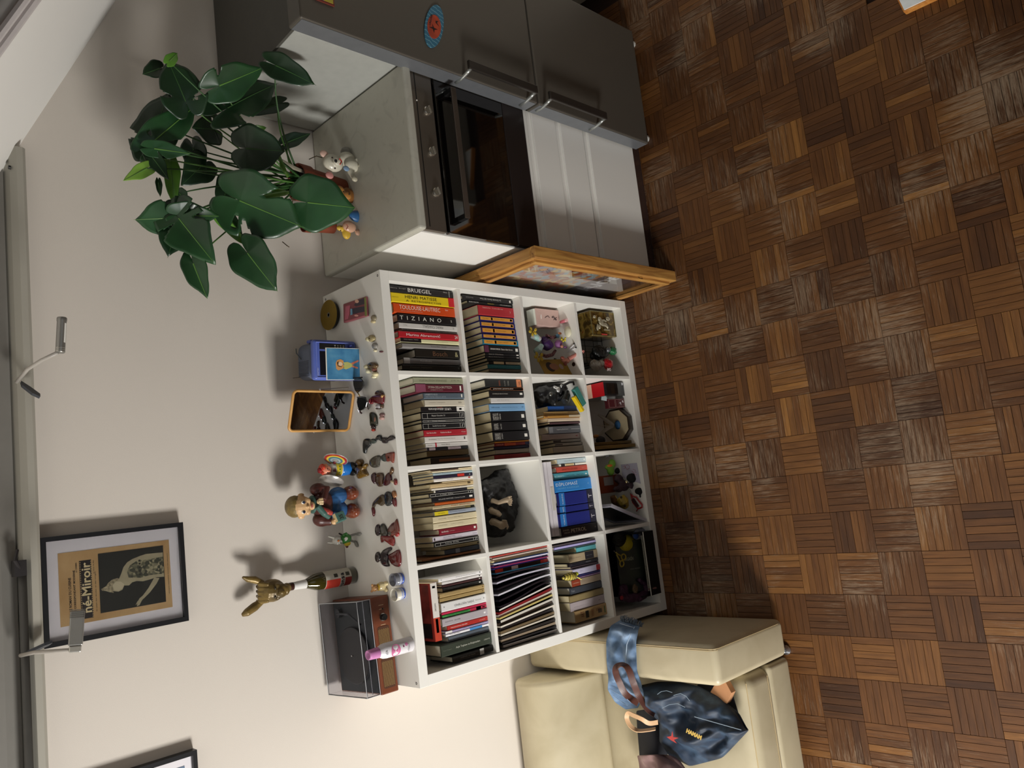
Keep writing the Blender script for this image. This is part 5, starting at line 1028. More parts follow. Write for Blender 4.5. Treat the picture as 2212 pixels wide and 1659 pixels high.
blob('lapel', [('t', [(-.012, -.038, .175), (-.026, -.044, .150), (-.034, -.044, .132)], [.009, .013, .009])], M('#9c3a32', rough=.4, var=.3, scale=120), t)
blob('glove', [('e', (.016, -.042, .182), (.011, .009, .014)), ('t', [(.010, -.050, .190), (.008, -.054, .174)], [.005, .005]), ('t', [(.018, -.050, .192), (.018, -.054, .174)], [.005, .005]), ('t', [(.025, -.048, .190), (.027, -.052, .174)], [.005, .004])], M('#cbb186', rough=.4), t, .0016)
blob('hand', [('e', (-.066, -.046, .124), (.012, .010, .013)), ('t', [(-.060, -.056, .128), (-.052, -.058, .120)], [.005, .004])], SKN, t, .0016)
g = G(); g.T(Matrix.Translation((-.050, -.058, .108)) @ RZ(.4) @ RY(-.2)); g.rbox(-.018, .018, -.012, .012, -.020, .020, .002, 2); bk = g.obj('book', M('#4a7068', rough=.4), t)
g = G(); g.T(Matrix.Translation((-.050, -.058, .108)) @ RZ(.4) @ RY(-.2)); g.box(-.015, .0185, -.010, .010, -.017, .0205); g.obj('pages', M('#cdb98a'), bk)
g = G(); lettering(g, '35', Matrix.Translation((-.050, -.058, .108)) @ RZ(.4) @ RY(-.2) @ frame((-.002, -.0124, 0), (1, 0, 0), (0, 0, 1)), .018, .018, .02); g.obj('number', M('#2a2318'), bk)
head = blob('head', [('e', (.002, -.004, .243), (.040, .038, .046)), ('e', (.022, -.030, .228), (.013, .010, .012)), ('e', (-.018, -.030, .228), (.014, .010, .012)), ('e', (.002, -.043, .233), (.006, .006, .006)), ('e', (-.040, .0, .238), (.007, .008, .013)), ('e', (.044, .0, .238), (.007, .008, .013)), ('e', (.002, -.030, .208), (.016, .012, .010))], SKN, t, .0018)
blob('hair', [('e', (.002, .007, .262), (.0425, .040, .036)), ('e', (.002, .014, .24), (.041, .032, .036))], MR('blond_hair', [(.3, '#5c4c28'), (.7, '#8a7440')], 40, (1, 1, .2), rough=.4), t, .0018)
for sx in (.019, -.017):
    g = G(); g.ell((sx, -.0375, .250), (.0072, .004, .0085)); e_ = g.obj('eye', M('#e2d9c4', rough=.15), head, smooth=True)
    g = G(); g.ell((sx, -.0405, .249), (.0055, .0025, .0066)); g.obj('iris', M('#23293f', rough=.1, coat=1), head, smooth=True)
g = G(); g.ell((.003, -.0415, .2155), (.009, .004, .004)); g.obj('mouth', M('#a5524a', rough=.2, coat=.6), head, smooth=True)

# ---- wind-up tin musician with two cymbals
q = on(768, 1010)
t = thing('tin_toy', 'red-haired tin toy in blue trousers holding two striped cymbals', 'toy', (q.x, q.y+.015, SH), rz=-.25)
g = G(); g.ell((.012, -.01, .012), (.013, .024, .012)); g.obj('shoe', BLACK, t, smooth=True); g = G(); g.ell((-.014, -.01, .012), (.013, .024, .012)); g.obj('shoe', BLACK, t, smooth=True)
g = G(); g.lathe([(.018, .014), (.026, .020), (.027, .050), (.025, .058)], 24, (0, 0, 0), 1, .8); g.obj('trousers', M('#1f6fc0', rough=.2, coat=.6), t, smooth=True)
g = G(); g.lathe([(.0275, .058), (.0275, .061)], 24, (0, 0, 0), 1, .82); g.obj('belt', M('#d9d6cc', rough=.2), t)
g = G(); g.lathe([(.026, .061), (.026, .080), (.024, .084)], 24, (0, 0, 0), 1, .8); w_ = g.obj('waistcoat', M('#c9b42c', rough=.25, coat=.5), t, smooth=True)
for a in (-1.9, -1.5, -1.1): g = G(); g.ell((.0255*math.cos(a), .0208*math.sin(a), .071), (.003, .002, .003)); g.obj('button', M('#2c6a4c'), w_)
g = G(); g.lathe([(.024, .084), (.022, .098), (.010, .106)], 24, (0, 0, 0), 1, .8); g.obj('shirt', M('#c9c4ba', rough=.3), t, smooth=True)
g = G(); g.prism([(-.006, .088), (.006, .088), (.004, .101), (-.004, .101)], 0, .001) ; bw = g.obj('bow_tie', M('#4c1c28'), t); bw.matrix_local = Matrix.Translation((0, -.0205, 0)) @ RX(PI/2)
hd = blob('head', [('e', (.0, -.003, .120), (.020, .019, .021)), ('e', (0, -.022, .118), (.0045, .005, .004)), ('e', (.020, 0, .120), (.004, .004, .006)), ('e', (-.020, 0, .120), (.004, .004, .006))], M('#d98a6c', rough=.25, coat=.4), t, .0014)
blob('hair', [('e', (.004, .004, .132), (.020, .018, .014)), ('e', (.012, -.010, .136), (.009, .008, .006)), ('e', (-.008, -.008, .137), (.008, .008, .005))], M('#c23a22', rough=.3, coat=.4), t, .0014)
g = G(); g.lathe([(.010, .142), (.009, .150), (.0, .152)], 16); g.obj('cap', M('#8c1c20', rough=.3), t)
for sx in (.007, -.007): g = G(); g.ell((sx, -.0205, .124), (.0022, .0015, .0028)); g.obj('eye', M('#1c1a22'), hd)
def cymbal(c, nrm, stripes, lab):
    ez = V(nrm).normalized(); ex = ez.orthogonal(); m = frame(c, ex, ez.cross(ex)); rad = .046
    g = G(); g.T(m); g.lathe([(rad, 0), (rad, .0012), (.010, .006), (.0, .007)], 32); cy = g.obj('cymbal', M('#b9b4ae', rough=.2, metal=.5), t, smooth=True)
    if stripes:
        for r0, r1, c_ in ((.034, .042, '#9c2a22'), (.027, .034, '#cdb03a'), (.0195, .027, '#3f7078'), (.012, .0195, '#8d9aa0')):
            g = G(); g.T(m); f = lambda r: .0012+.0048*(rad-r)/(rad-.010)+.0004
            g.lathe([(r0, f(r0)), (r1, f(r1)), (r1, f(r1)-.0008), (r0, f(r0)-.0008), (r0, f(r0))], 32); g.obj('stripe', M(c_, rough=.25, coat=.5), cy)
cymbal((.040, -.014, .088), (-.80, -.42, .42), True, '')
cymbal((-.040, -.004, .096), (-.80, -.42, .42), False, '')
g = G(); g.tube([(.024, -.004, .088), (.038, -.010, .086)], .006, 8); g.obj('arm', M('#5c1c20', rough=.3), t, smooth=True); g = G(); g.tube([(-.022, -.004, .090), (-.034, 0, .095)], .006, 8); g.obj('arm', M('#5c1c20', rough=.3), t, smooth=True)

# ---- small grey cartoonish animal in a green jersey
q = on(775, 1160)
t = thing('animal_figurine', 'small grey long-eared animal figurine in a green and yellow jersey', 'figurine', (q.x, q.y+.016, SH), rz=-.5)
GRY = M('#8c8a82', rough=.3, coat=.4)
blob('foot', [('e', (.022, -.016, .006), (.007, .016, .006), RZ(.5)), ('t', [(.018, -.006, .008), (.010, 0, .03)], [.004, .005])], GRY, t, .0014)
blob('foot', [('e', (-.020, -.014, .006), (.007, .016, .006), RZ(-.5)), ('t', [(-.016, -.004, .008), (-.008, 0, .03)], [.004, .005])], GRY, t, .0014)
js = blob('jersey', [('e', (0, 0, .048), (.021, .019, .024)), ('t', [(.016, 0, .058), (.026, -.006, .05)], [.007, .005])], M('#2f7a2c', rough=.25, coat=.5), t, .0014)
blob('jersey_front', [('e', (-.014, -.012, .044), (.010, .009, .014))], M('#c9b02a', rough=.3), js, .0014)
blob('glove', [('e', (.012, -.020, .060), (.007, .006, .007)), ('t', [(.012, -.024, .062), (.008, -.028, .066)], [.0035, .0025])], M('#e2e0d8', rough=.3), t, .0012)
blob('hand', [('e', (-.030, -.008, .040), (.005, .005, .006)), ('t', [(-.018, -.004, .050), (-.028, -.007, .042)], [.004, .004])], M('#5c2a2a', rough=.3), t, .0012)
hd = blob('head', [('e', (0, -.002, .086), (.018, .017, .017)), ('e', (0, -.017, .081), (.010, .009, .008)), ('t', [(.010, .002, .098), (.014, .012, .118)], [.005, .003]), ('t', [(-.010, .002, .098), (-.012, .012, .116)], [.005, .003])], M('#b9b6ac', rough=.3, coat=.3), t, .0014)
for sx in (.006, -.006): g = G(); g.ell((sx, -.0175, .090), (.004, .002, .005)); g.obj('eye', M('#c9702c' if sx > 0 else '#e8e4da', rough=.2), hd, smooth=True)
g = G(); g.ell((0, -.026, .083), (.003, .0025, .0025)); g.obj('nose', M('#2b2522'), hd, smooth=True)
blob('tail', [('t', [(0, .016, .04), (.010, .030, .062)], [.005, .003])], M('#3a322c', rough=.4), t, .0014)

# ---- beer bottle and the goat-eared head standing on it
bx, by = .387, .352
zc = lambda u: zat(bx, by, u)-SH
z_top = zc(624); t = thing('beer_bottle', 'green-brown glass beer bottle with a red and white label', 'bottle', (bx, by, SH))
GLB = M('#4a4212', rough=.06, trans=.55, coat=.6, var=.15, ior=1.5); br_ = .0315
zs_ = z_top*.56
g = G(); g.lathe([(.0, .004), (br_*.8, .0), (br_, .006), (br_, zs_), (br_*.92, zs_+.018), (br_*.68, zs_+.038), (.0155, zs_+.056), (.0125, z_top-.012), (.014, z_top-.010), (.014, z_top)], 40); g.obj('glass', GLB, t, smooth=True)
g = G(); g.lathe([(br_*.93, .003), (br_*.93, zs_-.01), (br_*.8, zs_+.010)], 32); g.obj('dark_beer', M('#1f1d0c', rough=.2), t, smooth=True)
def wrap(name, z0, z1, r0, r1, a0, a1, mat, par, e=.0006, n=20):
    g = G(); vs = []
    for i in range(n+1):
        a = a0+(a1-a0)*i/n; c_, s_ = math.cos(a), math.sin(a)
        vs += [((r0+e)*c_, (r0+e)*s_, z0), ((r1+e)*c_, (r1+e)*s_, z1)]
    g.add(vs, [(2*i, 2*i+2, 2*i+3, 2*i+1) for i in range(n)]); return g.obj(name, mat, par)
lb = wrap('label', .030, zs_-.014, br_, br_, -PI*1.02, .10, M('#bdb8aa', rough=.6), t)
wrap('label_red', .030, .058, br_, br_, -PI*.92, -PI*.50, M('#7a1c16', rough=.6), lb, .0012); wrap('label_red', .078, zs_-.016, br_, br_, -PI*.92, -PI*.50, M('#c0341f', rough=.6), lb, .0012)
for zz in (.046, .096):
    wrap('emblem', zz-.008, zz+.008, br_, br_, -PI*.44, -PI*.30, M('#3b3a30', rough=.6), lb, .0012, 6)
# running name, letters set round the bottle
for i, ch in enumerate('munsa'):
    a = -PI*.87+i*.40; m = frame(((br_+.0016)*math.cos(a), (br_+.0016)*math.sin(a), .068), (-math.sin(a), math.cos(a), 0), (0, 0, 1))
    g = G(); lettering(g, ch, m, .0105, .013, .03); g.obj('letter', M('#1a1420', rough=.6), lb)
zn0 = zs_+.052; wrap('neck_label', zn0, z_top-.016, .0158, .0130, -PI, PI, M('#d2cfca', rough=.6), t)
g = G(); g.lathe([(.0142, z_top-.014), (.0142, z_top-.002)], 24); g.obj('cap', M('#3a1c14', rough=.3), t)
zh = SH+z_top+.001
t = thing('goat_head', 'bronze long-eared goat-like head with swept hair, standing on the beer bottle', 'ornament', (bx, by-.006, zh), rz=-.15)
BRZ = MR('aged_bronze', [(.3, '#3f3218'), (.6, '#7a6434'), (.85, '#a08a52')], 18, rough=.38, metal=.25, bump=.3)
hc = zat(bx, by, 584)-zh
hh2 = max(.035, hc)
blob('head', [('e', (0, -.004, hh2), (.040, .040, .048)), ('e', (.0, -.026, hh2-.018), (.027, .026, .030)), ('e', (0, -.048, hh2-.012), (.010, .014, .012)), ('e', (.018, -.034, hh2-.006), (.012, .010, .010)), ('e', (-.018, -.034, hh2-.006), (.012, .010, .010)), ('e', (0, -.036, hh2-.038), (.018, .014, .012)), ('e', (0, -.006, .014), (.018, .018, .016))] +
     [('t', [(x, -.034+abs(x)*.3, hh2+.022), (x*1.1, -.006, hh2+.046), (x*1.2, .026, hh2+.040)], [.007, .009, .005]) for x in (-.028, -.014, 0, .014, .028)], BRZ, t, .0020)
blob('ear', [('t', [(.030, .0, hh2+.030), (.046, .004, hh2+.060), (.052, .006, hh2+.085), (.062, .004, hh2+.104)], [.010, .013, .010, .004])], BRZ, t, .0022)
blob('ear', [('t', [(-.028, -.002, hh2+.030), (-.046, 0, hh2+.062), (-.060, -.002, hh2+.092), (-.066, 0, hh2+.108)], [.010, .016, .014, .006])], BRZ, t, .0022)
for sx in (-.015, .015): g = G(); g.ell((sx, -.041, hh2+.006), (.006, .004, .004)); g.obj('eye', M('#2a2212', rough=.3), t, smooth=True)

# ---- record player
tw = .332; td = .262
p0 = on(861.9, 1472.3)
t = thing('record_player', 'brown record player with a clear lid and perforated speaker front', 'record player', (p0.x-.028, p0.y-.004, SH), rz=.045)
BRW = M('#6d3820', rough=.5, var=.08, scale=60); zb_ = .078
g = G(); g.rbox(0, tw, 0, td, .006, zb_, .004, 2); g.obj('case', BRW, t)
g = G(); g.box(.008, tw-.008, .012, td-.01, zb_, zb_+.003); g.obj('deck', M('#3a3f42', rough=.5), t)
for x0, x1 in ((.018, .118), (.128, .228)):
    g = G(); g.T(loc); g.prism([(x, y) for x, y in [(x0+a, b) for a, b in [(p[0]+(x1-x0)/2, p[1]) for p in rrect((x1-x0)/2, .016, .066, .008)]]], 0, .0008); gp = g.obj('speaker_grille', M('#4c2c18', rough=.7), t)
    g = G()
    for i in range(int((x1-x0-.012)/.0042)):
        for j in range(11): g.box(x0+.007+i*.0042+(j % 2)*.0021, x0+.0092+i*.0042+(j % 2)*.0021, -.0013, -.0008, .0195+j*.0042, .0217+j*.0042)
    g.obj('grille_holes', M('#9c8350', rough=.5), gp, kind='stuff')
kn = G(); kn.lathe([(.013, 0), (.013, .003), (.0115, .004), (.0115, .016), (.010, .018)], 28); k_ = kn.obj('knob', M('#17181a', rough=.25), t); k_.matrix_local = Matrix.Translation((tw-.073, 0, .040)) @ RX(PI/2)
kn = G(); kn.lathe([(.0135, .0005), (.0135, .005), (.0128, .005)], 28); kn.obj('chrome_ring', M('#c9c9c4', rough=.15, metal=1), k_)
g = G(); g.lathe([(.003, 0), (.003, .002)], 12); k2 = g.obj('socket', BLACK, t); k2.matrix_local = Matrix.Translation((tw-.045, 0, .035)) @ RX(PI/2)
g = G(); [g.box(tw-.10+dx, tw-.098+dx, -.0006, 0, .030, .050) for dx in (0, .054, .068)]; g.obj('dial_marks', M('#b59a78'), t, kind='stuff')
g = G(); g.lathe([(.100, zb_+.003), (.100, zb_+.012), (.098, zb_+.014)], 48, (.135, td/2+.004, 0)); pl = g.obj('platter', M('#2c2c2e', rough=.4), t, smooth=False)
g = G(); g.lathe([(.003, zb_+.014), (.003, zb_+.020)], 10, (.135, td/2+.004, 0)); g.obj('spindle', M('#c9c9c4', rough=.2, metal=1), pl)
g = G(); g.tube([(.285, .20, zb_+.022), (.282, .12, zb_+.024), (.245, .055, zb_+.020)], .004, 8); g.lathe([(.016, zb_+.003), (.016, zb_+.018)], 20, (.285, .205, 0)); g.obj('tone_arm', M('#4a4c50', rough=.3, metal=.5), t)
LID = M('#e6e6ea', rough=.05, trans=1.0, var=0, ior=1.06); zl = zb_+.055; a = .0025
g = G(); x0, x1, y0, y1, z0 = .004, tw-.004, .004, td-.004, zb_+.0032
g.box(x0, x1, y0, y0+a, z0, zl); g.box(x0, x1, y1-a, y1, z0, zl); g.box(x0, x0+a, y0+a, y1-a, z0, zl); g.box(x1-a, x1, y0+a, y1-a, z0, zl); g.box(x0, x1, y0, y1, zl, zl+a)
ld = g.obj('lid', LID, t)
g = G(); E_ = [((x0, y0, zl+a), (x1, y0, zl+a)), ((x0, y1, zl+a), (x1, y1, zl+a)), ((x0, y0, zl+a), (x0, y1, zl+a)), ((x1, y0, zl+a), (x1, y1, zl+a)), ((x0, y0, z0), (x1, y0, z0)), ((x0, y0, z0), (x0, y0, zl+a)), ((x1, y0, z0), (x1, y0, zl+a)), ((x0, y0+.03, z0+.012), (x1, y0+.03, z0+.012))]
for p, q_ in E_: g.tube([p, q_], .0013, 5)
g.obj('lid_edge', M('#c9cccf', rough=.15, alpha=.75), ld)
for xx, yy in ((.03, .03), (tw-.03, .03), (.03, td-.03), (tw-.03, td-.03)): g = G(); g.lathe([(.009, 0), (.009, .007)], 12, (xx, yy, 0)); g.obj('foot', BLACK, t)

# ---- teddy ornament and two little cups
PORC = M('#d9d4c4', rough=.15, coat=.6, var=.04)
def cup(u, v, label, inner, glass):
    q = on(u, v); t = thing('small_cup', label, 'cup', (q.x, q.y, SH))
    g = G(); g.lathe([(.0, .001), (.018, .0), (.0195, .003), (.0225, .040), (.0210, .040), (.018, .006), (.0, .005)], 32); g.obj('bowl', M('#b9b9bd', rough=.05, trans=.7, var=0) if glass else PORC, t, smooth=True)
    g = G(); g.lathe([(.0186, .002), (.0197, .0025), (.0203, .010), (.0196, .010)], 32); g.obj('blue_band', M('#3350a8', rough=.2, coat=.6), t, smooth=True)
    g = G(); g.lathe([(.0206, .013), (.0213, .021)], 32); g.obj('pattern_band', M('#a5acc8', rough=.2, var=.35, scale=220), t, smooth=True)
    return t
cup(868, 1249, 'small blue-and-white cup with a grey glass rim, beside the maroon skirt figure', '', True)
cup(871, 1281, 'small blue-and-white cup with a cream inside, below the teddy ornament', '', False)
q = on(838, 1267); t = thing('teddy_ornament', 'tiny cream and yellow teddy bear ornament between the two cups and the record player', 'ornament', (q.x+.004, q.y+.012, SH), rz=-.3)
CRM = M('#dccb9c', rough=.3, coat=.3, var=.1, scale=80)
blob('body', [('e', (0, 0, .020), (.017, .015, .020)), ('e', (.012, -.010, .008), (.008, .011, .007)), ('e', (-.012, -.010, .008), (.008, .011, .007))], CRM, t, .0012)
blob('scarf', [('e', (0, -.002, .036), (.013, .012, .005))], M('#c9a436', rough=.3), t, .0012)
hd = blob('head', [('e', (0, -.002, .050), (.013, .012, .012)), ('e', (0, -.013, .047), (.006, .005, .005)), ('e', (.011, 0, .060), (.005, .003, .005)), ('e', (-.011, 0, .060), (.005, .003, .005))], M('#b98a58', rough=.3, var=.15), t, .0012)
g = G(); g.ell((0, -.0185, .048), .0018); g.obj('nose', BLACK, hd); 
for sx in (.004, -.004): g = G(); g.ell((sx, -.0125, .053), .0013); g.obj('eye', BLACK, hd)

# ---- white and pink spray bottle
q = on(890, 1391); tz_ = zat(q.x, q.y, 797)-SH
t = thing('spray_bottle', 'white cosmetic bottle with a pink cap, standing at the front edge', 'bottle', (q.x, q.y+.008, SH))
br2 = .0255; ht = tz_
g = G(); g.lathe([(.0, .001), (br2-.003, 0), (br2, .003), (br2, ht*.60), (br2*.93, ht*.68), (.017, ht*.76), (.0165, ht*.78)], 40); bd = g.obj('body', M('#d9d6da', rough=.3, var=.02), t, smooth=True)
g = G(); g.lathe([(.0178, ht*.765), (.0185, ht*.78), (.0165, ht*.96), (.0155, ht), (.013, ht*.995), (.0, ht*.93)], 32); g.obj('cap', M('#d58cc4', rough=.15, trans=.25, var=.05), t, smooth=True)
g = G(); g.T(frame((0, -br2-.0, 0), (1, 0, 0), (0, 0, 1)))
def disc_on(name, a, zc_, ra, rz_, mat, par, r=br2, e=.0009):
    g = G(); vs = []; n = 24
    for s in (0, 1):
        for i in range(n): th = 2*PI*i/n; aa = a+s*ra/r*math.cos(th); vs.append(((r+e)*math.cos(aa), (r+e)*math.sin(aa), zc_+s*rz_*math.sin(th)))
    g.add(vs, [(i, (i+1) % n, n+(i+1) % n, n+i) for i in range(n)]); return g.obj(name, mat, par)
disc_on('pink_circle', -PI*.56, ht*.45, .022, .019, M('#c66a96', rough=.4), bd); disc_on('small_circle', -PI*.40, ht*.20, .006, .006, M('#c67aa4', rough=.4), bd); disc_on('small_circle', -PI*.46, ht*.27, .003, .003, M('#7a3a5c', rough=.4), bd)
for s, zz, w, hgt, c, a in (('ZERO', .47, .020, .006, '#ead3e0', -PI*.56), ('beauty', .40, .016, .0035, '#ead3e0', -PI*.56), ('TOA', .15, .024, .008, '#8c8a90', -PI*.56), ('B', .66, .010, .008, '#a8a6ac', -PI*.56)):
    m = frame(((br2+.002)*math.cos(a), (br2+.002)*math.sin(a), ht*zz), (-math.sin(a), math.cos(a), 0), (0, 0, 1)); g = G(); lettering(g, s, m, w, hgt, .01); g.obj('lettering', M(c), bd)

# ================================================================== THINGS IN THE CUBBIES
A4 = (1120, 590, .13562); B4 = (1130, 800, .13562); C4 = (1150, 970, .13562); D4 = (1170, 1130, .13562); Z4 = (1280, 970, .10853); K3 = (860, 1000, .18083); L3 = (880, 1200, .18083)
def cp(c, X, Y, ax, val): return at(c[0]+X*c[2], c[1]+Y*c[2], ax, val)
def mpp(p): return (p-CAMP).dot(CF)/FPX
def BE(c, X, Y, y, rx, rz=None, ry=None, ax=1):
    """blob centred under a crop pixel at depth y; radii given in crop pixels (across, up, deep)"""
    p = cp(c, X, Y, ax, y); k = mpp(p)*c[2]; rz = rx if rz is None else rz; ry = min(rx, rz) if ry is None else ry
    return p, (rx*k, ry*k, rz*k*1.25)
_tx = bpy.data.textures.new('crumple', 'CLOUDS'); _tx.noise_scale = .022; _tx.noise_depth = 2
def crumple(o, k=.012):
    dm = o.modifiers.new('crumple', 'DISPLACE'); dm.texture = _tx; dm.strength = k; dm.mid_level = .5; dm.texture_coords = 'LOCAL'; return o
def pblob(name, items, mat, par, org, vox=.0022):
    if name in ('pouch', 'foil', 'red_panel', 'green_end', 'bag', 'dress', 'bundle', 'cloth', 'tan_lining', 'hat', 'back_fur', 'torso_cloth', 'pompon'): return crumple(pblob_(name, items, mat, par, org, vox), .012 if name != 'pompon' else .007)
    return pblob_(name, items, mat, par, org, vox)
def pblob_(name, items, mat, par, org, vox=.0022):
    L = []
    for it in items:
        if it[0] == 't':
            P = [cp(it[1], a, b, 1, y)-org for a, b, y in it[2]]; k = mpp(P[0]+org)*it[1][2]; L.append(('t', P, [r*k for r in it[3]]))
        else:
            p, r = BE(*it); L.append(('e', p-org, r))
    return blob(name, L, mat, par, vox)

# ---- top row, far left: red book lying on its neighbours
w0 = cp(L3, 430, 300, 1, .028); w1 = cp(L3, 432, 1000, 1, .028)
x_hi, x_lo = min(w0.x, colx[3][1]-.012), max(w1.x, colx[3][0]+.012)
zt_ = max(w0.z, w1.z)
zb = 1.0872+.236
ln = x_hi-x_lo
m = Matrix.Translation((x_lo, .022, zb+.002)) @ Matrix(((0, 0, 1, 0), (0, 1, 0, 0), (-1, 0, 0, 0), (0, 0, 0, 1)))
m = Matrix(((0, 0, 1, x_lo), (0, 1, 0, .020), (-1, 0, 0, zb+.016), (0, 0, 0, 1)))
mk = make_book(0, .030, 0, 0, ln, '#8c2a22', '', 'large red-covered book lying across the tops, top row, far left column', 'books in the top row, far left column', [('b', 0, .60, '#d9d4cc'), ('b', .60, 1.0, '#b8402c'), ('b', .62, .86, '#2b1a1c', .009), ('t', 'TANİZAKİ', .42, .14, .3, '#6c6864'), ('b', .05, .09, '#3a3634', .008)], d=.150, lie=m)
g = G(); g.box(-.0162, -.0156, .012, .145, ln*.03, ln*.97); g.obj('cover_print', MR('red_print', [(.35, '#4c1814'), (.6, '#7c2c26'), (.85, '#b08078')], 14, bump=0, rough=.3), mk)
g = G(); g.box(-.0166, -.0157, .012, .10, ln*.05, ln*.30); g.obj('cover_label', M('#151112', rough=.3), mk)

# ---- second row, inner left: black rock sculpture with reaching arms
ROCK = M('#131314', rough=.55, var=.3, scale=40, bump=.5, bscale=60)
zf = rowz[1][0]
q0 = cp(K3, 1500, 560, 2, zf); ys = q0.y+.055
org = V((q0.x, ys, zf)); t = thing('sculpture', 'black rock sculpture with pale clinging arms in the empty white cubby', 'sculpture', org)
OUT = [(1080, 240), (1160, 205), (1230, 180), (1320, 150), (1345, 90), (1410, 55), (1450, 70), (1465, 150), (1500, 230), (1528, 330), (1530, 560), (1505, 720), (1490, 790), (1430, 810), (1400, 850), (1290, 855), (1230, 800), (1170, 740), (1150, 620), (1165, 500), (1150, 400), (1095, 320)]
Wp = [cp(K3, X, Y, 1, ys)-org for X, Y in OUT]; cc = sum(Wp, V())/len(Wp); zmin = min(p.z for p in Wp); Wp = [V((p.x, 0, p.z-zmin*.999)) for p in Wp]
g = G(); nW = len(Wp); vsr = []
for yy, sc_ in ((-.055, .55), (-.042, .86), (-.012, 1.0), (.03, .98), (.07, .85), (.085, .55)): vsr += [V(((p.x-cc.x)*sc_+cc.x, yy, max(0, (p.z-cc.z+zmin)*sc_+cc.z-zmin))) for p in Wp]
g.add(vsr, [tuple(range(nW)), tuple(range(6*nW-1, 5*nW-1, -1))]+[(k*nW+i, (k+1)*nW+i, (k+1)*nW+(i+1) % nW, k*nW+(i+1) % nW) for k in range(5) for i in range(nW)])
rk = g.obj('rock', ROCK, t, remesh=.0045)
tx = bpy.data.textures.new('rock_relief', 'CLOUDS'); tx.noise_scale = .035; tx.noise_depth = 3
dm = rk.modifiers.new('relief', 'DISPLACE'); dm.texture = tx; dm.strength = .03; dm.mid_level = .5; dm.texture_coords = 'LOCAL'
FLE = M('#a08d74', rough=.4, var=.2, scale=60)
pblob('arm', [('t', K3, [(1085, 475, ys-.02), (1130, 450, ys-.05), (1200, 475, ys-.07), (1270, 450, ys-.08), (1310, 440, ys-.085)], [34, 30, 26, 30, 34])] + [('t', K3, [(1310, 430+12*k-18, ys-.088), (1330+6*(2-abs(k-2)), 405+24*k, ys-.095), (1358+4*(2-abs(k-2)), 400+26*k, ys-.095)], [13, 11, 9]) for k in range(5)], FLE, t, org, .002)
pblob('arm', [('t', K3, [(1095, 545, ys-.02), (1120, 575, ys-.05), (1190, 600, ys-.075), (1225, 630, ys-.08)], [44, 38, 34, 26]), ('t', K3, [(1100, 700, ys-.02), (1150, 705, ys-.06), (1210, 735, ys-.08)], [50, 42, 40]), (K3, 1240, 745, ys-.085, 50, 50, 40)] + [('t', K3, [(1240+14*k, 690+10*k, ys-.09), (1290+8*k, 690+24*k, ys-.098), (1300, 725+22*k, ys-.10)], [14, 12, 10]) for k in range(4)], FLE, t, org, .002)
pblob('cloth', [(K3, 1115, 610, ys-.02, 40, 50, 40)], M('#7a3f34', rough=.5, var=.3, scale=50), t, org, .003)

# ---- second row, far left: magazines and records leaning over each other
zf = rowz[1][0]+.0004; xr = colx[3][1]-.003
mags = []
def slab_item(i, xbase, yy, tt, h, tilt, col, label, edge=None, spine=None, d=.27, grp='magazines and records in the second row, far left column', sleeve=False):
    t = thing('magazine' if not sleeve else 'record_sleeve', label, 'magazine' if not sleeve else 'record', (xbase, yy, zf+tt*abs(math.sin(tilt))+.0002), rot=(0, tilt, 0), group=grp)
    g = G(); g.box(-tt, 0, 0, d, 0, h)
    bd = g.obj('cover', M(col, rough=.4, var=.12, scale=20), t)
    if edge: g = G(); g.box(-tt+.0004, -.0004, -.0006, .001, .002, h-.002); g.obj('page_edge', M(edge, rough=.7), t)
    if spine:
        for a, b, c in spine: g = G(); g.box(-tt+.0002, -.0002, -.0009, .001, h*(1-b), h*(1-a)); g.obj('spine_print', M(c, rough=.4), t)
    return t
x = xr; rn = random.Random(21)
up = [('#b8433c', None, .0032, .31, 'thin pinkish-red magazine'), ('#cfc8c4', '#e6e2dc', .0045, .31, 'white magazine'), ('#8a6a5c', '#d9d0c4', .004, .31, 'brown-edged magazine'), ('#d9d4c8', '#ece8dc', .005, .312, 'off-white magazine'), ('#c9b98a', '#cfc199', .006, .312, 'sand-coloured magazine'), ('#2a3c60', None, .004, .30, 'dark blue magazine'), ('#d4cfe0', '#e8e4f0', .005, .30, 'pale lilac magazine'), ('#3c2860', None, .0065, .305, 'purple magazine with lilac strip'), ('#a83a60', None, .003, .30, 'thin magenta magazine'), ('#302a70', None, .0055, .30, 'indigo magazine'), ('#141418', None, .0125, .295, 'black film magazine with red ends'), ('#1f4a60', None, .0045, .30, 'teal-edged magazine')]
for i, (c, e, tt, h, nm) in enumerate(up):
    sp = [(0, .14, '#d8442c'), (.86, 1, '#c8322c'), (.3, .42, '#d9d6d0')] if 'film' in nm else ([(.1, .9, '#7c5cb0')] if 'lilac strip' in nm else None)
    slab_item(i, x, .012+rn.random()*.012, tt, h, -.01*rn.random(), c, '%s, %s from right among magazines, second row far left' % (nm, ORD[i]), e, sp); x -= tt+.0006
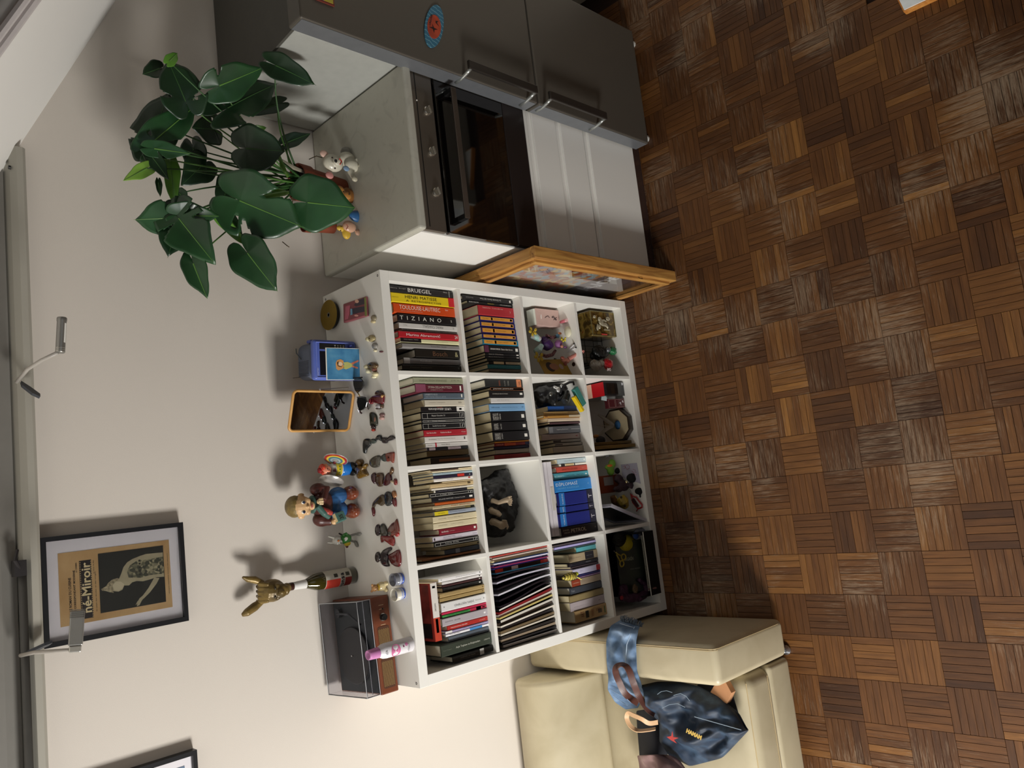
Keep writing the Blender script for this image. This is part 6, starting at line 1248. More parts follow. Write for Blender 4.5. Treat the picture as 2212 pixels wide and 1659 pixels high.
# glossy black sleeves fanning over
def fan(i, x0, tilt, col, tt, label, sag):
    t = thing('plastic_sleeve', label, 'sleeve', (x0, .016, zf), group='glossy black sleeves in the second row, far left column')
    g = G(); n = 10; P = []
    for k in range(n+1):
        s = k/n; ang = tilt*s+sag*math.sin(PI*s); P.append((-.30*s*math.sin(ang), .30*s*math.cos(ang)))
    vs = []
    for px_, pz in P: vs += [(px_, 0, pz), (px_, .26, pz), (px_-tt, .26, pz), (px_-tt, 0, pz)]
    fs = [(3, 2, 1, 0), (4*n, 4*n+1, 4*n+2, 4*n+3)]
    for k in range(n):
        for j in range(4): fs.append((4*k+j, 4*k+(j+1) % 4, 4*k+4+(j+1) % 4, 4*k+4+j))
    g.add(vs, fs); g.obj('sleeve', M(col, rough=.12, coat=.7, var=.3, scale=6), t, smooth=False)
    return t
fn = [('#28242c', .03, 'uppermost glossy black sleeve'), ('#c9c6d4', .01, 'white-edged glossy sleeve, second of the fan'), ('#1c1c24', -.02, 'black sleeve, third of the fan'), ('#d9d8e0', -.05, 'white-edged sleeve, fourth of the fan'), ('#1a1a22', -.08, 'black sleeve, fifth of the fan'), ('#201e26', -.13, 'black sleeve curling open in the fan')]
for i, (c, s_, nm) in enumerate(fn):
    fan(i, x-.003, .02+i*.030, c, .006, nm+' in the second row, far left', s_*-.6); x -= .0135
x -= .004
rec = [('#18181a', '#d8d4cc', .006, 'black record sleeve with white edge'), ('#7c1f22', None, .009, 'dark red record sleeve'), ('#a89a90', '#cfc6b8', .008, 'grey record sleeve'), ('#bfae6c', None, .007, 'mustard yellow record sleeve'), ('#1c1c1e', '#c9c4b8', .008, 'black record sleeve with cream edge'), ('#4a3c34', None, .008, 'brown record sleeve'), ('#c9bfae', '#ddd6c8', .008, 'cream record sleeve'), ('#241f22', None, .009, 'charcoal record sleeve'), ('#6c5c44', None, .008, 'olive record sleeve'), ('#b0a898', '#cac2b2', .008, 'pale taupe record sleeve'), ('#2a2624', None, .009, 'dark brown record sleeve'), ('#8c7c68', None, .008, 'fawn record sleeve'), ('#1c1a1c', None, .009, 'near-black record sleeve'), ('#55504e', '#a8a29c', .008, 'dark grey record sleeve')]
pitch = (x-XI[0]-.005)/len(rec)
for i, (c, e, tt, nm) in enumerate(rec):
    tl = -.165*(1-(i+.5)/len(rec)); tt = min(pitch-.0040, .009 if i % 3 else .0065)
    slab_item(i, x, .014+rn.random()*.01, max(.003, tt), .305, tl, c, '%s, %s of the leaning records' % (nm, ORD[i]), e, None, sleeve=True, grp='leaning records in the second row, far left column'); x -= pitch

# ---- third row, inner left: white box file lying on the blue books
zz_ = cp(C4, 330, 700, 1, .05).z; xa, xb = colx[2][0]+.010, colx[2][1]-.010
zb = rowz[2][0]+.245
t = thing('box_file', 'long white box file lying on top of the blue books', 'box', ((xa+xb)/2, .035, zb))
g = G(); g.rbox(-(xb-xa)/2, (xb-xa)/2, 0, .26, 0, .045, .002, 2); g.obj('box', M('#d2cdd2', rough=.6), t)
g = G(); g.box(-(xb-xa)/2+.002, (xb-xa)/2-.002, -.0008, .0, .030, .0315); g.obj('lid_line', M('#a39c9f', rough=.7), t)
g = G(); g.box(-.05, .05, -.0008, 0, .006, .024); g.obj('label', M('#c2bdb4', rough=.7), t)

# ---- third row, inner right: camera bag, lens and small boxes
zf = rowz[2][0]; yb = .07
o = cp(B4, 620, 500, 2, zf); org = V((o.x+.02, .10, zf))
t = thing('camera_bag', 'black camera and bag heap with chrome parts, third row right', 'camera bag', org)
CB = M('#121214', rough=.35, coat=.2, var=.3, scale=40)
pblob('bag', [(B4, 330, 380, .13, 150, 170, 150), (B4, 520, 360, .10, 140, 150, 140), (B4, 300, 500, .12, 120, 60, 120), (B4, 620, 290, .09, 80, 80, 80), (B4, 450, 480, .09, 150, 60, 120)], CB, t, org, .0045)
pblob('strap', [('t', B4, [(590, 380, .03), (610, 300, .025), (660, 230, .02), (740, 190, .02), (800, 185, .022), (810, 240, .022)], [18, 20, 22, 22, 20, 16])], M('#1c1c1e', rough=.5), t, org, .0022)
pblob('chrome_top', [(B4, 560, 310, .035, 45, 40, 30), (B4, 510, 270, .04, 25, 35, 20), (B4, 610, 250, .04, 28, 22, 20)], M('#d9d9d6', rough=.2, metal=.7), t, org, .0022)
pblob('dial', [(B4, 440, 380, .05, 35, 28, 20)], M('#8a8a86', rough=.25, metal=.8), t, org, .002)
pblob('lens_ring', [('t', B4, [(660, 500, .04), (700, 400, .04), (690, 340, .05)], [75, 60, 50])], M('#3c3d3c', rough=.2, metal=.5, var=.3, scale=120), t, org, .0026)
def pbox(name, c, P0, P1, wd_, y0, mat, label, cat, dp=.02, group=None):
    """a slim box whose front long edge runs between two crop pixels at depth y0"""
    a = cp(c, *P0, 1, y0); b = cp(c, *P1, 1, y0); d = b-a; t = thing(name, label, cat, a, group=group)
    m = frame((0, 0, 0), d, V((0, 0, 1)).cross(d) if False else V((d.z, 0, -d.x))); g = G(); g.T(m); g.rbox(0, d.length, -wd_/2, wd_/2, -dp, 0, .0012, 2); g.obj('box', mat, t); return t, m, d.length
t, m, l_ = pbox('ink_box', B4, (790, 290), (930, 560), .030, .012, M('#3f8078', rough=.5), 'teal slim carton propped in the camera cubby', 'box')
g = G(); g.T(m); [g.box(.004+k*.009, .008+k*.009, -.010, .010, -.0002, .0006) for k in range(4)]; g.obj('print', M('#152a2a'), t)
t, m, l_ = pbox('film_box', B4, (775, 425), (915, 655), .014, .008, M('#d8b91a', rough=.45), 'yellow slim carton below the teal one', 'box')

# ---- bee on the third row, far left
o = cp(D4, 450, 860, 1, .012); t = thing('wooden_bee', 'yellow and black striped bee ornament clinging to the third row books', 'ornament', o)
BEE = M('#b9a94a', rough=.35, var=.1)
pblob('body', [('t', D4, [(330, 880, .012), (380, 865, .010), (450, 850, .010), (520, 845, .010)], [16, 48, 66, 56])], BEE, t, o, .0016)
for k, X in enumerate((352, 385, 420, 455, 490, 518)):
    g = G(); c_ = cp(D4, X, 866-(X-350)*.13, 1, .010)-o; ax = (cp(D4, 520, 845, 1, .010)-cp(D4, 350, 875, 1, .010)).normalized(); kk = mpp(c_+o)*.13562
    r_ = kk*[36, 50, 60, 67, 66, 60][k]; mm_ = frame(c_, ax.orthogonal(), ax.cross(ax.orthogonal())); g.T(mm_); g.lathe([(r_*1.0, -.0011), (r_*1.04, 0), (r_*1.0, .0011)], 24); g.obj('stripe', M('#241c10', rough=.4), t)
pblob('head', [(D4, 545, 810, .008, 34, 46, 30)], M('#b9bf3a', rough=.35), t, o, .0014)
pblob('wing', [('t', D4, [(550, 850, .006), (600, 880, .004), (640, 900, .004)], [10, 9, 6])], M('#d9cf5a', rough=.4), t, o, .001)

# ---- third row, far right: dressing-up odds and ends
zf = rowz[2][0]
a = cp(A4, 735, 605, 2, zf); b = cp(A4, 690, 862, 2, zf); yb_ = max(.10, (a.y+b.y)/2); 
x1_, x0_ = cp(A4, 735, 605, 1, yb_).x, cp(A4, 690, 862, 1, yb_).x; hh_ = zat((x0_+x1_)/2, yb_, 1120+285*.13562)-zf
t = thing('perfume_box', 'pink carton with a dark flourish drawing in the third row, far right column', 'box', ((x0_+x1_)/2, yb_, zf+.0005))
w2 = (x1_-x0_)/2
g = G(); g.rbox(-w2, w2, 0, .05, 0, hh_, .0015, 2); g.obj('carton', M('#c9a9a0', rough=.5), t)
g = G(); g.rbox(-w2+.003, w2-.003, .003, .047, hh_, hh_+.012, .001, 2); g.obj('white_lid', M('#dfe2d6', rough=.5), t)
g = G(); g.T(frame((0, -.0006, 0), (1, 0, 0), (0, 0, 1)))
for P in ([(-.006, .02), (-.002, .035), (.006, .045), (.0, .05)], [(.004, .018), (.0, .03), (.010, .04), (.004, .052)], [(.0, .068), (.008, .076), (.004, .09), (-.002, .098)], [(-.010, .024), (-.004, .03), (-.008, .042)]): g.tube([(x, y, 0) for x, y in P], .0012, 5)
g.obj('flourish_print', M('#33242a'), t)
g = G(); lettering(g, 'TÜRKİYE', frame((.0, -.0008, hh_-.028), (0, 0, -1), (1, 0, 0)), .004, .020, .02); g.box(-.008, .012, -.0008, 0, hh_-.034, hh_-.030); g.obj('caption', M('#efe6e0'), t)
o = cp(A4, 755, 755, 2, zf+.008); t = thing('pink_tube', 'small pink striped tube lying against the pink carton', 'tube', o)
g = G(); g.tube([(0, .0, 0), (.0, .012, .0), (.0, .034, 0)], [.008, .008, .007], 14); g.obj('tube', M('#d0707c', rough=.3, var=.35, scale=160), t, smooth=True)
g = G(); g.lathe([(.0085, 0), (.0085, .006)], 14); k_ = g.obj('cap', M('#e2b0b0', rough=.3), t); k_.matrix_local = Matrix.Translation((0, 0, 0)) @ RX(PI/2)
o = cp(A4, 785, 935, 2, zf+.012); t = thing('powder_puff', 'cream oval powder puff lying near the pink tube', 'ornament', o)
blob('puff', [('e', (0, 0, 0), (.026, .019, .012))], M('#d9d4ba', rough=.9, bump=.4, bscale=300), t, .002)
# fairy doll in a purple dress
yd = .12; org = cp(A4, 470, 1130, 1, yd); org.z = zf; t = thing('fairy_doll', 'little fairy doll with a purple dress, iridescent wings and yellow flowers', 'doll', org)
pblob('dress', [(A4, 460, 1140, yd-.02, 95, 85, 80), (A4, 420, 1060, yd-.01, 60, 50, 50)], M('#42205c', rough=.5, var=.2), t, org, .003)
pblob('patterned_hem', [('t', A4, [(350, 1290, yd-.03), (440, 1325, yd-.03), (540, 1300, yd-.03), (590, 1230, yd-.03)], [26, 30, 30, 24]), ('t', A4, [(440, 990, yd-.02), (530, 1030, yd-.02), (600, 1010, yd-.02)], [24, 28, 28])], MR('patterned_cloth', [(.35, '#2c1626'), (.5, '#8a5a54'), (.6, '#3c1c34')], 90, rough=.8, bump=0), t, org, .0026)
WG = MR('iridescent', [(.3, '#b46a6a'), (.5, '#9cc4bc'), (.7, '#c9a8b0')], 20, rough=.2, bump=0)
pblob('wing', [('t', A4, [(190, 1000, yd-.02), (270, 1010, yd-.03), (340, 1060, yd-.03)], [34, 58, 44])], WG, t, org, .0026)
pblob('wing', [('t', A4, [(250, 1250, yd-.02), (320, 1220, yd-.03), (370, 1150, yd-.03)], [34, 62, 44])], WG, t, org, .0026)
pblob('hair', [(A4, 640, 1130, yd-.04, 70, 62, 60), (A4, 745, 1180, yd-.045, 24, 34, 20)], M('#8c5a8c', rough=.6, var=.15), t, org, .0026)
pblob('face', [(A4, 690, 1165, yd-.06, 26, 26, 20)], M('#b97a64', rough=.4), t, org, .002)
def petals(c, X, Y, y, r, mat, label, par=None, n=5):
    o = cp(c, X, Y, 1, y); t = thing('artificial_flower', label, 'flower', o); k = mpp(o)*c[2]*r
    for i in range(n):
        a = 2*PI*i/n+.3; g = G(); g.ell((math.cos(a)*k*.55, -.003*i, math.sin(a)*k*.6), (k*.42, .004, k*.30), RY(-a)); g.obj('petal', mat, t, smooth=True)
    g = G(); g.ell((0, -.008, 0), (k*.16, .006, k*.16)); g.obj('heart', M('#8a6a1c'), t, smooth=True); return t
YEL = M('#b89c2a', rough=.6, var=.15)
petals(A4, 215, 935, .09, 85, YEL, 'yellow cloth flower at the upper side of the fairy doll'); petals(A4, 310, 1340, .08, 95, YEL, 'yellow cloth flower at the lower side of the fairy doll'); petals(A4, 700, 1060, .07, 50, M('#c9b82c', rough=.6), 'small bright yellow flower by the powder puff')
o = cp(A4, 640, 990, 1, .09); t = thing('toy_fish', 'tiny blue and orange toy beside the purple doll', 'toy', o)
pblob('body', [(A4, 625, 1000, .09, 36, 34, 20)], M('#5a8cac', rough=.3), t, o, .0014); pblob('fin', [(A4, 660, 960, .085, 22, 34, 12)], M('#c97a4c', rough=.4), t, o, .0014)
# mermaid
o = cp(A4, 860, 1330, 2, zf); org = V((o.x, o.y, zf)); ym = o.y; t = thing('mermaid_figure', 'pink mermaid figurine with a dotted tail poking out of the cubby', 'figurine', org)
pblob('tail', [('t', A4, [(800, 1370, ym), (860, 1330, ym-.01), (920, 1290, ym-.02), (985, 1250, ym-.03), (1030, 1240, ym-.04)], [40, 34, 26, 16, 14]), ('t', A4, [(1020, 1225, ym-.04), (1045, 1240, ym-.04), (1030, 1275, ym-.04)], [9, 13, 9])], M('#b9756a', rough=.4, var=.35, scale=190), t, org, .0018)
pblob('torso', [(A4, 770, 1395, ym, 46, 48, 36), (A4, 720, 1390, ym, 38, 40, 30)], M('#a56a58', rough=.4), t, org, .0018)
pblob('hair', [(A4, 700, 1350, ym, 30, 34, 30), (A4, 745, 1440, ym, 40, 24, 30)], M('#8c4a3c', rough=.5), t, org, .0018)
# lighters, earphones, coin, yellow card and little boxes
for (a, b, z_, lab) in (((590, 1360), (530, 1510), .012, 'black lighter lying upright-wise beside the doll'), ((560, 1530), (700, 1510), .012, 'black lighter lying sideways beside the doll')):
    p = cp(A4, *a, 2, zf+.007); q = cp(A4, *b, 2, zf+.007); t = thing('lighter', lab, 'lighter', p); d = q-p; L_ = d.length
    m = frame((0, 0, 0), d, V((0, 0, 1)).cross(d)); g = G(); g.T(m); g.rbox(0, L_*.78, -.006, .006, -.006, .006, .003, 3); g.obj('body', M('#15191a', rough=.2, coat=.5), t)
    g = G(); g.T(m); g.rbox(L_*.78, L_, -.005, .005, -.005, .005, .001, 2); g.obj('metal_head', M('#3c4448', rough=.3, metal=.8), t)
o = cp(A4, 780, 1260, 2, zf+.003); t = thing('earphones', 'white earphones with black tips lying on the cubby floor', 'earphones', o)
g = G(); g.tube([cp(A4, X, Y, 2, zf+.003)-o for X, Y in ((775, 1262), (820, 1200), (885, 1140))], .0016, 6); g.tube([cp(A4, X, Y, 2, zf+.003)-o for X, Y in ((775, 1262), (850, 1225), (912, 1190))], .0016, 6); g.obj('wire', M('#dfe0e6', rough=.4), t)
for X, Y in ((885, 1122), (915, 1185)): g = G(); g.ell(cp(A4, X, Y, 2, zf+.004)-o, .004); g.obj('ear_tip', BLACK, t, smooth=True)
o = cp(A4, 880, 1452, 2, zf); t = thing('coin', 'dark brown coin on the floor of the third row far right cubby', 'coin', o); g = G(); g.lathe([(.0095, 0), (.0095, .002), (.008, .0024)], 24); g.obj('disc', M('#3c2a1c', rough=.4, metal=.4), t)
p = cp(A4, 205, 1500, 1, .10); o = V((colx[0][0]+.052, .085, zf+.001)); t = thing('photo_card', 'mustard card printed with a woman face, standing at the left upright', 'card', o, rot=(-.08, 0, .45))
g = G(); g.T(loc); g.box(-.045, .045, 0, .165, 0, .002); g.obj('card', M('#9c7a24', rough=.5, var=.2, scale=12), t)
g = G(); g.T(loc); g.prism(EL(-.015, .022, .06, .115, 16), .0021, .0026); g.obj('face_print', M('#9c6a4c'), t); g = G(); g.T(loc); g.prism(EL(-.024, .030, .085, .135, 16), .002, .0024); g.obj('hair_print', M('#2a1a16'), t); g = G(); g.T(loc); g.prism(EL(-.012, .018, .03, .055, 12), .0021, .0026); g.obj('white_print', M('#a9958c'), t)
o = cp(A4, 770, 1560, 2, zf+.004); t = thing('matchbox', 'small yellow and black printed matchbox near the left upright', 'box', o, rz=.15)
g = G(); g.rbox(-.014, .022, -.010, .016, -.003, .010, .001, 2); g.obj('box', M('#a88f2a', rough=.5), t); g = G(); g.box(-.004, .004, -.0104, -.009, -.002, .009); g.box(.010, .014, -.0104, -.009, -.002, .009); g.box(-.004, .004, -.010, .016, .010, .0104); g.obj('print', M('#1c1812'), t)

# ---- bottom row, far right: gilt tin with a silver figure, wire basket, bags
zf = rowz[3][0]
x1_ = cp(A4, 1600, 590, 1, .045).x; x0_ = cp(A4, 1645, 1080, 1, .045).x; yt = .045; htn = zat((x0_+x1_)/2, yt, 1120+1150*.13562)-zf; w2 = min((x1_-x0_)/2, .062)
t = thing('ornate_tin', 'dark gold ornate box with a silver standing figure, bottom row far right', 'box', (min((x0_+x1_)/2, XI[1]-w2-.012), yt, zf+.0005))
GOLD = MR('gilt_relief', [(.3, '#241808'), (.5, '#6b5424'), (.62, '#9c8440'), (.75, '#8a3c14')], 26, rough=.22, metal=.55, kind='noise', dist=1.2, bump=.6, coat=.6)
g = G(); g.rbox(-w2, w2, 0, .10, 0, htn, .004, 3); g.obj('box', GOLD, t)
g = G(); [g.tube(P, .0022, 6) for P in ([(-w2+.003, -.001, .004), (-w2+.003, -.001, htn-.004)], [(w2-.003, -.001, .004), (w2-.003, -.001, htn-.004)], [(-w2+.003, -.001, htn-.004), (w2-.003, -.001, htn-.004)], [(-w2+.003, -.001, .004), (w2-.003, -.001, .004)])]; g.obj('rim', M('#8a8054', rough=.25, metal=.6), t)
sv = M('#b3ac94', rough=.25, metal=.5, var=.25, scale=90); hz = htn
blob('silver_figure', [('t', [(-.030, -.005, hz*.30), (-.030, -.005, hz*.52)], [.004, .003]), ('e', (.026, -.004, hz*.30), (.010, .006, .016)), ('e', (.030, -.004, hz*.84), (.008, .005, .010)), ('e', (.020, -.006, hz*.66), (.011, .007, .012)), ('e', (.006, -.006, hz*.62), (.016, .008, .016)), ('e', (-.004, -.005, hz*.50), (.010, .007, .026)), ('e', (-.018, -.006, hz*.70), (.012, .006, .008)), ('t', [(-.004, -.005, hz*.5), (-.012, -.006, hz*.40), (-.022, -.006, hz*.36)], [.008, .007, .005]), ('t', [(.010, -.006, hz*.62), (.016, -.008, hz*.5), (.010, -.008, hz*.40)], [.006, .005, .004]), ('t', [(-.006, -.006, hz*.76), (-.024, -.006, hz*.80), (-.036, -.005, hz*.78)], [.005, .006, .005])], sv, t, .0016)
g = G(); g.box(-w2+.006, -w2+.012, -.003, -.0, hz*.40, hz*.62); g.obj('red_stripe', M('#c8443c', var=.4, scale=200), t)
WIRE = M('#141414', rough=.4)
xb1 = XI[1]-.02; t = thing('wire_basket', 'black wire basket standing behind the gold box', 'basket', (1.30, .14, zf))
g = G(); B0, B1, D0, D1, HB = -.10, .13, .0, .20, .20
for z_ in (.002, .07, .135, HB): g.tube([(B0, D0, z_), (B1, D0, z_), (B1, D1, z_), (B0, D1, z_), (B0, D0, z_)], .0016, 5)
for k in range(9): xx = B0+(B1-B0)*k/8; g.tube([(xx, D0, 0.002), (xx, D0, HB)], .0012, 5)
for k in range(7): yy = D0+(D1-D0)*k/6; g.tube([(B1, yy, .002), (B1, yy, HB)], .0012, 5); g.tube([(B0, yy, .002), (B0, yy, HB)], .0012, 5)
g.obj('wires', WIRE, t, kind='stuff')
g = G(); g.rbox(B0+.01, B1-.01, D0+.02, D1-.02, .004, .15, .01, 2); g.obj('grey_lining', M('#8c8a84', rough=.9), t)
yb3 = .06; o = cp(A4, 1350, 1250, 1, yb3); org = V((o.x, yb3, zf)); t = thing('bag', 'black and green pouch left of the gold box, bottom row', 'bag', org)
pblob('pouch', [(A4, 1300, 1260, yb3, 110, 150, 70), (A4, 1230, 1330, yb3+.02, 80, 110, 60)], M('#0f1110', rough=.4, var=.3), t, org, .003)
pblob('green_end', [(A4, 1500, 1240, yb3, 70, 60, 60)], M('#1f6a3c', rough=.4, var=.2), t, org, .0026); pblob('clear_front', [(A4, 1420, 1220, yb3-.012, 50, 40, 50)], M('#4c5054', rough=.2, coat=.6), t, org, .0026)
yb3 = .045; o = cp(A4, 1350, 1480, 1, yb3); org = V((o.x, yb3, zf)); t = thing('bag', 'silver and red foil bag beside the left upright, bottom row', 'bag', org)
pblob('foil', [(A4, 1230, 1470, yb3, 95, 110, 60), (A4, 1310, 1440, yb3, 60, 60, 50)], M('#8a867c', rough=.3, metal=.4, var=.4, scale=70), t, org, .0026)
pblob('red_panel', [(A4, 1430, 1450, yb3-.008, 105, 85, 45)], M('#a01c24', rough=.3, coat=.4), t, org, .0026)
g = G(); pz = cp(A4, 1440, 1535, 1, yb3-.040)-org; lettering(g, 'DAF', frame(pz, (0, 0, 1), (-1, 0, 0)), .028, .014, .03); g.obj('lettering', M('#e0d6d2'), t)

# ---- bottom row, inner right
t_ = cp(B4, 1610, 290, 2, zf); yb4 = max(.02, t_.y)
xR = cp(B4, 1590, 185, 1, yb4).x; xL = cp(B4, 1615, 405, 1, yb4).x; hb4 = zat((xL+xR)/2, yb4, 1130+1290*.13562)-zf; xR = min(xR, colx[1][1]-.004)
t = thing('gift_box', 'black-fronted box with a red striped top, bottom row inner right', 'box', ((xL+xR)/2, yb4, zf+.0004)); w2 = (xR-xL)/2
g = G(); g.rbox(-w2, w2, 0, .17, 0, hb4, .002, 2); g.obj('box', M('#1d1f22', rough=.15, coat=.6), t)
g = G(); g.box(-w2+.001, w2-.001, .001, .169, hb4, hb4+.0015); rt = g.obj('red_top', M('#b5121c', rough=.4), t)
g = G(); g.box(-w2+.001, w2-.001, .075, .105, hb4+.0015, hb4+.0025); g.obj('cream_stripe', M('#e2b49c', rough=.5), rt)
g = G(); g.box(-w2+.010, w2-.010, -.001, .0, .03, hb4-.02); g.obj('window', M('#0c0f10', rough=.05, coat=1), t); g = G(); g.box(w2-.016, w2-.004, -.0012, 0, .006, .018); g.obj('label', M('#b9b9bd'), t)
o = cp(B4, 1440, 510, 1, .05); org = V((o.x, .05, zf)); t = thing('playing_card_tin', 'maroon printed tin with white ornaments beside the red-topped box', 'tin', org, rot=(-.12, 0, 0))
g = G(); g.rbox(-.026, .020, 0, .022, .0005, .115, .002, 2); g.obj('tin', M('#4c1a20', rough=.3, coat=.4, var=.15), t)
g = G(); [g.tube([(-.022, -.001, a), (.016, -.001, a), (.016, -.001, b), (-.022, -.001, b), (-.022, -.001, a)], .0006, 4) for a, b in ((.006, .062), (.068, .108))]; g.obj('line_ornament', M('#a98c84'), t)
g = G(); g.T(frame((0, -.0012, 0), (1, 0, 0), (0, 0, 1))); g.prism([(-.014, .028), (-.004, .034), (-.004, .044), (.0, .034), (.002, .028)], 0, .0005); g.prism([(-.002, .010), (.010, .012), (.008, .020), (0, .018)], 0, .0005); g.obj('white_print', M('#d0c8cc'), t)
o = cp(B4, 1290, 448, 1, .07); t = thing('tag', 'small pale blue paper tag above the maroon tin', 'tag', o); g = G(); g.box(-.010, .010, 0, .001, -.014, .014); g.obj('paper', M('#b9c8c9'), t); t.rotation_euler = (-.5, .3, 0)
c_ = cp(B4, 1500, 870, 2, zf+.03); rO = .5*((cp(B4, 1480, 590, 2, zf+.03)-cp(B4, 1480, 1145, 2, zf+.03)).length)
rO = min(rO, .105); t = thing('octagonal_box', 'octagonal dark wooden box with a pale lid, bottom row inner right', 'box', (c_.x, max(c_.y, rO+.012), zf))
def octa(r): return [(r*math.cos(PI/8+k*PI/4), r*math.sin(PI/8+k*PI/4)) for k in range(8)]
g = G(); g.prism(octa(rO), .0005, .030); g.obj('case', M('#2a2018', rough=.35, coat=.3), t, bevel=.002); g = G(); g.prism(octa(rO*.90), .030, .033); g.obj('lid', M('#a89a7c', rough=.5, var=.12, scale=12), t, bevel=.001)
oc = V((c_.x, max(c_.y, rO+.012), zf+.0335)); t = thing('feather_ornament', 'white feathers on a round blue button, lying on the octagonal lid', 'ornament', oc)
g = G(); g.lathe([(.018, 0), (.018, .004), (.010, .009), (0, .010)], 24, (0, -.012, 0), 1.2, .9); g.obj('blue_button', M('#2c5a86', rough=.3, var=.3, scale=120), t, smooth=True)
FE = M('#a9a090', rough=.8, var=.15, scale=90)
def feather(pts, w, z0=.012):
    P = [cp(B4, X, Y, 2, zf+.0335+z0+dz)-oc for X, Y, dz in pts]; g = G(); n = len(P); vs = []
    for i, p in enumerate(P):
        d = (P[min(i+1, n-1)]-P[max(i-1, 0)]).normalized(); s_ = V((-d.y, d.x, 0)).normalized(); ww = w*(.25+.75*math.sin(PI*min(1, .15+i/(n-1)*.8)))
        vs += [p+s_*ww, p+V((0, 0, .0015)), p-s_*ww, p-V((0, 0, .0012))]
    fs = [(0, 1, 2, 3)]+[(4*i+k, 4*i+(k+1) % 4, 4*i+4+(k+1) % 4, 4*i+4+k) for i in range(n-1) for k in range(4)]+[(4*n-1, 4*n-2, 4*n-3, 4*n-4)]
    g.add(vs, fs); f = g.obj('feather', FE, t); g = G(); g.tube(P, .0007, 4); g.obj('quill', M('#c9c2b4'), f)
feather([(1450, 880, 0), (1400, 850, .006), (1330, 800, .012), (1260, 745, .018), (1190, 705, .022)], .011)
feather([(1440, 890, 0), (1380, 905, .006), (1310, 950, .012), (1240, 1010, .016), (1180, 1070, .018)], .010)
feather([(1450, 885, .002), (1380, 890, .012), (1300, 885, .022), (1200, 880, .034), (1110, 876, .045)], .0018)
o = cp(B4, 1230, 1110, 1, .10); org = V((o.x, .10, zf)); t = thing('dark_ball', 'dark round ball on an orange block behind the octagonal box', 'ball', org)
pblob('ball', [(B4, 1235, 1115, .10, 70, 70, 70)], M('#1f1c1e', rough=.7, bump=.5, bscale=120), t, org, .003); pblob('orange_block', [(B4, 1160, 1050, .11, 30, 60, 30)], M('#9c6a34', rough=.6), t, org, .003)
t = thing('wooden_plank', 'narrow tan wooden plank on edge along the left upright, bottom row', 'plank', (colx[1][0]+.018, .02, zf+.0004)); g = G(); g.rbox(-.008, .008, 0, .30, 0, .30, .002, 2); g.obj('plank', MR('tan_wood', [(.3, '#6c5428'), (.7, '#94783e')], 6, (14, 1, 1), rough=.6), t)
t = thing('wooden_plank', 'second tan wooden plank pressed against the first, bottom row', 'plank', (colx[1][0]+.0365, .04, zf+.0004)); g = G(); g.rbox(-.007, .007, 0, .28, 0, .285, .002, 2); g.obj('plank', MR('tan_wood_dark', [(.3, '#54401c'), (.7, '#7c6430')], 6, (14, 1, 1), rough=.6), t)

# ---- bottom row, inner left
P3 = lambda X, Y, z: cp(Z4, X, Y, 2, zf+z)
def zthing(name, label, cat, X, Y, y): o = cp(Z4, X, Y, 1, y); org = V((o.x, y, zf)); return thing(name, label, cat, org), org
t, org = zthing('plush_toy', 'lime green soft toy with an orange band, bottom row inner left', 'toy', 370, 370, .14)
pblob('body', [(Z4, 390, 290, .14, 95, 70, 60), (Z4, 360, 440, .14, 95, 75, 60), (Z4, 320, 360, .14, 60, 90, 50)], M('#6f9a34', rough=.8, var=.15), t, org, .004); pblob('orange_band', [(Z4, 345, 330, .115, 30, 70, 22)], M('#c0601c', rough=.7), t, org, .003)
t, org = zthing('dark_hat', 'black soft hat beside the lime green toy', 'hat', 540, 350, .15)
pblob('hat', [(Z4, 540, 280, .15, 80, 80, 60), (Z4, 520, 430, .15, 60, 100, 50)], M('#101116', rough=.7), t, org, .004)
t, org = zthing('badge', 'round black button badge with a pale motif near the right upright', 'badge', 660, 147, .10)
t.location = V((colx[2][1]-.002, .10, zf+.12)); g = G(); g.T(frame((0, 0, 0), (0, 1, 0), (0, 0, 1)) @ RX(PI)); g.lathe([(.020, 0), (.020, .002), (.0, .004)], 28); g.obj('badge', M('#15151b', rough=.2), t)
g = G(); g.T(frame((0, 0, 0), (0, 1, 0), (0, 0, 1)) @ RX(PI)); g.prism([(-.010, -.006), (-.002, .004), (.006, .008), (.010, .002), (.002, -.002), (.004, -.010), (-.004, -.008)], .0035, .0045); g.obj('motif', M('#a8a8b4'), t)
o = P3(760, 480, .001); t = thing('drawing', 'white paper with faint red drawing on the cubby floor', 'paper', o)
Q = [P3(a, b, .001)-o for a, b in ((565, 310), (880, 275), (960, 690), (600, 560))]; g = G(); g.prism([(p.x, p.y) for p in Q], 0, .001); g.obj('paper', M('#b9b4c4', rough=.8), t)
g = G()
for ring in ([(640, 350), (690, 310), (735, 340), (730, 390), (680, 400), (640, 350)], [(600, 350), (640, 330), (660, 370), (620, 390)], [(800, 400), (850, 420), (870, 470), (820, 450)], [(780, 430), (840, 500), (880, 520)]): g.tube([P3(a, b, .0026)-o for a, b in ring], .0009, 4)
g.obj('red_lines', M('#b06a70'), t)
t, org = zthing('leather_glove', 'black round leather pompon in the middle of the bottom row cubby', 'ornament', 770, 575, .06)
pblob('pompon', [(Z4, 775, 575, .06, 95, 105, 70)], M('#0e0c0d', rough=.8, bump=.6, bscale=90), t, org, .0035)
t, org = zthing('leather_glove', 'black round leather pompon nearest the floor edge of the bottom row cubby', 'ornament', 940, 840, .03)
pblob('pompon', [(Z4, 940, 835, .035, 75, 115, 70), (Z4, 965, 940, .035, 40, 40, 30)], M('#0e0c0d', rough=.8, bump=.6, bscale=90), t, org, .0035)
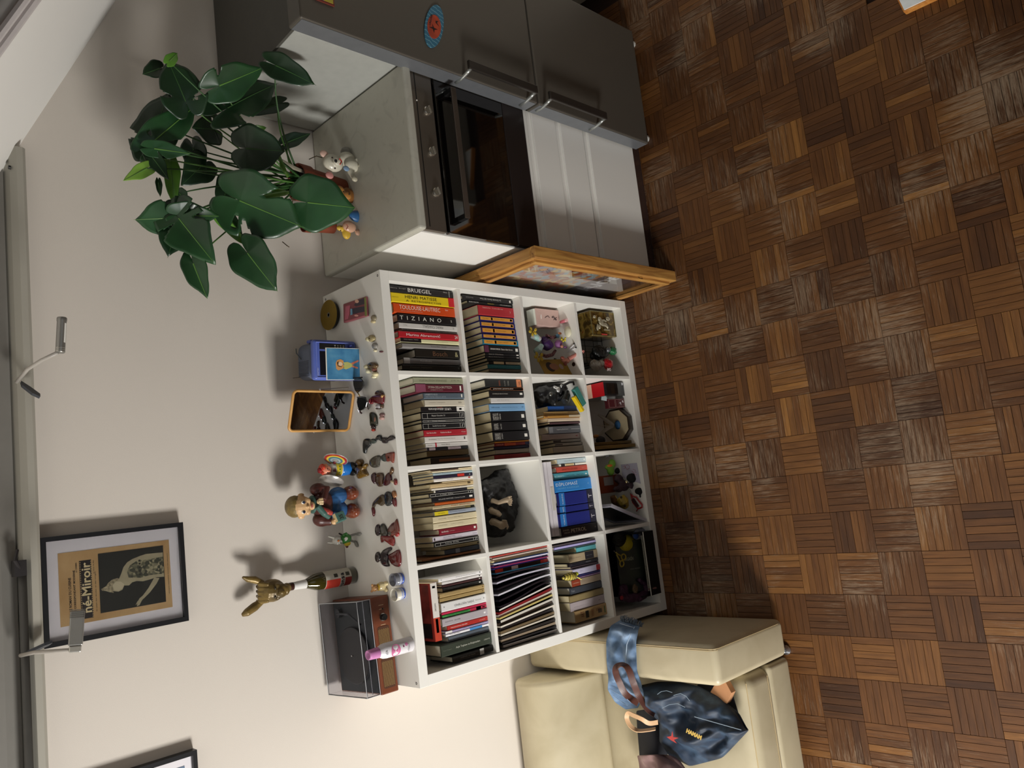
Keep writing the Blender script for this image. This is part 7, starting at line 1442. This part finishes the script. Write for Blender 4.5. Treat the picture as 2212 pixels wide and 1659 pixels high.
t = thing('orange_carton', 'orange carton with a white label, bottom row inner left', 'box', (cp(Z4, 300, 700, 1, .15).x, .15, zf+.0005))
g = G(); g.rbox(-.042, .042, 0, .06, 0, .15, .003, 2); g.obj('carton', M('#7c3518', rough=.5, var=.15), t); g = G(); g.rbox(-.006, .034, -.002, 0, .045, .115, .0008, 2); g.obj('label', M('#8c8480', rough=.7), t)
t, org = zthing('mauve_bag', 'mauve gauze bag between the orange carton and the golden mask', 'bag', 600, 690, .10)
pblob('bag', [(Z4, 520, 600, .11, 90, 100, 70), (Z4, 620, 720, .10, 110, 110, 70), (Z4, 500, 800, .11, 70, 90, 60), (Z4, 760, 720, .07, 80, 50, 40)], M('#3c2830', rough=.6, var=.35, scale=60), t, org, .0045)
g = G(); g.ell(cp(Z4, 675, 655, 1, .035)-org, .006); g.obj('gold_bead', M('#d9cf9a', rough=.1, metal=.8), t, smooth=True)
t, org = zthing('face_mask', 'small golden face mask with dark eye holes', 'mask', 600, 1050, .09)
mk_ = pblob('mask', [('t', Z4, [(540, 960, .09), (610, 1050, .08), (640, 1140, .09)], [105, 120, 90]), ('t', Z4, [(560, 1060, .055), (590, 1050, .05)], [20, 22])], M('#a8903a', rough=.4, var=.25, scale=50), t, org, .003)
for X, Y in ((572, 962), (642, 1128)): g = G(); g.ell(cp(Z4, X, Y, 1, .045)-org, (.006, .006, .005)); g.obj('eye_hole', M('#2a2210'), mk_, smooth=True)
pblob('brow', [('t', Z4, [(455, 930, .05), (480, 980, .045)], [7, 7]), ('t', Z4, [(650, 990, .04), (690, 1060, .042)], [7, 7])], M('#c9b04c', rough=.3), mk_, org, .001)
pblob('hair', [('t', Z4, [(400, 930, .11), (430, 1030, .11), (520, 1130, .11)], [60, 70, 60])], M('#5c3a14', rough=.7, var=.3, scale=70), t, org, .004)
o = P3(870, 1050, .008); t = thing('scissors_case', 'red plastic scissors lying on the cubby floor', 'scissors', o)
g = G(); g.tube([P3(a, b, .010)-o for a, b in ((760, 880), (800, 940), (870, 960), (920, 1030), (985, 1110), (985, 1160), (905, 1190), (860, 1130), (800, 1060), (780, 960), (760, 880))], .0042, 8); g.tube([P3(a, b, .010)-o for a, b in ((905, 1190), (875, 1240))], .003, 6); g.obj('handles', M('#a01c1c', rough=.3, coat=.4), t, smooth=True)
g = G(); g.tube([P3(a, b, .006)-o for a, b in ((800, 1000), (900, 1150))], .009, 8); g.obj('dark_grip', M('#33101a', rough=.4), t)
g = G(); g.tube([P3(a, b, .012)-o for a, b in ((780, 900), (720, 810))], .0022, 6); g.obj('blade', M('#b9b9bd', rough=.2, metal=.8), t)
# white frame leaning against the left upright
xl = colx[2][0]; t = thing('leaning_frame', 'white picture frame with dark glass leaning on the left upright, bottom row', 'frame', (xl+.010, .012, zf+.006), rot=(0, .37, 0))
g = G(); hF, dF = .262, .20
for b_ in ((-.006, .006, 0, dF, 0, .014), (-.006, .006, 0, dF, hF-.014, hF), (-.006, .006, 0, .014, .014, hF-.014), (-.006, .006, dF-.014, dF, .014, hF-.014)): g.box(*b_)
g.obj('frame_moulding', M('#b9b7c2', rough=.5), t); g = G(); g.box(-.002, .001, .014, dF-.014, .014, hF-.014); g.obj('glass', M('#0b0e0d', rough=.08, var=.2), t)

# ---- bottom row, far left: black crate with odds and ends
x0c, x1c = XI[0]+.045, XI[0]+.335
t = thing('crate', 'black plastic crate holding toys and magazines, bottom row far left', 'crate', ((x0c+x1c)/2, -.012, ZI[0]+.0004)); w2 = (x1c-x0c)/2; CR_ = M('#0d0e0e', rough=.45)
g = G()
for b_ in ((-w2, w2, 0, .30, 0, .004), (-w2, w2, 0, .004, .004, .075), (-w2, w2, .296, .30, .004, .18), (-w2, -w2+.004, .004, .296, .004, .12), (w2-.004, w2, .004, .296, .004, .12)): g.box(*b_)
g.obj('shell', CR_, t); g = G(); g.box(-w2, w2, -.0015, .0025, .0755, .0775); g.obj('white_edge', M('#c9c6bd', rough=.5), t)
def dthing(name, label, cat, X, Y, y): o = cp(D4, X, Y, 1, y); org = V((o.x, y, ZI[0]+.006)); return thing(name, label, cat, org), org
t, org = dthing('ball_lamp', 'yellow ball with a dark ribbed cap in the black crate', 'ball', 1330, 330, .09)
pblob('ball', [(D4, 1340, 330, .09, 150, 150, 130)], M('#a8971a', rough=.55, var=.08), t, org, .004)
o_ = cp(D4, 1240, 260, 1, .075); g = G(); kk = mpp(o_)*.13562
pblob('ribbed_cap', [(D4, 1240, 265, .085, 115, 125, 90)], MR('ribbed', [(.4, '#14130f'), (.6, '#2e2b22')], 60, (1, 1, 1), kind='wave', rough=.5, bump=.8), t, org, .004)
t, org = dthing('scissors', 'yellow-handled scissors hanging over the crate contents', 'scissors', 1280, 590, .04)
g = G()
for X, Y, rx, ry in ((1305, 540, 36, 46), (1278, 645, 32, 48)): g.tube([cp(D4, X+rx*math.cos(a*PI/8), Y+ry*math.sin(a*PI/8), 1, .03)-org for a in range(17)], .0032, 8, caps=False)
g.tube([cp(D4, X, Y, 1, .03)-org for X, Y in ((1270, 520), (1220, 500), (1180, 465))], .0032, 8); g.tube([cp(D4, X, Y, 1, .03)-org for X, Y in ((1250, 620), (1225, 560), (1190, 500))], .0032, 8); g.obj('handles', M('#a08c30', rough=.35), t, smooth=True)
g = G(); g.tube([cp(D4, X, Y, 1, .036)-org for X, Y in ((1190, 490), (1150, 440))], .003, 6); g.obj('blade', M('#77777a', rough=.25, metal=.8), t)
t, org = dthing('cloth_bundle', 'white cloth with a blue print stuffed in the crate', 'cloth', 1540, 180, .05)
pblob('bundle', [(D4, 1540, 180, .05, 95, 100, 70), (D4, 1600, 120, .05, 50, 50, 50)], M('#8a8a92', rough=.8, bump=.4, bscale=40), t, org, .004); pblob('blue_print', [(D4, 1500, 200, .03, 60, 50, 30)], M('#24407c', rough=.8), t, org, .0035)
t = thing('magazine', 'dark green magazine with pale capitals standing in the crate', 'magazine', ((x0c+x1c)/2, .012, ZI[0]+.006), rot=(-.5, 0, 0))
g = G(); g.box(-.125, .110, 0, .003, 0, .175); g.obj('cover', MR('dark_cover', [(.35, '#0f120f'), (.55, '#22281c'), (.8, '#3c5420')], 9, rough=.35, bump=0), t)
g = G(); lettering(g, 'MAGASİN', frame((.045, -.0008, .150), (0, 0, -1), (1, 0, 0)) if False else frame((.03, -.0008, .115), (0, 0, -1), (1, 0, 0)), .045, .020, .03); g.obj('title', M('#8a8a74'), t)
g = G(); lettering(g, 'dünya sineması', frame((-.02, -.0008, .09), (0, 0, -1), (1, 0, 0)), .05, .008, .01); g.obj('subtitle', M('#6c6c60'), t)
t = thing('notebook', 'grey speckled notebook spine along the crate front', 'notebook', ((x0c+x1c)/2, -.004, ZI[0]+.020)); g = G(); g.rbox(-.125, .130, 0, .010, 0, .055, .002, 2); g.obj('spine', M('#77756a', rough=.7, var=.6, scale=140), t)
t, org = dthing('purple_pouch', 'purple pouch with a pink ribbon and tan lining in the crate', 'pouch', 1480, 1100, .05)
pblob('pouch', [('t', D4, [(1250, 1180, .05), (1400, 1190, .04), (1560, 1180, .035), (1680, 1110, .035), (1640, 960, .035), (1540, 900, .04)], [60, 70, 75, 60, 45, 35]), (D4, 1300, 1080, .06, 110, 90, 60)], M('#3a1c34', rough=.6, var=.3, scale=50), t, org, .004)
pblob('tan_lining', [(D4, 1490, 1050, .035, 90, 50, 30)], M('#5c4a34', rough=.7), t, org, .0035); pblob('pink_ribbon', [('t', D4, [(1700, 1055, .0), (1760, 1040, -.008), (1825, 1030, -.012)], [14, 18, 16])], M('#7a5450', rough=.6), t, org, .0018)
pblob('red_spot', [(D4, 1275, 1190, .02, 36, 36, 16)], M('#8c1c2c', rough=.5), t, org, .002)

# ================================================================== PLANT AND TOYS ON THE OVEN CABINET
PT = (250, 80, .34965); KT = (560, 260, .18079)
TERR = M('#7c3a22', rough=.6, var=.12, scale=10, bump=.1)
pbx, pby = 1.872, .215
zr = zat(pbx, pby, 640)-ZT
def pot(name, label, x, y, h, r):
    t = thing(name, label, 'plant', (x, y, ZT))
    g = G(); g.lathe([(r*.70, 0), (r*.93, h*.78), (r*1.02, h*.78), (r*1.06, h), (r*.97, h), (r*.90, h*.80), (r*.86, h*.72)], 36); p_ = g.obj('pot', TERR, t, smooth=False)
    g = G(); g.lathe([(r*.90, h*.86), (r*.5, h*.89), (0, h*.90)], 24); g.obj('soil', M('#1a1410', rough=1, bump=.8, bscale=60, var=.5), p_)
    return t
mon = pot('monstera', 'large potted monstera with split dark green leaves on the worktop', pbx, pby, zr, .066)
po = V((pbx, pby, ZT)); root = V((pbx, pby, ZT+zr*.9))
g = G(); g.tube([root+V((.03, -.03, -.01))-po, root+V((.035, -.04, .05))-po, root+V((.05, -.05, .10))-po], [.006, .008, .003], 6); g.obj('plant_tag', M('#8c8674', rough=.6), mon)
p2_ = pot('small_plant_pot', 'small orange-brown pot half hidden behind the big monstera leaves', 1.752, .30, .13, .036)
LG = {}
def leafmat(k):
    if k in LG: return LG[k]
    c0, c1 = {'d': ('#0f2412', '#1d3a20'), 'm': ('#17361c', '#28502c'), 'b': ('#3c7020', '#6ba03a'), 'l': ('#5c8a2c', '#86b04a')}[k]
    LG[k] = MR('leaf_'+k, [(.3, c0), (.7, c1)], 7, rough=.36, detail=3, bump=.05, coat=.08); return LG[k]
RT = [(0, 1.0), (7, .90), (18, .80), (35, .70), (60, .62), (90, .565), (120, .50), (145, .45), (160, .40), (172, .27), (180, .04)]
def rth(a):
    a = abs(a)
    for (a0, r0), (a1, r1) in zip(RT, RT[1:]):
        if a <= a1: return r0+(r1-r0)*(a-a0)/(a1-a0)
    return .04
def leaf(X0, Y0, X1, Y1, wpx, y0, y1, mk, slits=(), holes=(), droop=.12, cup=.22, tilt=0.0):
    A = cp(PT, X0, Y0, 1, y0); B = cp(PT, X1, Y1, 1, y1)
    while A.x > 2.15 or B.x > 2.15: y0 -= .02; y1 -= .02; A = cp(PT, X0, Y0, 1, y0); B = cp(PT, X1, Y1, 1, y1)
    ax = B-A; L_ = ax.length; ax.normalize()
    vw = (CAMP-(A+B)/2).normalized(); nz_ = (vw-ax*vw.dot(ax)).normalized(); sd = ax.cross(nz_)
    R_ = Matrix.Rotation(tilt, 3, ax); nz_ = R_ @ nz_; sd = R_ @ sd
    wd_ = wpx*PT[2]*mpp((A+B)/2)/2/max(.35, math.cos(tilt)); ks = wd_/(.57*L_)
    N, Mr = 120, 9; vs = [A-po]; fs = []
    def pt(a, f):
        r = rth(a)*L_*f; x = r*math.cos(math.radians(a)); y = r*math.sin(math.radians(a))*ks
        t = min(1.5, abs(y)/max(wd_, 1e-5)); s = x/L_
        z = -droop*L_*max(0, s)**2*1.2-.10*L_*max(0, -s)+cup*wd_*t**1.6+.010*L_*math.sin(a*.07+L_*90)*f
        return A+ax*x+sd*y+nz_*z-po
    for i in range(N):
        a = -180+360*(i+.5)/N if False else -180+360*i/N
        for j in range(1, Mr+1): vs.append(pt(a, j/Mr*(1+.035*math.sin(a*.11+L_*77))))
    ix = lambda i, j: 1+(i % N)*Mr+j-1
    for i in range(N):
        a = -180+360*(i+.5)/N; side = 1 if a > 0 else -1; aa = abs(a)
        if aa > 177: continue
        for j in range(Mr):
            f = (j+.5)/Mr
            cut = any(side == sd_ and abs(aa-(24+(1-s0)*100)) < 2.0+wd2*190*max(0, f-.25) and f > t0 for sd_, s0, wd2, t0 in slits) or any(side == sd_ and abs(aa-(24+(1-s0)*100)) < 6 and t0 < f < t1 for sd_, s0, t0, t1 in holes)
            if cut: continue
            if j == 0: fs.append((0, ix(i, 1), ix(i+1, 1)))
            else: fs.append((ix(i, j), ix(i, j+1), ix(i+1, j+1), ix(i+1, j)))
    g = G(); g.v = vs; g.f = fs
    o = g.obj('leaf', leafmat(mk), mon, smooth=True); sm = o.modifiers.new('thick', 'SOLIDIFY'); sm.thickness = .0011
    g = G(); g.tube([pt(0, max(.001, k/8))+nz_*.0012 for k in range(9)], [.0022-.0002*k for k in range(9)], 5); g.obj('midrib', M('#5f8a3f' if mk != 'd' else '#35582c', rough=.5), o)
    return A
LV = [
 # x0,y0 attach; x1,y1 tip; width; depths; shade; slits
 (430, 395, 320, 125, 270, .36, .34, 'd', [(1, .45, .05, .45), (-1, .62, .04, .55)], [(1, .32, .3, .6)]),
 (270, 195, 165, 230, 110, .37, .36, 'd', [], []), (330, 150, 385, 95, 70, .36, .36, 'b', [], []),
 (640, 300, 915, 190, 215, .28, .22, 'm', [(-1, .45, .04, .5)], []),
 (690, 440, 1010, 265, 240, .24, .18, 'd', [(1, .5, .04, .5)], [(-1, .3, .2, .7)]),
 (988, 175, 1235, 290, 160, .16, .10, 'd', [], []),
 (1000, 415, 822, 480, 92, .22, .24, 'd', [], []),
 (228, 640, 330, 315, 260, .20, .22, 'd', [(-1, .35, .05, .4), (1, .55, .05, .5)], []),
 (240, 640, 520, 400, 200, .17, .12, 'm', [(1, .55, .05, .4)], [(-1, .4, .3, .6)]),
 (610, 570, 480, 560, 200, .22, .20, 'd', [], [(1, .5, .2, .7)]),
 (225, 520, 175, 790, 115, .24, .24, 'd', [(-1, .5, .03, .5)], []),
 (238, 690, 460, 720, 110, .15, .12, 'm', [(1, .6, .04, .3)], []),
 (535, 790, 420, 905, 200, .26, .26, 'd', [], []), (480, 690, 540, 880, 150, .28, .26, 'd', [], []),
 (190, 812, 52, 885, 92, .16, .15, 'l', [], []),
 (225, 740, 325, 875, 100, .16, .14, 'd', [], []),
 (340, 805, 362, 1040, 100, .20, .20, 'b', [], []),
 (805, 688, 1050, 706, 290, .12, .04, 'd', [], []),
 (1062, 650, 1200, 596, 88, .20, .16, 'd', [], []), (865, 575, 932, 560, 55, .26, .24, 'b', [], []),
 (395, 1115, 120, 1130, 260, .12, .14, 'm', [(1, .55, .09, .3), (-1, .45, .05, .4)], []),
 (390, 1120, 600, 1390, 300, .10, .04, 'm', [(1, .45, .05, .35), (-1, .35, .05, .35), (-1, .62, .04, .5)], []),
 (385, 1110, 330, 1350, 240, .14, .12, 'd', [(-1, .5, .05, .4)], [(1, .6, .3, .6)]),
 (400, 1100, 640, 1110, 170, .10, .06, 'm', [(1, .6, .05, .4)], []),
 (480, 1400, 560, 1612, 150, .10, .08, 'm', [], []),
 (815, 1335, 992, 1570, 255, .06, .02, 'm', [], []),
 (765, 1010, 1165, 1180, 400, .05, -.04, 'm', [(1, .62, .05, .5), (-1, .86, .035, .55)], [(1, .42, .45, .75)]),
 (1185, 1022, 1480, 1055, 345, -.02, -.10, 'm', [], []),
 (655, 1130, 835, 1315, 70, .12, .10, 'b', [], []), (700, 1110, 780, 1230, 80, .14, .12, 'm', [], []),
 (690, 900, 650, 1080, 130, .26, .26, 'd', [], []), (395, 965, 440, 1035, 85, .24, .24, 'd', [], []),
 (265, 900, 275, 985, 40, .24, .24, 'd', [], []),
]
STM = M('#4c7434', rough=.45, var=.2); STD = M('#2f5226', rough=.5, var=.2)
rl = random.Random(5)
for i, L_ in enumerate(LV):
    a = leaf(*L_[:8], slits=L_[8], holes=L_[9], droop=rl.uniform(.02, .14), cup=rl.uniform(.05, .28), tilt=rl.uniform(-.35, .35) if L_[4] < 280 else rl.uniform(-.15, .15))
    if L_[4] < 60: continue
    r0 = root+V((rl.uniform(-.02, .02), rl.uniform(-.02, .02), 0)); mid = r0.lerp(a, .55)+V((0, 0, .03+.05*rl.random()))
    pts = []
    for k in range(9):
        t = k/8; pts.append((r0*(1-t)**2+mid*2*t*(1-t)+a*t*t)-po)
    g = G(); g.tube(pts, [.0042-.0022*k/8 for k in range(9)], 6); g.obj('stem', STM if i % 3 == 0 else STD, mon, smooth=True)
for P in ([(880, 1000, .03), (960, 980, .02), (1040, 965, .03), (1090, 955, .04)], [(915, 950, .04), (980, 940, .03), (1050, 955, .04)], [(1010, 730, .12), (1030, 800, .11), (1065, 865, .12)]):
    g = G(); g.tube([cp(PT, X, Y, 1, y)-po for X, Y, y in P], [.004]+[.009]*(len(P)-2)+[.004], 8); g.obj('rolled_leaf', M('#5c8a34', rough=.35, var=.2), mon, smooth=True)
for P in ([(1130, 900, .2), (1060, 1060, .25), (1020, 1110, .27)], [(1100, 980, .2), (1075, 1095, .22)], [(820, 1275, .16), (860, 1215, .18), (900, 1150, .2)], [(1030, 1265, .25), (1060, 1290, .22), (1072, 1298, .22)], [(1195, 755, .2), (1240, 735, .2), (1275, 745, .15)]):
    g = G(); g.tube([cp(PT, X, Y, 1, y)-po for X, Y, y in P], .0018, 5); g.obj('aerial_root', M('#4a3a22', rough=.8), mon)

# rubber toys in front of the pot
def kthing(name, label, cat, X, Y): o = cp(KT, X, Y, 2, ZT); return thing(name, label, cat, o), o
t, o = kthing('polar_bear', 'white and grey toy bear with pink ears beside the pot', 'toy', 1190, 560); yb5 = o.y+.02
WB = M('#c9c4b2', rough=.35, coat=.2, var=.10, scale=60); GB = M('#8c897f', rough=.4, var=.2, scale=60)
pblob('body', [(KT, 1050, 470, yb5+.02, 95, 90, 80), (KT, 1110, 540, yb5, 80, 80, 60), ('t', KT, [(1080, 600, yb5), (1120, 670, yb5-.01), (1150, 710, yb5-.015)], [40, 30, 26]), ('t', KT, [(1150, 480, yb5), (1210, 520, yb5-.01), (1235, 560, yb5-.015)], [46, 32, 26])], WB, t, o, .0026)
pblob('back_fur', [(KT, 1040, 400, yb5+.03, 90, 60, 60), (KT, 1140, 380, yb5+.02, 60, 50, 40)], GB, t, o, .0026)
hd = pblob('head', [(KT, 880, 510, yb5, 110, 105, 80), (KT, 930, 490, yb5-.025, 60, 50, 40)], WB, t, o, .0026)
pblob('ear', [(KT, 775, 400, yb5, 48, 46, 24)], M('#d9b4a4', rough=.4), t, o, .002); pblob('ear', [(KT, 840, 655, yb5, 46, 44, 24)], M('#c98a84', rough=.4), t, o, .002)
for X, Y, r in ((872, 445, 15), (905, 572, 15)): g = G(); p_ = cp(KT, X, Y, 1, yb5-.040)-o; g.ell(p_, .0034); g.obj('eye', M('#2a1510', rough=.1, coat=1), hd, smooth=True)
g = G(); g.ell(cp(KT, 915, 483, 1, yb5-.054)-o, (.0075, .005, .0065)); g.obj('nose', M('#100e10', rough=.08, coat=1), hd, smooth=True)
g = G(); g.tube([cp(KT, X, Y, 1, yb5-.048)-o for X, Y in ((958, 455), (985, 490), (965, 525))], .0028, 6); g.obj('mouth', M('#b0382c'), hd)
pblob('blue_tie', [(KT, 1040, 575, yb5-.030, 36, 34, 16)], M('#7f98b4', rough=.4), t, o, .0018)
for X, Y in ((1140, 700), (1215, 545)):
    pblob('paw', [(KT, X, Y, yb5-.02, 36, 32, 26)], M('#b9b29c', rough=.3, coat=.4), t, o, .002)
t, o = kthing('toy_dog', 'orange-brown toy dog lying between the bear and the doll', 'toy', 1120, 910); yb5 = max(o.y+.01, .02)
pblob('body', [(KT, 1060, 900, yb5, 100, 80, 60), (KT, 1160, 900, yb5, 60, 80, 50), (KT, 780, 730, yb5+.04, 60, 70, 40)], M('#8a5a2a', rough=.4, coat=.2, var=.2, scale=30), t, o, .0028)
hd = pblob('head', [(KT, 960, 840, yb5-.01, 62, 52, 44), (KT, 1050, 900, yb5-.02, 50, 46, 30)], M('#b07a3c', rough=.4, coat=.2), t, o, .0024)
for X, Y in ((1005, 852), (1075, 882)): g = G(); g.ell(cp(KT, X, Y, 1, yb5-.045)-o, .0028); g.obj('eye', M('#241408'), hd, smooth=True)
t, o = kthing('baby_doll', 'small lying baby doll in blue with yellow hair', 'doll', 1180, 1180); yb5 = o.y+.005
pblob('blue_suit', [(KT, 1180, 1150, yb5, 75, 105, 50), (KT, 1215, 1040, yb5, 45, 50, 36)], M('#2f5f90', rough=.35, coat=.3, var=.15), t, o, .0026)
pblob('cap_tip', [(KT, 1205, 1005, yb5-.005, 40, 32, 28)], M('#b9a25c', rough=.5), t, o, .0024)
hd = pblob('face', [(KT, 1075, 1270, yb5-.005, 75, 72, 50), (KT, 1180, 1340, yb5, 40, 34, 26)], M('#c49a80', rough=.35, coat=.2), t, o, .0024)
pblob('blond_hair', [(KT, 1040, 1345, yb5+.005, 80, 46, 40), (KT, 975, 1290, yb5+.005, 36, 46, 30)], M('#d0a93c', rough=.4, var=.15, scale=60), t, o, .0024)
for X, Y in ((978, 1268), (972, 1316)): g = G(); g.ell(cp(KT, X, Y, 1, yb5-.035)-o, .0024); g.obj('eye', M('#33241c'), hd, smooth=True)
g = G(); g.tube([cp(KT, X, Y, 1, yb5-.045)-o for X, Y in ((1040, 1240), (1060, 1270), (1040, 1300))], .0018, 6); g.obj('mouth', M('#9c5244'), hd)
